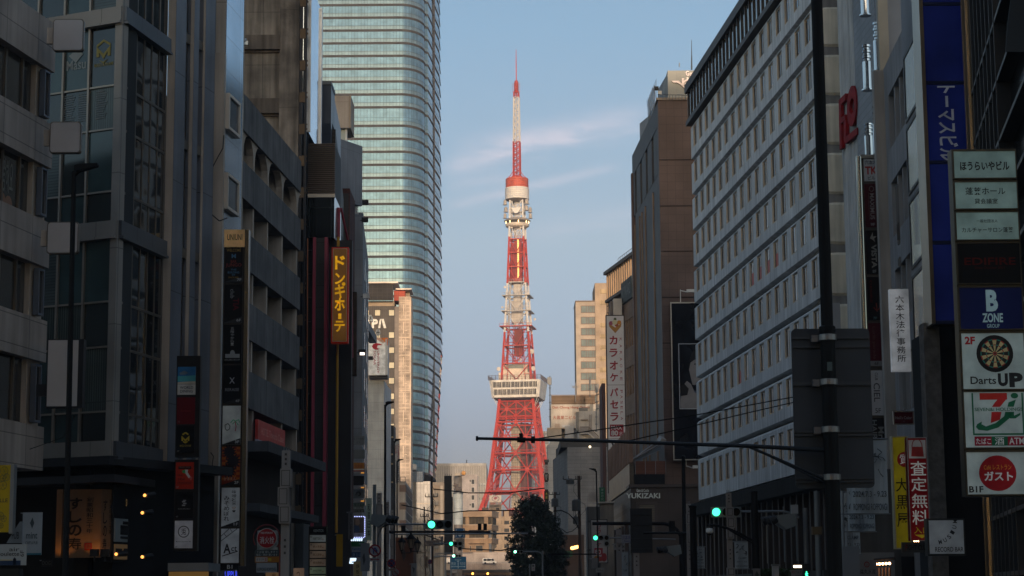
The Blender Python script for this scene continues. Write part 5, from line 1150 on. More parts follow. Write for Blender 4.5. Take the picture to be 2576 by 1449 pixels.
# beige tower of window bands
q = FR(1452, 520, 880); t = thing('beige_window_tower', 'sunlit beige tower with rows of wide windows behind the karaoke sign', 'building', base(q, 3)); BT = M('sunny_beige_panel', (.40, .33, .275), .8, tiles=(2.6, 2.9, .015, .75, .03))
a = q.px(1452, 759.5, 1501, 1449); MB().box(q, a[0], a[1], 0, a[3], 0, -14).build('wall', BT, t); b = q.px(1501, 713, 1540, 1449); MB().box(q, b[0], b[1], 0, b[3], .6, -16).build('stair_core', M('brown_beige_panel', (.36, .27, .2), .75, tiles=(2.2, 2.9, .02, .75, .05)), t)
MB().box(q, a[0] - .1, a[1], a[3], a[3] + .35, .2, -14).build('coping', M('dark_coping', (.2, .15, .12), .7), t)
BW = glass('beige_tower_glass', (.15, .185, .185), .6, .0, spec=.1, var=.3)
for k in range(9):
    v = 769 + k * 28.05; wn = MB().pbox(q, 1461, v, 1500.5, v + 18.5, .05, -.2).build('window', BW, t); w4 = q.px(1461, v, 1500.5, v + 18.5); f = MB().frame(q, *w4, .12, .12, .02)
    for j in (.34, .5, .75, .86): s = w4[0] + (w4[1] - w4[0]) * j; f.box(q, s, s + .09, w4[2], w4[3], .12, .02)
    f.build('frame', M('redbrown_frame', (.17, .075, .055), .5), wn)
    MB().pbox(q, 1509, v - 41 if k < 2 else v - 12, 1531, v - 29 if k < 2 else v, .68, .5).build('window', M('amber_blind_glass', (.34, .25, .15) if k < 2 else (.28, .22, .15), .7, tiles=(1.1, 3, .05, .5, .2)), t)
# glass hall with bronze fins, seen obliquely
c = Pl(1528, 340, 1600, 319, 690); t = thing('finned_glass_hall', 'glass topped building with bronze vertical fins and a rooftop rail beside the brown tower', 'building', base(c, 6)); zt3 = c.sz(1530, 686)[1]; zb3 = c.sz(1533, 752)[1]
FG = glass('hall_glass', (.20, .25, .27), .3, .3); L3 = c.L
MB().box(c, 0, L3, zt3 - 4.4, zt3 - .3, 0, -.4).build('glazing', FG, t); MB().box(c, 0, L3, zb3, zt3 - 4.45, 0, -.4).build('screen', M('tan_screen', (.26, .185, .12), .6), t); MB().box(c, -.6, L3, zt3 - .3, zt3 + .25, .6, -6).box(c, -.6, L3, zb3 - .5, zb3, .4, -6).build('roof', M('dark_roof_edge', (.05, .045, .04), .6), t); MB().box(c, 0, L3, 0, zb3 - .6, -.5, -8).build('wall', M('dark_hall_wall', (.09, .065, .05), .7), t)
mb = MB(); [mb.box(c, .2 + k * L3 / 13, .38 + k * L3 / 13, zb3, zt3 - .3, .25, 0) for k in range(13)]; mb.build('fin', M('bronze_fin', (.36, .235, .14), .5, .2), t)
mb = MB(); [mb.tube(c.pt(L3 * .4 + k * 1.6, zt3, 0), c.pt(L3 * .4 + k * 1.6, zt3 + 1.2, 0), .04, n=4) for k in range(9)]; mb.tube(c.pt(L3 * .4, zt3 + 1.2, 0), c.pt(L3, zt3 + 1.2, 0), .05, n=4); mb.build('roof_rail', GALV, t); mb = MB(); [mb.tube(P(1527 + k * 4, 690, 341), P(1527 + k * 4, 830, 341), .1, n=5) for k in (0, 1)]; [mb.tube(P(1526, 700 + k * 17, 341), P(1534, 706 + k * 17, 341), .08, n=5) for k in range(8)]; mb.build('stair_frame', DARK, t)
# brown window block with dark roof board
c = Pl(1562, 300, 1598, 289, 1000); t = thing('brown_window_block', 'narrow brown block with recessed window rows between the karaoke sign and the brown tower', 'building', base(c, 4)); zt3 = c.sz(1590, 752)[1]
BRW = M('brown_tile_wall', (.175, .115, .08), .8, tiles=(.9, .9, .02, .7, .06)); MB().box(c, 0, c.L, 0, zt3, -.5, -6).build('back_wall', M('tan_recess', (.22, .17, .12), .7), t); ph_ = 121 / F * 294
rows_ = [c.sz(1582, 802)[1] - k * ph_ for k in range(7)]; wl = MB(); zprev = zt3; n = 5
for z1 in rows_:
    wl.box(c, 0, c.L, z1, zprev, 0, -.5); z0 = z1 - ph_ * .6
    for k in range(n + 1): s = c.L * k / n; wl.box(c, max(0, s - .3), min(c.L, s + .3), z0, z1, 0, -.5)
    for k in range(n): MB().box(c, c.L * k / n + .3, c.L * (k + 1) / n - .3, z0, z1, -.38, -.49).build('window', glass('sandy_glass', (.20, .165, .115), .2), t)
    zprev = z0
wl.box(c, 0, c.L, 0, zprev, 0, -.5); wl.build('wall', BRW, t)
MB().box(c, c.L * .25, c.L, zt3 + .1, zt3 + 3.4, .3, -.1).build('roof_board', M('green_black_board', (.04, .048, .045), .7, noise=(.8, .5)), t); mb = MB(); put_text(mb, c, 'SKYWARD', c.L * .3, c.L * .95, zt3 + .9, zt3 + 2.6, .34, bold=.0); mb.build('lettering', face((.16, .17, .17)), t)
q = FR(1543, 296, 770); t = thing('lift_house', 'pale grey rooftop lift house above the karaoke sign', 'roof house', base(q, 1, 0, q.sz(1555, 800)[1])); MB().pbox(q, 1543, 751, 1565, 830, 0, -5).build('wall', M('pale_lift_panel', (.33, .32, .32), .6), t); MB().pbox(q, 1536, 755, 1543, 830, -1, -4).build('side_wall', M('dark_lift_side', (.1, .085, .08), .7), t)
# grey tiled department block and white tower beside it
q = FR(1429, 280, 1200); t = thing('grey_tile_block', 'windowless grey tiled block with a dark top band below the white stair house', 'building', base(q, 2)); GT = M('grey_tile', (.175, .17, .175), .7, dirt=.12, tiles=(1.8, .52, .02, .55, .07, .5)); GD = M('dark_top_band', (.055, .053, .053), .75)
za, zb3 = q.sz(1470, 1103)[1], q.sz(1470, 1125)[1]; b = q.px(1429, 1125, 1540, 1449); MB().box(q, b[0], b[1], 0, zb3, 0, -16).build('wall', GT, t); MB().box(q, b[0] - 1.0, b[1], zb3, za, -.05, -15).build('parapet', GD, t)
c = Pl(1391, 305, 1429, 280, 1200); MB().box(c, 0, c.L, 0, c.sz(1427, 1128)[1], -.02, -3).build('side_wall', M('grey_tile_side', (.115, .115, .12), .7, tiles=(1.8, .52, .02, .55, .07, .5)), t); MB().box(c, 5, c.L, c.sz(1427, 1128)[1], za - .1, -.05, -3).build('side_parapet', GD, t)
MB().ball(P(1484, 1124, 279.5), .18, 8).build('lamp', lamp('pale_lamp', (1, .8, .5), 1.2), t)
q = FR(1379, 340, 1200); t = thing('white_tile_tower', 'white panelled tower edge between the lattice tower and the grey tiled block', 'building', base(q, 1)); MB().pbox(q, 1379, 1120, 1420, 1449, 0, -8).build('wall', M('white_tile_panel', (.42, .42, .43), .6, tiles=(9, 1.15, .02, .6, .03)), t); MB().prism(q, [q.sz(1379, 1120), q.sz(1420, 1120), q.sz(1420, 1104), q.sz(1388, 1104)], 0, -8).build('roof', M('white_roof_slope', (.46, .45, .44), .6), t)
# small sign tower at the tower's right leg
q = FR(1370, 325, 1210); b = q.px(1369, 1155, 1380.5, 1300); t = thing('sign_tower', 'thin tower of small black and white signs at the right leg of the lattice tower', 'sign', base(q, .4)); MB().box(q, b[0] + .1, b[1] - .1, 0, b[3] - .2, -.1, -.4).build('frame', DARK, t)
for v0, v1, cc, s, tc_ in ((1156, 1163, (.05, .045, .045), 'BAR', (.2, .2, .2)), (1169, 1189, (.40, .38, .38), '石田', (.20, .03, .06)), (1192, 1209, (.012, .012, .012), 'Balow', (.4, .4, .4)), (1213, 1231, (.36, .38, .38), 'スノーン', (.05, .05, .05)), (1235, 1259, (.012, .012, .012), '木毛', (.35, .32, .04)), (1263, 1285, (.012, .012, .012), 'ハム', (.3, .3, .3))): sign_panel(t, q, 1369, v0, 1380.5, v1, cc, .02, .05, ((s, .25, .12, .78, .9, tc_, dict(vert=len(s) == 2 or s[0] > 'z', rot=0 if s[0] > 'z' else (90 if len(s) > 3 else 0))),), th=.25)
# karaoke sign
q = FR(1524, 258, 1000); aL, aR = q.sz(1529, 1020)[0], q.sz(1572, 1020)[0]; zT, zB = q.sz(1545, 794)[1], q.sz(1545, 1241)[1]; t = thing('karaoke_sign', 'tall white karaoke sign with red katakana and a dessert picture on top', 'sign', base(q, (aL + aR) / 2, 0, zB)); H = zT - zB; Wd = aR - aL
MB().box(q, aL - .12, aR + .12, zB, zT + .1, -.02, -.9).build('case', M('sign_case_brown', (.045, .03, .028), .6), t)
pn = MB().box(q, aL, aR, zB + .05, zT - .05, .04, -.02).build('panel', M('karaoke_panel', (.36, .34, .34), .5, noise=(.6, .08), emit=.04), t)
fz = lambda v: q.sz(1548, v)[1]; s_ = lambda f: aL + Wd * f; KR = face((.26, .018, .03), .02); mb = MB()
for ch, v0, v1 in (('カ', 845, 867), ('ラ', 877, 898), ('オ', 908, 930), ('ケ', 939, 960), ('パ', 976, 997), ('セ', 1007, 1028), ('ラ', 1038, 1059)): put_text(mb, q, ch, s_(.14), s_(.62), fz(v1), fz(v0), .05, bold=.045)
for i, ch in enumerate('KARAOKE'): put_text(mb, q, ch, s_(.74), s_(.88), fz(850 + i * 16.6 + 8), fz(850 + i * 16.6), .05, rot=90, bold=.0)
for i, ch in enumerate('PASELA'): put_text(mb, q, ch, s_(.74), s_(.88), fz(981 + i * 13.6 + 8), fz(981 + i * 13.6), .05, rot=90, bold=.0)
mb.build('lettering', KR, pn)
bdg = MB().box(q, s_(.10), s_(.90), fz(1098), fz(1068), .055, .03).build('badge', face((.22, .012, .022), .02), pn)
mb = MB(); put_text(mb, q, 'MAX', s_(.18), s_(.82), fz(1081), fz(1071), .062, bold=.02); put_text(mb, q, '80', s_(.16), s_(.58), fz(1096), fz(1083), .062, bold=.04); put_text(mb, q, '名', s_(.62), s_(.84), fz(1096), fz(1086), .062); mb.build('badge_lettering', face((.42, .40, .40), .03), pn)
mb = MB()
for ch, v0, v1, x0, x1 in (('V', 1112, 1134, .14, .62), ('I', 1142, 1160, .33, .45), ('P', 1164, 1184, .2, .6), ('個', 1188, 1212, .12, .64), ('室', 1216, 1238, .12, .64)): put_text(mb, q, ch, s_(x0), s_(x1), fz(v1), fz(v0), .05, bold=.03)
for i, ch in enumerate('LUXURY'): put_text(mb, q, ch, s_(.76), s_(.90), fz(1112 + i * 11 + 8), fz(1112 + i * 11), .05, rot=90, bold=.0)
mb.build('lettering', face((.035, .03, .03)), pn)
MB().box(q, aL, aR, fz(1104), fz(1103), .06, .03).box(q, aL, aR, fz(969), fz(968), .06, .03).build('joint', face((.12, .08, .08)), pn)
ds = MB(); ds.prism(q, [(s_(.16), fz(822)), (s_(.5), fz(838)), (s_(.84), fz(822)), (s_(.88), fz(813)), (s_(.5), fz(824)), (s_(.12), fz(813))], .055, .03); ds.build('waffle_picture', face((.32, .15, .035), .02), pn)
for nm, cc, x, v, r_ in (('cream_picture', (.42, .38, .24), .48, 811, .34), ('berry_picture', (.26, .05, .10), .26, 813, .28), ('fruit_picture', (.42, .16, .02), .74, 811, .27), ('leaf_picture', (.05, .07, .02), .5, 803, .2), ('fruit_picture', (.30, .07, .03), .58, 817, .26)): MB().disc(q, s_(x), fz(v), r_, .06 + r_ * .02, .03, 14).build(nm, face(cc, .02), pn)
MB().pbox(FR(1520, 262, 1000), 1517, 964, 1526, 1449, 0, -8).build('side_wall', M('brick_side2', (.085, .045, .04), .8), thing('brick_building', 'thin brown brick building edge left of the karaoke sign', 'building', base(FR(1520, 262, 1000), .3)))
# brown tiled tower
q = FR(1660, 205, 520); c = Pl(1592, 232, 1661, 205, 520)
t = thing('brown_tower', 'tall brown tiled tower with dark slotted street side and a rooftop sign house', 'building', base(q, 4)); zt3 = q.sz(1662, 252)[1]; TB = M('brown_tower_tile', (.105, .068, .058), .6, noise=(.3, .25), tiles=(.86, .9, .018, .55, .05))
eR = q.sz(1770, 700)[0]; MB().box(q, 0, eR, 0, zt3, 0, -12).build('wall', TB, t)
mb = MB(); z9 = [q.sz(1700, v)[1] for v in (402, 518, 632, 748, 863)]
for z in z9: mb.box(q, .02, eR, z - .06, z + .06, .03, 0)
mb.build('joint_line', M('joint_dark', (.03, .018, .016), .8), t)
DS = M('dark_stone', (.065, .062, .064), .6, tiles=(1.9, 3.6, .02, .45, .06), noise=(.4, .25)); Lc = c.L; zw = c.sz(1592, 388)[1]
zz6 = min(zw, zt3); bands_ = [c.sz(u, 700)[0] for u in (1600, 1612, 1619, 1627, 1634, 1646, 1653)]
MB().box(c, 0, Lc - .02, 0, zt3 - .05, -.55, -9).build('back_wall', M('slot_recess', (.12, .095, .075), .6), t)
zr1 = [c.sz(1640, v)[1] for v in (340, 420)]; wl = MB(); s0 = 0
wl.box(c, 0, Lc - .02, zr1[0] - .3, zt3 - .05, 0, -.5)
wl.box(c, 0, Lc - .02, 0, c.sz(1630, 500)[1] - .5, 0, -.5).box(c, 0, bands_[0] + .3, c.sz(1630, 500)[1] + .8, zr1[0] - .3, 0, -.5)
wl.build('street_wall', DS, t)
zc_ = c.sz(1630, 500)[1]; wl = MB()
wl.box(c, bands_[0], Lc - .1, zc_ - .4, zc_ + .8, -.06, -.5); wl.build('spandrel', DS, t); PIL = M('brown_pilaster', (.11, .062, .05), .55, tiles=(5, 3.2, .03, .5, .05)); GST = M('gold_strip', (.20, .135, .085), .5, .3, noise=(.5, .3))
for k, (sa, sb) in enumerate(((bands_[0], bands_[0] + .35), (bands_[1], bands_[1] + .4), (bands_[2] - .42, bands_[2]), (bands_[3] - .2, bands_[3] + .35), (bands_[5], bands_[5] + .85))): MB().box(c, sa, sb, 0, zc_ - .4, .12, -.5).build('pilaster', PIL, t); MB().box(c, sb, sb + .09, 0, zc_ - .5, .15, -.2).build('edge_strip', GST, t)
for k in range(4): s = bands_[0] + (Lc - bands_[0] - 1.5) * k / 4; MB().box(c, s + .3, s + 2.2, zc_ + .8, zr1[0] - .4, -.42, -.54).build('window', glass('sandy_glass', (.20, .165, .115), .2), t); MB().box(c, s + 2.2, s + (Lc - bands_[0] - 1.5) / 4 + .3 if k < 3 else Lc - .02, zc_ + .8, zr1[0] - .4, -.02, -.5).build('window_pier', DS, t)
MB().box(c, -.05, .9, 0, zr1[0], .2, -1).build('edge_pilaster', PIL, t)
MB().box(q, -.15, eR, zt3, zt3 + .25, .15, -12).build('coping', M('tan_coping', (.28, .22, .17), .6), t)
# rooftop house and sign letters
a = q.px(1683, 168, 1775, 260); RH = M('roof_house_panel', (.32, .315, .29), .7, tiles=(2.2, 9, .012, .7, .02)); rh = MB().box(q, a[0], a[1], zt3 + .25, a[3], -1.5, -9).build('roof_house', RH, t)
c2 = Pl(1655, 226, 1683, 207, 230); MB().prism(c2, [(0, zt3), (0, c2.sz(1656, 222)[1]), (c2.L, a[3]), (c2.L, zt3)], .02, -.5).build('roof_slope', M('roof_slope_grey', (.24, .245, .25), .7), rh)
mb = MB(); put_text(mb, q, 'Gem', *q.px(1728, 170, 1752, 182), -1.4); mb.prism(q, [q.sz(1692, 195), q.sz(1710, 195), q.sz(1722, 208), q.sz(1728, 213), q.sz(1724, 214), q.sz(1716, 206), q.sz(1706, 200), q.sz(1696, 200)], -1.3, -1.48); put_text(mb, q, 'ゆ', *q.px(1718, 186, 1745, 214), -1.4, bold=.03); mb.build('lettering', M('bronze_letters', (.42, .36, .36), .4, .3), rh)
mb = MB(); [mb.tube(P(1668 + k * 8, 252, 204.6), P(1668 + k * 8, 238, 204.6), .03, n=4) for k in range(12)]; mb.tube(P(1668, 238, 204.6), P(1756, 240, 204.6), .04, n=4); mb.build('roof_rail', GALV, t)
MB().tube(P(1740, 175, 208), P(1740, 140, 208), .10, .07, 6).tube(P(1740, 140, 208), P(1739.5, 100, 208), .06, .03, 6).tube(P(1709, 168, 208), P(1709, 158, 208), .06, n=5).build('lightning_rod', GALV, t)
ts = thing('rooftop_letters', 'slanted white rooftop letters seen edge on above the brown tower street side', 'sign', c.pt(4, zt3 + .3, .1)); cs = Pl(1632, 216, 1664, 204, 260)
mb = MB(); put_text(mb, cs, 'YUKIZAKI', .6, cs.L * .86, zt3 + .3, zt3 + 2.6, .3, bold=.03); mb.build('lettering', M('white_letters', (.5, .5, .54), .5), ts); mb = MB(); [mb.tube(cs.pt(.6 + k, zt3, .1), cs.pt(.6 + k, zt3 + 2.8, .1), .05, n=4) for k in range(7)]; mb.build('letter_frame', GALV, ts); MB().prism(c, [(0, zt3 - 1), (0, c.sz(1592, 290)[1] - .6), (Lc * .35, zt3 + 2.6), (Lc * .35, zt3 - 1)], -1, -1.4).build('backing', M('roof_slope_grey', (.24, .245, .25), .7), ts)
for (u, v) in ((1652, 222), (1660, 233)): MB().pbox(FR(u, 205, v), u - 5, v - 5, u + 5, v + 4, 0, -.3).build('floodlight', WHITEP if u > 1655 else DARK, ts)
# black billboard with a monochrome portrait, on the tower front
q2 = FR(1688, 203.6, 950); b = q2.px(1690, 760, 1772, 1158); t2 = thing('billboard', 'tall black billboard with a monochrome portrait on the brown tower', 'billboard', base(q2, (b[0] + b[1]) / 2, 0, b[2]))
pn = MB().box(q2, *b, -.05, -1.2).build('panel', M('black_panel', (.007, .007, .009), .12), t2); MB().frame(q2, *b, .12, .04, -.1).build('frame', M('silver_frame', (.34, .33, .31), .35, .6), t2); pb = q2.px(1708, 864, 1772, 1029); MB().frame(q2, *pb, .07, .02, -.06).build('white_line', face((.45, .45, .47)), pn)
zf = lambda v: q2.sz(1735, v)[1]; sf = lambda u: q2.sz(u, 950)[0]
mb = MB(); mb.prism(q2, [(sf(u), zf(v)) for u, v in ((1711, 1000), (1716, 972), (1728, 958), (1738, 966), (1746, 985), (1772, 1000), (1772, 1027), (1711, 1027))], -.02, -.06); mb.prism(q2, [(sf(u), zf(v)) for u, v in ((1742, 968), (1734, 930), (1738, 912), (1748, 905), (1772, 900), (1772, 968))], .0, -.06); mb.build('portrait_skin', face((.23, .21, .205)), pn)
mb = MB(); mb.prism(q2, [(sf(u), zf(v)) for u, v in ((1712, 970), (1722, 966), (1732, 978), (1728, 994), (1712, 996))], .02, -.05); mb.prism(q2, [(sf(u), zf(v)) for u, v in ((1736, 908), (1742, 888), (1756, 872), (1772, 870), (1772, 900), (1752, 904))], .02, -.05); mb.disc(q2, sf(1750), zf(916), .14, .02, -.05, 12, ry=.08); mb.build('portrait_dark', face((.012, .011, .012)), pn)
mb = MB(); [mb.disc(q2, sf(1748 + k), zf(985 + k * .5), .12, .04, -.05, 8) for k in range(0, 14, 3)]; mb.build('bracelet', face((.10, .11, .15)), pn)
for u, v, lb in ((1730, 735, 'small white arm light above the billboard'), (1745, 1178, 'small white arm light below the billboard')):
    p_ = P(u, v, 203.4); t3 = thing('arm_light', lb, 'floodlight', p_, 'arm lights of the billboard'); MB().tube(p_ + Vector((-.7, .8, -1.2 if v < 900 else .9)), p_ + Vector((-.7, .8, .4)), .05, n=5).tube(p_ + Vector((-.7, .8, .3)), p_, .06, n=5).build('arm', WHITEP, t3); MB().box(FR(u, 203.4, v), -.1, .75, p_.z, p_.z + .3, .1, -.3).build('housing', WHITEP, t3)
# podium shop of the brown tower
q3 = FR(1588, 199, 1300); zp = q3.sz(1640, 1226)[1]; t = thing('jewellery_podium', 'brown podium shop with lit white shop letters at the foot of the brown tower', 'shop', base(q3, 3)); PT = M('podium_stone', (.05, .036, .031), .55, tiles=(1.9, 1.75, .015, .5, .06)); MB().box(q3, 0, q3.sz(1775, 1300)[0], 0, zp, 0, -5).build('wall', PT, t); MB().box(q3, -.2, q3.sz(1775, 1300)[0], zp, zp + .3, .25, -5).build('cornice', M('podium_cornice', (.06, .045, .04), .5), t)
MB().pbox(q3, 1596, 1193, 1672, 1224, .1, -4).build('fascia', BLACK, t); a = q3.px(1597, 1160, 1674, 1193); MB().box(q3, *a, .05, -4).build('wood_panel', M('wood_panel', (.10, .035, .02), .6, tiles=(9, .3, .02, .6, .2)), t); mb = MB(); [mb.box(q3, a[0] + (a[1] - a[0]) * k / 3, a[0] + (a[1] - a[0]) * k / 3 + .06, a[2], a[3] + .2, .12, .05) for k in range(4)]; mb.build('panel_post', GALV, t)
mb = MB(); put_text(mb, q3, 'YUKIZAKI', *q3.px(1575, 1241, 1660, 1254), .22, bold=.025); put_text(mb, q3, 'Gem & Castle', *q3.px(1601, 1230, 1632, 1238), .2); mb.build('lettering', face((.52, .54, .50), .12), t)
wn = MB().pbox(q3, 1609, 1270, 1648, 1342, .05, -.1).build('window', M('blind_panel', (.11, .09, .065), .6, tiles=(9, .22, .03, .6, .08)), t); MB().frame(q3, *q3.px(1602, 1262, 1654, 1346), .28, .12, .0).build('frame', M('podium_cornice', (.06, .045, .04), .5), wn)
c3 = Pl(1536, 232, 1589, 199, 1300); zs3 = c3.sz(1588, 1228)[1]; MB().box(c3, 0, c3.L, 0, zs3, 0, -4).build('side_wall', M('podium_side', (.05, .042, .038), .5), t)
[MB().box(c3, c3.L * k / 14, c3.L * k / 14 + .5, zs3 + 2.6, zs3 + 6.2, .2, -.2).build('terrace_slat', M('terrace_wood', (.19, .11, .075), .6), t) for k in range(15)]; MB().box(c3, 0, c3.L, zs3 + .1, zs3 + 2.5, .15, -.3).build('terrace_panel', M('mottled_panel', (.09, .075, .06), .35, .4, noise=(1, .6)), t); MB().box(c3, 0, c3.L, 0, zs3 - 1, .1, 0).build('shop_glazing', M('checker_panel', (.10, .10, .10), .4, tiles=(1.3, 1.1, .25, .15, .3)), t)
for k in range(8): MB().box(c3, c3.L * k / 8, c3.L * k / 8 + .9, 0, zs3 - 3.6, .5, .1).build('post', M('podium_post', (.045, .03, .026), .5), t)
aw = thing('terrace_awning', 'slanted awning frame over the wooden terrace', 'awning', base(q3, 1, 0, zp + 4)); mb = MB(); mb.tube(P(1589, 1160, 205), P(1660, 1108, 203), .18, n=5).tube(P(1600, 1152, 203), P(1664, 1116, 200), .10, n=5).tube(P(1662, 1105, 202), P(1668, 1112, 200), .4, n=5); mb.build('frame', M('awning_grey', (.22, .2, .19), .5), aw); MB().quad((P(1592, 1160, 206), P(1660, 1110, 203), P(1664, 1130, 200.5), P(1598, 1164, 202))).build('canvas', M('awning_dark', (.05, .045, .04), .7), aw)
for u, v in ((1560, 1300), (1547, 1282)): pass

# white office block with rows of small windows
A = Pl(1748, 165, 2072, 119, 800); LA = A.L
t = thing('white_office_block', 'white office block with ten bands of small windows and a dark glass penthouse', 'building', base(A, LA / 2))
zl = [A.sz(1749, v)[1] for v in (300, 395, 487, 580, 674, 768, 862, 958, 1060, 1155)] + [A.sz(1768, 1264)[1]]
WC = M('white_precast', (.63, .63, .625), .8, dirt=.34, noise=(.4, .12), bump=.15, tiles=(2.95, 40, .012, .6, .02)); WD = M('groove_grey', (.20, .195, .19), .85, dirt=.3)
MB().box(A, .3, LA - .05, zl[-1], zl[0], -.5, -22).build('core_wall', WD, t); n = 16; pit = (LA - 1.2) / n; WGL = glass('office_glass', (.020, .022, .026), .12, spec=.08, var=.5); REV = M('cream_reveal', (.55, .45, .34), .6); random.seed(11)
REDB = M('red_blind', (.30, .035, .02), .5, emit=.05); cnt = 0; stuffg = MB(); stufff = MB()
order = []
for f in range(10):
    zt4, zb4 = zl[f], zl[f + 1]; h = zt4 - zb4; wb = zb4 + .13; wt = zt4 - .08; z0 = zb4 + h * .31; z1 = zb4 + h * .90
    if f == 9: z0 = zb4 + 1.25; z1 = z0 + 2.05
    wl = MB()
    def lip(sA, sB):
        wl.prism(W(A.pt(sA, 0), A.n, A.ex), [(0, wb + .12), (0, z0), (-.5, z0), (-.5, wb)] , sB - sA, 0)
        wl.prism(W(A.pt(sA, 0), A.n, A.ex), [(0, z1), (0, wt - .16), (-.16, wt), (-.5, wt), (-.5, z1)], sB - sA, 0)
    lip(0, LA)
    for k in range(n + 1):
        s0 = .6 + (k - 1) * pit + pit * .80 if k else 0; s1 = .6 + k * pit + pit * .22 if k < n else LA
        wl.box(A, s0, s1, z0, z1, 0, -.5)
    wl.build('band_wall', WC, t)
    for k in range(n): order.append((f, k, .6 + k * pit + pit * .22, .6 + k * pit + pit * .80, z0, z1))
def onewin(gm, fm, f, k, s0, s1, z0, z1):
    gm.box(A, s0 + .07, s1 - .04, z0 + .06, z1 - .06, -.11, -.4)
    fm.box(A, s0, s0 + .07, z0, z1, -.0, -.45).box(A, s0, s1, z0, z0 + .07, -.02, -.45).box(A, s0, s1, z1 - .1, z1, -.1, -.45).box(A, (s0 + s1) / 2 + .1, (s0 + s1) / 2 + .13, z0, z1, -.09, -.2).box(A, s1 - .04, s1, z0, z1, -.05, -.45)
order.sort(key=lambda o: (-o[1], o[0]))
for i, o_ in enumerate(order):
    red = (o_[0], o_[1]) in ((5, 8), (5, 9), (5, 10), (5, 11), (7, 4), (7, 6))
    if i < 100:
        g, f_ = MB(), MB(); onewin(g, f_, *o_); wn = g.build('window', random.choice((WGL, WGL, glass('sky_reflect_office_glass', (.10, .125, .155), .05, spec=.35) if o_[1] > 9 else WGL, glass('curtain_office_glass', (.09, .078, .062), .2, spec=.1, tiles=(.22, 9, .03, .6, .3)), glass('black_office_glass', (.012, .014, .018), .1, spec=.1), glass('sky_reflect_office_glass', (.08, .105, .14), .05, spec=.3))), t); f_.build('frame', REV, wn)  # bluish panes have the sky reflection put into their colour
        if red: MB().box(A, o_[2] + .45, o_[3] - .08, o_[4] + .1, o_[4] + 1.0, -.095, -.12).build('red_blind', REDB, wn)
    else: onewin(stuffg, stufff, *o_)
sg = stuffg.build('far_window_glazing', WGL, t); sg['kind'] = 'stuff'; sfm = stufff.build('far_window_frames', REV, sg)
# penthouse
zp0, zp1 = zl[0] + .05, A.sz(1741, 203)[1]
MB().box(A, -.5, LA + .5, zp0, zp0 + .4, .35, -20).box(A, -.5, LA + .5, zp1 - .75, zp1, .4, -20).build('penthouse_slab', M('penthouse_bronze', (.075, .07, .068), .6, .1), t); MB().box(A, -.2, LA, zp0 + .4, zp1 - .75, .1, -18).build('penthouse_glazing', glass('penthouse_glass', (.13, .15, .14), .06, .45, var=.7, tiles=(1.0, 1.1, .04, .25, .5)), t)
[MB().box(A, -.2 + k * 1.5, k * 1.5 - .02, zp0 + .4, zp1 - .75, .2, .1).build('penthouse_fin', M('fin_brown', (.05, .038, .032), .5, .3), t) for k in range(int(LA / 1.5) + 1)]
# end wall with grooves
E_ = FR(2072, 119, 800); WE = M('cream_end_wall', (.58, .54, .45), .85, dirt=.3, noise=(.5, .2), bump=.2); e1 = E_.sz(2150, 800)[0]; MB().box(E_, .05, e1, zl[-1], zp0, -.3, -16).build('end_back', M('end_groove', (.22, .20, .165), .9), t)
for f in range(10): MB().prism(W(E_.pt(0, 0), (0, -1, 0), (1, 0, 0)), [(0, zl[f + 1] + .42), (0, zl[f] - .42), (-.12, zl[f] - .26), (-.3, zl[f] - .26), (-.3, zl[f + 1] + .26), (-.12, zl[f + 1] + .26)], e1, .0).build('end_panel', WE, t)
# ground storey
zg = zl[-1]; MB().box(A, -2, LA + 1, zg - 1.05, zg - .02, .6, -18).build('fascia', M('dark_fascia', (.03, .029, .028), .95, dirt=.3, spec=.1), t); MB().box(A, -2, LA, 2.8, zg - 1.05, -.6, -18).build('shop_glazing', glass('shop_glass', (.016, .018, .02), .06, var=.6), t)
mb = MB(); [mb.box(A, -2 + k * 1.9, -1.6 + k * 1.9, 2.8, zg - 1.05, -.2, -.7) for k in range(int(LA / 1.9) + 1)]; mb.build('shop_pier', M('brown_shop_pier', (.035, .026, .022), .6), t)
random.seed(2)
for k in (3, 6, 8, 12, 14, 17, 19): MB().box(A, k * 1.9 - 1.3, k * 1.9 - .9, 3.5, zg - 1.6, -.4, -.58).build('curtain', random.choice((M('lit_curtain', (.20, .17, .12), .7, emit=.02), M('dim_curtain', (.14, .16, .16), .7))), t)
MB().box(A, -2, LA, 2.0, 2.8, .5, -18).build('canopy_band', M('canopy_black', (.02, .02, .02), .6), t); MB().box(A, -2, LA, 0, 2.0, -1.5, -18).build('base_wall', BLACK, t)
# ribbed white building with red 3-D letters, street side
c = Pl(2126, 116, 2166, 112.5, 600)
t = thing('ribbed_white_building', 'white ribbed street wall carrying large red letters', 'building', base(c, c.L / 2)); RW = M('white_ribbed', (.52, .53, .53), .7, dirt=.3)
MB().box(c, 0, c.L, 0, 48, -.06, -.6).build('wall', RW, t); mb = MB(); n = 11; [mb.box(c, c.L * k / n, c.L * (k + .55) / n, 0, 48, 0, -.06) for k in range(n)]; mb.build('rib', RW, t)
t2 = thing('red_letters', 'three large red channel letters on the white ribbed wall', 'sign', c.pt(c.L / 2, c.sz(2140, 377)[1], .1)); RL = M('red_letter', (.24, .005, .007), .8, noise=(2, .3))
pp = c.sz
def chan(poly): MB().prism(c, [pp(*p) for p in poly], .26, .05).build('letter', RL, t2)
chan([(2120, 252), (2137, 235), (2137, 252), (2125.5, 263), (2126, 296), (2136, 288), (2136, 302), (2126, 311), (2128, 372), (2122.5, 377)])
om = MB()
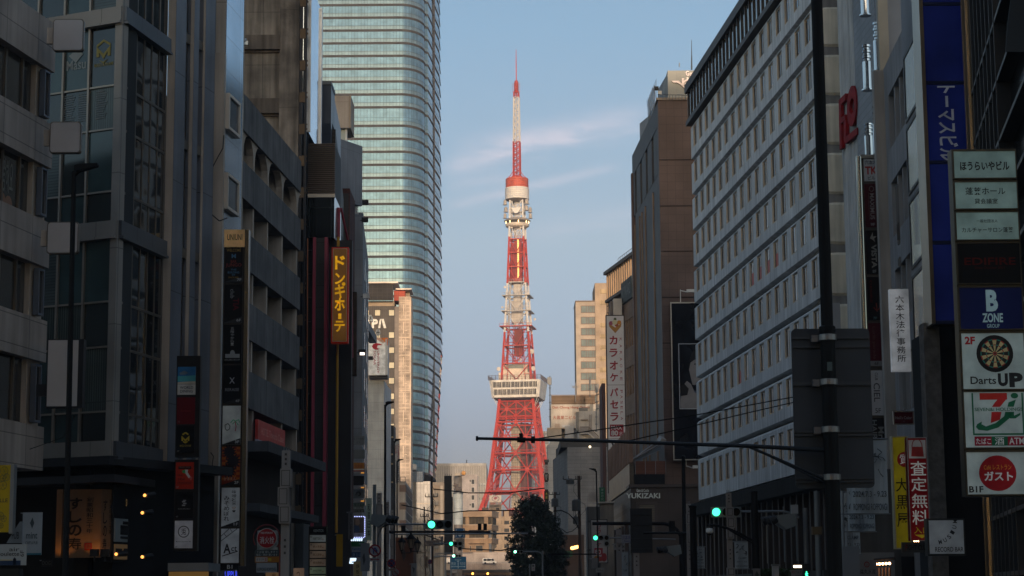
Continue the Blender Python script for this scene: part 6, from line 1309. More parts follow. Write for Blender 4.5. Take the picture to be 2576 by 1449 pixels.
for k in range(24):
    f = lambda a, r: pp(2153 + 12 * r * math.cos(a), 267 - 51 * (r if r > .9 else r * .76) * math.sin(a) - 8 * r * math.cos(a)); a0, a1 = 2 * math.pi * k / 24, 2 * math.pi * (k + 1) / 24; om.prism(c, [f(a0, 1), f(a1, 1), f(a1, .5), f(a0, .5)], .26, .05)
om.build('letter', RL, t2); chan([(2132.5, 306), (2138, 302), (2139, 344), (2166, 321), (2166.5, 338), (2137, 362), (2134, 358)])
# diagonal tile building with chrome columns
c = Pl(2162, 112, 2218, 106, 500); t = thing('chrome_column_building', 'grey tiled building hung with chrome tubes behind the tall tenant sign', 'building', base(c, c.L / 2)); MB().box(c, 0, c.L, 0, 44, 0, -8).build('wall', M('slate_tile', (.16, .165, .18), .5, tiles=(1.1, .42, .02, .45, .1, .3)), t)
for (u0, v0, v1) in ((2177, -60, 40), (2183, 112, 228), (2187, 310, 395), (2210, 55, 180), (2209, 265, 388)):
    p0, p1 = c.sz(u0 + 2, v1), c.sz(u0, v0); s = c.sz(u0, (v0 + v1) / 2)[0]; pc = P(u0, v1, 97 if u0 > 2200 else 94); pd = P(u0, v0, pc.y); ct = thing('chrome_tube', {2177: 'chrome tube cut by the top of the view', 2183: 'chrome tube with a twisted head, middle of the nearer row', 2187: 'chrome tube standing on top of the tenant sign', 2210: 'chrome tube with a twisted head, high beside the grey window building', 2209: 'slim chrome tube low beside the grey window building'}[u0], 'wall tube', pc, 'chrome wall tubes')
    b_ = pc; hh = pd.z - pc.z; MB().lathe(b_, [(.3, 0), (.3, .06), (.22, .08), (.22, hh * .62)], 18).build('tube', CHROME, ct, smooth=False); mb = MB()
    for k in range(6): zz = hh * (.64 + .36 * k / 6); r_ = .21 if k % 2 else .16; mb.lathe(b_, [(r_, zz), (r_, zz + hh * .045)], 12)
    mb.build('twisted_head', CHROME, ct)
# tall tenant sign
q = FR(2168, 90, 800); t = thing('tenant_sign', 'tall steel tenant sign from the letters TK down to the hair salon', 'sign', base(q, .4)); aL = q.sz(2180, 900)[0]; aR = q.sz(2226, 900)[0]; zT = q.sz(2190, 394)[1]
MB().box(q, aL, aR, 2.5, zT, -.02, -.5).build('case', M('sign_case_grey', (.07, .065, .06), .4, .5), t); MB().tube(q.pt(aL - .06, 2.5, .05), q.pt(aL - .06, zT, .05), .13, n=14).build('steel_tube', M('satin_steel', (.60, .55, .48), .18, 1., noise=None), t); MB().box(q, aL, aR, zT - .08, zT + .08, .1, -.5).build('cap', STEEL, t)
G_ = (.40, .40, .40)
def tp(v0, v1, col, e, tx):
    u0 = 2173 + ((v0 + v1) / 2 - 430) * .0275; sign_panel(t, q, u0, v0, u0 + 36, v1, col, e, .03, tx)
tp(400, 456, (.30, .32, .34), .04, (('六本木', .08, .06, .92, .26, (.03, .03, .04)), ('TK', .08, .34, .92, .70, (.26, .02, .02), dict(bold=.03)), ('ビル', .26, .77, .76, .94, (.03, .03, .04))))
tp(463, 572, (.055, .006, .010), 0, (('#line', 0, 0, 0, 0, (.2, .18, .17), dict(w=.012, p=[(.36, .08), (.5, .05), (.64, .08), (.66, .14), (.5, .18), (.34, .14), (.36, .08)])), ('#line', 0, 0, 0, 0, (.14, .1, .1), dict(w=.008, p=[(.28, .2), (.28, .84)])), ('#line', 0, 0, 0, 0, (.14, .1, .1), dict(w=.008, p=[(.74, .2), (.74, .84)])), ('MAXIMUS', .36, .22, .66, .82, (.26, .24, .23), dict(rot=90)), ('9F', .36, .90, .66, .97, (.3, .28, .28))))
tp(580, 690, (.010, .009, .009), 0, (('#poly', 0, 0, 0, 0, (.28, .27, .25), dict(p=[(.3, .18), (.5, .04), (.52, .14), (.78, .13), (.58, .19), (.66, .27), (.48, .21)])), ('VISTA', .36, .32, .74, .86, (.26, .25, .23), dict(rot=90, bold=.04)), ('8F', .4, .90, .66, .97, (.25, .25, .25))))
tp(697, 806, (.008, .007, .008), 0, (('DESIRE', .2, .08, .34, .6, (.10, .010, .008), dict(rot=90)), ('#line', 0, 0, 0, 0, (.16, .02, .012), dict(w=.03, p=[(.4, .7), (.62, .78), (.84, .72), (.88, .6)])), ('#line', 0, 0, 0, 0, (.16, .02, .012), dict(w=.03, p=[(.6, .6), (.64, .8)])), ('7F', .36, .92, .62, .98, (.1, .2, .22))))
tp(813, 921, (.06, .008, .014), .01, (('Lurib parade', .24, .08, .5, .84, (.10, .05, .05), dict(rot=90)), ('#box', 0, .88, 1, 1, (.16, .17, .18)), ('6F', .36, .90, .66, .98, (.05, .05, .05), dict(l=.006))))
tp(932, 1045, (.31, .32, .34), .04, (('CLUB', .38, .05, .58, .22, (.05, .05, .06), dict(rot=90)), ('CIEL', .26, .28, .70, .70, (.04, .04, .05), dict(rot=90)), ('5F', .32, .84, .72, .95, (.05, .05, .06))))
tp(1051, 1108, (.010, .010, .011), 0, (('HAIR', .06, .1, .42, .95, (.22, .24, .25), dict(rot=90)), ('Mr', .5, .4, .9, .9, (.22, .24, .25), dict(rot=90))))
tp(1114, 1225, (.008, .008, .009), 0, ())
# grey building with deep windows
c = Pl(2234, 88, 2326, 77, 500); t = thing('grey_window_building', 'grey street building with deep tilted window bays, left of the blue sign', 'building', base(c, c.L / 2)); GR = M('grey_render', (.27, .262, .265), .85, dirt=.25, noise=(.6, .15), bump=.3); LT = M('light_edge_render', (.34, .31, .28), .85, dirt=.3)
Lc = c.L; zt3 = c.sz(2228, 163)[1]; f0 = FR(2209, 88, 500); MB().box(f0, 0, (2234 - 2209) / F * 88, 0, zt3, 0, -.5).build('front_wall', LT, t); rows_ = []; wl = MB(); s0, s1 = Lc * .12, Lc * .58; ph_ = 4.05; zz = zt3 - 1.6; zprev = zt3
for k in range(7):
    z1 = zz - k * ph_; z0 = z1 - 2.5
    if z0 < 2: break
    wl.box(c, 0, s1, z1, zprev, 0, -.6).box(c, 0, s0, z0, z1, 0, -.6)
    for j in (1, 2): s = s0 + (s1 - s0) * j / 3; wl.box(c, s - .12, s + .12, z0, z1, -.05, -.6)
    for j in range(3):
        wn = MB().box(c, s0 + (s1 - s0) * j / 3 + .1, s0 + (s1 - s0) * (j + 1) / 3 - .1, z0, z1, -.5, -.58).build('window', M('grey_blind_window', (.17, .155, .14), .4), t)
    zprev = z0
wl.box(c, 0, s1, 0, zprev, 0, -.6); wl.box(c, s1, Lc, 0, 24, 0, -.6); wl.build('wall', GR, t); MB().box(c, 0, Lc, 0, zt3 - .1, -.62, -8).build('core_wall', WD, t); MB().box(c, s1, Lc, 24, 34, .0, -8).build('upper_wall', M('upper_grey', (.22, .225, .24), .8), t)
for k in range(6):
    v = 100 + k * 200; z1 = c.sz(2300, v)[1]; wn = MB().box(c, Lc * .64, Lc * .92, z1 - 2.7, z1, .02, -.2).build('window', glass('pale_slot_glass', (.055, .053, .052), .2, tiles=(.5, 9, .06, .5, .3)), t); MB().frame(c, Lc * .62, Lc * .94, z1 - 2.8, z1 + .12, .13, .05, .0).build('frame', DARK, wn)
for (v0, v1) in ((458, 615), (530 + 27, 608), (650, 675), (750, 900), (905, 1040)): a = c.sz(2288, v0)[1], c.sz(2288, v1)[1]; MB().frame(c, Lc * .56, Lc * .6, a[1], a[0], .05, .5, .42).build('empty_sign_frame', M('frame_grey', (.17, .165, .16), .6), t)
back = thing('upper_tower', 'pale tall block rising behind the grey window building', 'building', base(FR(2220, 100, 200), 1)); MB().box(FR(2214, 97, 200), 0, 3.2, 0, 48, 0, -.6).build('wall', M('pale_block_wall', (.27, .28, .30), .7), back); MB().box(FR(2214, 96.5, 200), 0, .5, 0, 48, .1, -.3).build('edge', M('cream_edge', (.34, .30, .24), .7), back)
# white vertical law office sign
def leanu(u, v, k=.042, vr=800): return u + (v - vr) * k
q = FR(2245, 78, 830); b = q.px(2240, 727, 2292, 934); t = thing('law_office_sign', 'white upright sign with eight black characters on the grey window building', 'sign', base(q, .4, 0, b[2])); a0 = q.sz(2241, 830)[0]; a1 = q.sz(2289, 830)[0]
pn = MB().box(q, a0, a1, b[2], b[3], 0, -.3).build('panel', face((.66, .67, .69), .2), t); mb = MB(); put_text(mb, q, '六本木法律事務所', a0 + .22, a1 - .2, b[2] + .35, b[3] - .25, .01, vert=True, bold=.02); mb.build('lettering', face((.02, .02, .024)), pn)
q = FR(2248, 75, 1050); t = thing('nail_salon_sign', 'small dark red sign in a steel frame below the law office sign', 'sign', base(q, .4, 0, q.sz(2270, 1068)[1])); sign_panel(t, q, 2249, 1036, 2297, 1066, (.07, .006, .010), 0, 0, (("Nail's Color", .07, .36, .94, .62, (.30, .27, .27)), ('3F', .45, .76, .56, .86, (.2, .15, .15)))); MB().frame(q, *q.px(2247, 1034, 2299, 1068), .04, .03, -.1).build('frame', STEEL, t)
# yellow and red pawn shop signs
q = FR(2250, 66.5, 1230); b = q.px(2250, 1099, 2284, 1379); t = thing('pawn_sign', 'yellow upright pawn sign with black characters beside the red sign', 'sign', base(q, .3, 0, b[2])); a0, a1 = q.sz(2249, 1230)[0], q.sz(2287, 1230)[0]; pn = MB().box(q, a0, a1, b[2], b[3], 0, -.3).build('panel', face((.42, .34, .012), .10), t); fz = lambda v: q.sz(2268, v)[1]; MB().frame(q, a0 - .03, a1 + .03, b[2] - .03, b[3] + .03, .04, .03, -.32).build('frame', M('sign_edge', (.3, .28, .2), .5), t)
MB().disc(q, a0 + .40, fz(1156), .26, .02, -.01).build('seal', face((.26, .016, .016), .08), pn); mb = MB(); put_text(mb, q, '質', a0 + .22, a0 + .56, fz(1168), fz(1143), .03, bold=.03); mb.build('lettering', face((.6, .58, .56), .12), pn); mb = MB()
for ch, v0, v1 in (('大', 1202, 1237), ('黒', 1246, 1281), ('屋', 1291, 1326)): put_text(mb, q, ch, a0 + .06, a1 - .04, fz(v1), fz(v0), .02, bold=.03)
mb.build('lettering', face((.02, .018, .01)), pn)
q = FR(2286, 65, 1230); b = q.px(2286, 1100, 2334, 1361); t = thing('appraisal_sign', 'red upright sign with a handbag picture and white characters', 'sign', base(q, .3, 0, b[2])); a0, a1 = q.sz(2285, 1230)[0], q.sz(2336, 1230)[0]; pn = MB().box(q, a0, a1, b[2], b[3], 0, -.3).build('panel', face((.24, .010, .014), .10), t); fz = lambda v: q.sz(2310, v)[1]; MB().frame(q, a0, a1, b[2], b[3], .03, .02, -.32).build('frame', M('sign_edge_grey', (.3, .28, .26), .5), t); wv = a1 - a0
hb = MB().box(q, a0 + .06, a1 - .05, fz(1153), fz(1107), .02, -.01).build('picture', face((.44, .42, .40), .10), pn); MB().prism(q, [(a0 + wv * .2, fz(1148)), (a1 - wv * .18, fz(1149)), (a1 - wv * .22, fz(1124)), (a0 + wv * .24, fz(1124))], .03, 0).build('handbag', face((.30, .035, .03), .08), hb)
mb = MB(); cz = fz(1124)
for k in range(10): p0, p1 = R(18 * k), R(18 * (k + 1)); mb.tube(q.pt(a0 + wv * .5 + .17 * math.cos(p0), cz + .26 * math.sin(p0), .03), q.pt(a0 + wv * .5 + .17 * math.cos(p1), cz + .26 * math.sin(p1), .03), .014, n=5)
mb.build('handle', face((.30, .035, .03), .08), hb); mb = MB()
for ch, v0, v1 in (('査', 1160, 1196), ('定', 1201, 1236), ('無', 1242, 1278), ('料', 1283, 1320)): put_text(mb, q, ch, a0 + wv * .14, a1 - wv * .08, fz(v1), fz(v0), .02, bold=.05)
mb.build('lettering', face((.6, .6, .56), .22), pn); mb = MB(); put_text(mb, q, '入口', a0 + wv * .2, a1 - wv * .05, fz(1342), fz(1326), .02, bold=.04); mb.prism(q, [(a0 + wv * .22, fz(1345)), (a1 - wv * .05, fz(1345)), (a0 + wv * .58, fz(1354))], .02, 0); mb.build('lettering', face((.5, .38, .02), .15), pn)
q = FR(2270, 64, 1376); t = thing('club_sign', 'long low club sign below the yellow sign', 'sign', base(q, .4, 0, q.sz(2300, 1389)[1])); sign_panel(t, q, 2271, 1366, 2338, 1388, (.05, .055, .055), 0, 0, (('FIGHT CLUB', .1, .22, .96, .8, (.012, .012, .012), dict(bold=.03)), ('F', .1, .16, .18, .86, (.14, .02, .015), dict(l=.004)))); MB().frame(q, *q.px(2269, 1364, 2340, 1390), .04, .03, -.1).build('frame', M('sign_edge_dark', (.035, .035, .035), .5), t)
mb = MB()
# record bar box sign
q = FR(2336, 50, 1350); b = q.px(2336, 1307, 2426, 1395); t = thing('record_bar_sign', 'square white box sign of a record bar in a black case', 'sign', base(q, .4, 0, b[2])); MB().box(q, b[0] - .03, b[1] + .03, b[2] - .03, b[3] + .03, -.01, -.35).build('case', M('sign_edge_dark', (.035, .035, .035), .5), t); a0, a1, z0, z1 = b; pn = MB().box(q, a0 + .02, a1 - .02, z0 + .02, z1 - .02, .02, -.02).build('panel', face((.36, .39, .42), .10), t); mb = MB(); put_text(mb, q, 'RECORD BAR', a0 + .15, a1 - .04, z0 + .07, z0 + .19, .025)
for i, ch in enumerate('MUSIUM'):
    a_ = R(-78 + i * 15); cx0, cz0 = a0 + .10, z1 - .02; R0 = .56; px_, pz_ = cx0 + .08 + R0 * math.cos(a_) * 0.9, cz0 + R0 * math.sin(a_) * 1.0; i0 = len(mb.v); put_text(mb, q, ch, -.04, .04, -.055, .055, .025); ang = a_ + R(90)
    for k in range(i0, len(mb.v)):
        d = mb.v[k] - q.o; x_, y_ = d.dot(q.ex), d.z; mb.v[k] = q.pt(px_ + x_ * math.cos(ang) - y_ * math.sin(ang), pz_ + x_ * math.sin(ang) + y_ * math.cos(ang), .025)
mb.build('lettering', face((.03, .03, .035)), pn)
# tall blue sign tower
q = FR(2324, 70, 400); t = thing('blue_sign_tower', 'tall deep blue sign tower with sideways white katakana', 'sign', base(q, .8)); aL, aR = q.sz(2336, 400)[0], q.sz(2433, 400)[0]; zB = q.sz(2380, 811)[1]
BL = M('deep_blue_panel', (.012, .022, .16), .18, noise=(.35, .5), spec=.5, emit=.05); cuts = [q.sz(2380, v)[1] for v in (-140, 10, 208, 408, 610, 811)]
MB().box(q, aL - .1, aR + .1, zB, 30, -.1, -1.2).build('case', DARK, t)
for z1, z0 in zip(cuts, cuts[1:]): MB().box(q, aL, aR, z0 + .07, z1 - .07, 0, -.1).build('panel', BL, t); MB().box(q, aL, aR, z0 - .06, z0 + .06, .04, -.1).build('divider', M('navy_divider', (.01, .015, .05), .4), t)
MB().box(q, aL - .14, aL, zB - .05, 30, .08, -1.2).box(q, aR, aR + .12, zB - .05, 30, .08, -1.2).build('edge_trim', M('bronze_trim', (.30, .24, .17), .3, .8), t)
mb = MB(); put_text(mb, q, 'トーマスビル', *q.px(2360, 216, 2408, 404), .02, rot=90, bold=.02)
mb.build('lettering', face((.40, .42, .48), .10), t)
# tenant sign column at the right edge
q = FR(2400, 45, 850); t = thing('sign_column', 'wide backlit sign column of ten panels with a dartboard, right edge', 'sign', base(q, .8)); zT, zB = q.sz(2475, 374)[1], q.sz(2500, 1248)[1]; aL, aR = q.sz(2414, 850)[0], q.sz(2579, 850)[0]; GC = M('gold_case', (.10, .085, .06), .35, .8)
MB().box(q, aL, aR, zB, zT, -.03, -.45).build('case', GC, t); LIT = (.25, .36, .335); NV = (.012, .02, .085)
def rp(v0, v1, col, e, tx):
    sL, sR = aL + .03, aR - .03; z1, z0 = q.sz(2490, v0)[1], q.sz(2490, v1)[1]
    m = MB().frame(q, sL - .02, sR + .02, z0 - .02, z1 + .02, .025, .03, -.03).build('panel_trim', GC, t); vm = (v0 + v1) / 2; u0 = 2414.6 + (vm - 850) * .0395; sign_panel(t, q, u0 + 3, v0, u0 + 160, v1, col, e, .01, tx)
INK = (.02, .022, .024)
rp(380, 448, LIT, .16, (('ほうらいやビル', .09, .38, .88, .72, INK, dict(bold=.03)),))
rp(458, 525, LIT, .20, (('蓬莱ホール', .16, .20, .80, .48, INK, dict(bold=.02)), ('貸会議室', .30, .62, .67, .82, INK, dict(bold=.03))))
rp(534, 603, LIT, .20, (('一般社団法人', .32, .26, .66, .38, INK), ('カルチャーサロン蓬莱', .08, .55, .90, .74, INK)))
rp(612, 713, (.008, .008, .009), 0, (('EDIFIRE', .10, .36, .92, .54, (.10, .008, .006)), ('Since October 2011', .26, .58, .74, .64, (.07, .006, .005))))
rp(723, 828, (.010, .016, .085), .05, (('B', .42, .06, .61, .58, (.30, .44, .48), dict(e=.25, bold=.05)), ('ZONE', .35, .62, .68, .84, (.30, .44, .48), dict(e=.25, bold=.03)), ('GROUP', .42, .88, .62, .97, (.28, .42, .46), dict(e=.25))))
def wedge(cx, cy, r0, r1, a0, a1, asp): return [(cx + r * math.cos(a), cy + r * asp * math.sin(a)) for r, a in ((r0, a0), (r1, a0), (r1, (a0 + a1) / 2), (r1, a1), (r0, a1))]
db = [('#disc', .235, .035, .825, .70, (.012, .012, .012))]; cx, cy, asp = .53, .3675, .6650 / .59; st = 2 * math.pi / 20
for k in range(20):
    a0 = (k - .5) * st; db.append(('#poly', 0, 0, 0, 0, (.40, .34, .17) if k % 2 else (.02, .02, .02), dict(l=.006, p=wedge(cx, cy, .03, .225, a0, a0 + st, asp))))
    for r0, r1 in ((.13, .145), (.215, .23)): db.append(('#poly', 0, 0, 0, 0, (.26, .03, .03) if k % 2 else (.02, .16, .13), dict(l=.01, p=wedge(cx, cy, r0, r1, a0, a0 + st, asp))))
db += [('#disc', cx - .03, cy - .03 * asp, cx + .03, cy + .03 * asp, (.26, .03, .03), dict(l=.014)), ('#disc', cx - .014, cy - .014 * asp, cx + .014, cy + .014 * asp, (.03, .03, .03), dict(l=.018)), ('2F', .055, .06, .22, .20, (.26, .015, .02), dict(bold=.04)), ('Darts', .12, .775, .53, .91, INK, dict(bold=.015)), ('U', .56, .72, .72, .95, INK, dict(bold=.06)), ('P', .74, .71, .96, .97, INK, dict(bold=.06))]
rp(838, 979, (.36, .44, .43), .20, db)
rp(986, 1126, (.36, .43, .42), .20, (('#poly', 0, 0, 0, 0, (.012, .10, .05), dict(p=[(.13, .02), (.155, .02), (.155, .745), (.93, .745), (.93, .02), (.955, .02), (.955, .775), (.13, .775)])), ('#poly', 0, 0, 0, 0, (.34, .025, .018), dict(p=[(.26, .02), (.70, .02), (.70, .14), (.26, .14)])), ('#poly', 0, 0, 0, 0, (.34, .02, .02), dict(l=.004, p=[(.58, .10), (.70, .02), (.68, .14), (.58, .27), (.45, .27), (.50, .19)])), ('#poly', 0, 0, 0, 0, (.34, .02, .02), dict(p=[(.44, .36), (.60, .36), (.57, .50), (.42, .56)])), ('#poly', 0, 0, 0, 0, (.012, .10, .05), dict(p=[(.20, .58), (.28, .53), (.27, .58), (.34, .62), (.50, .56), (.64, .44), (.66, .36), (.78, .36), (.72, .48), (.54, .64), (.36, .70), (.22, .68), (.18, .63)])), ('#disc', .76, .02, .88, .12, (.012, .10, .05)), ('#poly', 0, 0, 0, 0, (.012, .10, .05), dict(p=[(.72, .19), (.84, .14), (.80, .27), (.70, .27)])), ('#poly', 0, 0, 0, 0, (.012, .10, .05), dict(p=[(.70, .36), (.80, .36), (.80, .43), (.90, .38), (.90, .42), (.82, .48), (.73, .48)])), ('SEVEN&i HOLDINGS', .17, .285, .94, .345, (.012, .10, .05), dict(l=.008, bold=.01)), ('#box', .15, .80, .42, .965, (.22, .012, .03)), ('#box', .42, .80, .68, .965, (.012, .09, .045)), ('#box', .68, .80, .95, .965, (.22, .012, .03)), ('たばこ', .17, .83, .41, .94, (.5, .52, .52), dict(l=.008)), ('酒', .47, .815, .62, .95, (.5, .52, .52), dict(l=.008)), ('ATM', .70, .825, .94, .945, (.5, .52, .52), dict(l=.008))))
rp(1137, 1244, (.36, .42, .41), .20, (('#disc', .20, .08, .80, .92, (.24, .010, .014)), ('Café レストラン', .28, .30, .72, .42, (.5, .20, .03), dict(l=.008)), ('ガスト', .28, .46, .74, .68, (.56, .56, .55), dict(l=.008, bold=.05)), ('B1F', .03, .80, .26, .95, INK, dict(bold=.03))))
# dark glass building at the right edge
c = Pl(2456, 68, 2610, 50, 600); t = thing('dark_edge_building', 'dark glass fronted building filling the right edge behind the sign column', 'building', base(c, c.L / 2)); MB().box(c, 0, c.L + 6, 0, 30, -.3, -8).build('wall', M('dark_glass_wall', (.02, .022, .026), .1, noise=(.4, .5), spec=.7), t); mb = MB()
for k in range(10): z = 2 + k * 1.85; mb.box(c, 0, c.L + 6, z, z + .13, .1, -.3)
for k in range(9): s = .1 + k * 1.3; mb.box(c, s, s + .10, 0, 30, .12, -.3)
mb.build('window_frame', M('dark_frame', (.035, .034, .035), .5, .3), t); MB().box(c, .2, .34, 0, 30, .2, 0).box(c, 1.6, 1.7, 0, 30, .2, 0).build('gold_mullion', M('bronze_trim', (.30, .24, .17), .3, .8), t); MB().box(FR(2452, 68.2, 600), .0, .4, 0, 30, .1, -.4).build('end_pier', M('grey_pier2', (.07, .072, .075), .7), t)
fl = thing('roof_banner', 'dark banner flap hanging at the top right corner', 'banner', P(2560, 120, 47)); MB().prism(FR(2560, 47, 60), [FR(2560, 47, 60).sz(u, v) for u, v in ((2548, -40), (2535, 60), (2530, 130), (2600, 131), (2600, -40))], 0, -.05).build('cloth', M('banner_grey', (.05, .058, .065), .8), fl)
low = thing('rough_wall', 'rough dark wall and recess below the blue sign tower', 'building', base(FR(2340, 69, 1000), .5)); q = FR(2330, 71, 1000); MB().pbox(q, 2335, 812, 2375, 1449, 0, -.8).build('wall', M('rough_stucco', (.11, .095, .085), .9, bump=1., noise=(3, .4)), low); MB().pbox(q, 2375, 812, 2600, 1449, -1, -5).build('recess', BLACK, low)
grd = thing('street_shop', 'dark shop front at street level below the pawn signs', 'shop', base(FR(2200, 80, 1400), 1)); q = FR(2150, 84, 1350); MB().pbox(q, 2120, 1180, 2340, 1480, 0, -.6).build('wall', M('shop_wall_dark', (.07, .065, .06), .8, dirt=.4), grd); MB().pbox(q, 2160, 1390, 2250, 1480, .1, 0).build('shutter', M('shutter_grey', (.16, .155, .15), .7), grd); MB().pbox(q, 2268, 1400, 2330, 1480, .1, 0).build('door', BLACK, grd)
# ------------------------------------------------------------------ street furniture
def pole(name, lb, cat, u0, v0, u1, v1, Y, r, m_, group=None, foot=True):
    a, b = P(u0, v0, Y), P(u1, v1, Y); g = Vector((b.x, b.y, 0)); t = thing(name, lb, cat, g, group); MB().tube(g, a, r, r * .9, 12).build('post', m_, t); return t
# near black pole with the backs of two road signs
Y0 = 40.; t = thing('sign_pole', 'thick black pole carrying the grey backs of a large road sign', 'sign pole', Vector((P(2093, 1200, Y0).x, Y0, 0)))
x = P(2093, 1200, Y0).x; zj = P(2085, 830, Y0).z; MB().tube((x, Y0, 0), (x, Y0, zj), .155, .15, 16).build('lower_post', POLEBLK, t); MB().tube((x, Y0, zj), (x, Y0, 30), .125, .11, 14).build('upper_post', POLEBLK, t)
MB().lathe((x, Y0, zj), [(.17, -.05), (.17, .06), (.13, .09)], 16).build('cap', POLEBLK, t)
q = W((0, Y0 + .24, 0), (1, 0, 0), (0, -1, 0)); k = Y0 + .24; zz = lambda v: P(2090, v, k).z; xx = lambda u, v=1020: P(u, v, k).x; BK = M('sign_back_grey', (.042, .045, .052), .6, .1, noise=(.8, .2)); RIM = M('sign_back_rail', (.06, .063, .07), .5, .4)
def rr(x0, x1, z0, z1, r, n=5):
    o = []
    for cx, cz, s0 in ((x1 - r, z1 - r, 0), (x0 + r, z1 - r, 90), (x0 + r, z0 + r, 180), (x1 - r, z0 + r, 270)):
        for i in range(n + 1): a = R(s0 + 90 * i / n); o.append((cx + r * math.cos(a), cz + r * math.sin(a)))
    return o
bk = MB().prism(q, rr(xx(1995), xx(2193), zz(1228), zz(827), .1), .02, -.02).build('sign_back', BK, t); mb = MB()
for v in (851, 873, 963, 968, 1086, 1095, 1204, 1212): mb.box(q, xx(1996), xx(2192), zz(v) - .02, zz(v) + .02, .06, .02)
mb.build('rail', RIM, bk)
for v in (854, 965, 1084, 1203): MB().lathe((x, Y0, zz(v) - .06), [(.175, 0), (.185, .01), (.185, .12), (.175, .13)], 16).box(q, x - .32, x - .18, zz(v) - .07, zz(v) + .07, .16, .0).build('clamp', M('clamp_steel', (.20, .20, .21), .4, .7), t)
MB().box(W((0, Y0 - .16, 0), (1, 0, 0), (0, -1, 0)), x - .05, x + .05, P(2090, 920, Y0).z - .12, P(2090, 920, Y0).z + .06, .01, -.02).build('sticker', face((.10, .13, .13)), t)
MB().box(q, x + .15, x + .34, P(2105, 880, Y0).z, P(2105, 756, Y0).z, -.1, -.14).build('far_plate', M('plate_grey', (.22, .225, .24), .5), t)
# long arm over the street
t = thing('signal_arm', 'long dark tube arm reaching over the street from the sign pole', 'pole arm', P(2093, 1133, Y0)); pts = [P(1199, 1103, Y0), P(1500, 1109, Y0), P(1700, 1116, Y0), P(1885, 1122, Y0), P(2090, 1133, Y0)]; AM = M('arm_blue_grey', (.014, .017, .022), .5, .2)
mb = MB(); [mb.tube(a, b, r0, r1, 12) for a, b, r0, r1 in zip(pts, pts[1:], (.030, .034, .038, .042), (.034, .038, .042, .046))]; mb.build('tube', AM, t); MB().path([P(1880, 1122, Y0), P(2090, 1212, Y0)], .03).path([P(1888, 1124, Y0), P(2090, 1222, Y0)], .022).build('brace', AM, t); MB().tube(P(1197, 1103, Y0), P(1203, 1103, Y0), .05, n=12).build('end_cap', POLEBLK, t)
d = thing('bullet_camera', 'small dark bracket device sitting on the long arm', 'camera', P(1311, 1104, Y0)); MB().tube(P(1311, 1106, Y0), P(1311, 1092, Y0), .05, .03, 8).tube(P(1306, 1094, Y0), P(1315, 1092, Y0), .035, .02, 8).build('body', POLEBLK, d); MB().tube(P(1301, 1106, Y0), P(1322, 1107, Y0), .055, n=8).build('clamp', POLEBLK, d)
d = thing('arm_clamp', 'small dark junction clamp on the long arm, right of the tower shaft', 'clamp', P(1341, 1106, Y0)); MB().tube(P(1336, 1106, Y0), P(1346, 1106, Y0), .07, n=8).tube(P(1341, 1100, Y0), P(1341, 1114, Y0), .04, n=6).build('body', POLEBLK, d)
# overhead wires
for (lb, pts, Y) in (('overhead wire slanting up from the arm clamp to the pole', ((1341, 1105), (1500, 1082), (1750, 1044), (2000, 998)), 40.5), ('lower overhead wire slanting up past the billboard', ((1560, 1114), (1700, 1082), (1850, 1046), (2005, 1010)), 41), ('sagging street wire low above the expressway', ((1060, 1342), (1160, 1380), (1260, 1385), (1300, 1376)), 210), ('thin street wire across the brown balcony house', ((1010, 1270), (1110, 1292), (1180, 1285), (1295, 1284)), 210), ('upper street wire across the tower feet', ((1090, 1230), (1180, 1240), (1280, 1240), (1370, 1228)), 240)):
    p = [P(u, v, Y) for u, v in pts]; tag(MB().path(p, .012 * Y / 40, 5).build('wire', POLEBLK, base=p[0]), lb, 'wire', 'overhead wires')

# traffic signals
SIG = M('signal_grey', (.17, .19, .195), .45, .3); GREEN = lamp('green_lens', (.05, 1, .42), 2.0); OFFL = M('dark_lens', (.010, .008, .006), .25, spec=.25)
def signal(lb, u0, v0, u1, v1, Y, arm, post=None, extra=False, hot=1):
    q = FR(u0, Y, v0); a = q.px(u0, v0, u1, v1); t = thing('traffic_signal', lb, 'traffic light', base(q, (a[0] + a[1]) / 2, 0, a[2]), 'three lamp traffic signals'); wd = a[1] - a[0]; h = a[3] - a[2]; cz = (a[2] + a[3]) / 2
    MB().box(q, a[0], a[1], a[2], a[3], 0, -.16).build('housing', SIG, t)
    for k in range(3):
        cx = a[0] + wd * (k + .5) / 3; r = h * .38
        l = MB().disc(q, cx, cz, r, .03, -.02, 24).build('lens', (GREEN if hot == 1 else lamp('far_green_lens', (.25, 1, .6), 5)) if k == 0 else OFFL, t); v = MB(); n = 14
        for i in range(n):
            p0, p1 = R(-10 + 200 * i / n), R(-10 + 200 * (i + 1) / n); v.quad((q.pt(cx + r * 1.1 * math.cos(p0), cz + r * 1.1 * math.sin(p0), 0), q.pt(cx + r * 1.1 * math.cos(p1), cz + r * 1.1 * math.sin(p1), 0), q.pt(cx + r * 1.1 * math.cos(p1), cz + r * 1.1 * math.sin(p1), .22), q.pt(cx + r * 1.1 * math.cos(p0), cz + r * 1.1 * math.sin(p0), .22)))
        v.build('visor', SIG, t)
    if extra: MB().box(q, a[1] - wd / 3, a[1], a[2] - h * 1.05, a[2] - .02, 0, -.16).build('arrow_housing', SIG, t); MB().disc(q, a[1] - wd / 6, a[2] - h * .53, h * .36, .03, -.02, 20).build('lens', OFFL, t)
    if arm: MB().path([P(u, v, Y + .1) for u, v in arm], .045 * max(1, Y / 130), 8).build('arm', GALV, t)
    if post: u, v, r = post; p = P(u, v, Y + .1); MB().tube((P(u, 1420, Y).x, Y + .1, 0), (P(u, 1420, Y).x, Y + .1, p.z), r, r, 12).build('post', GALV, t)
    return t
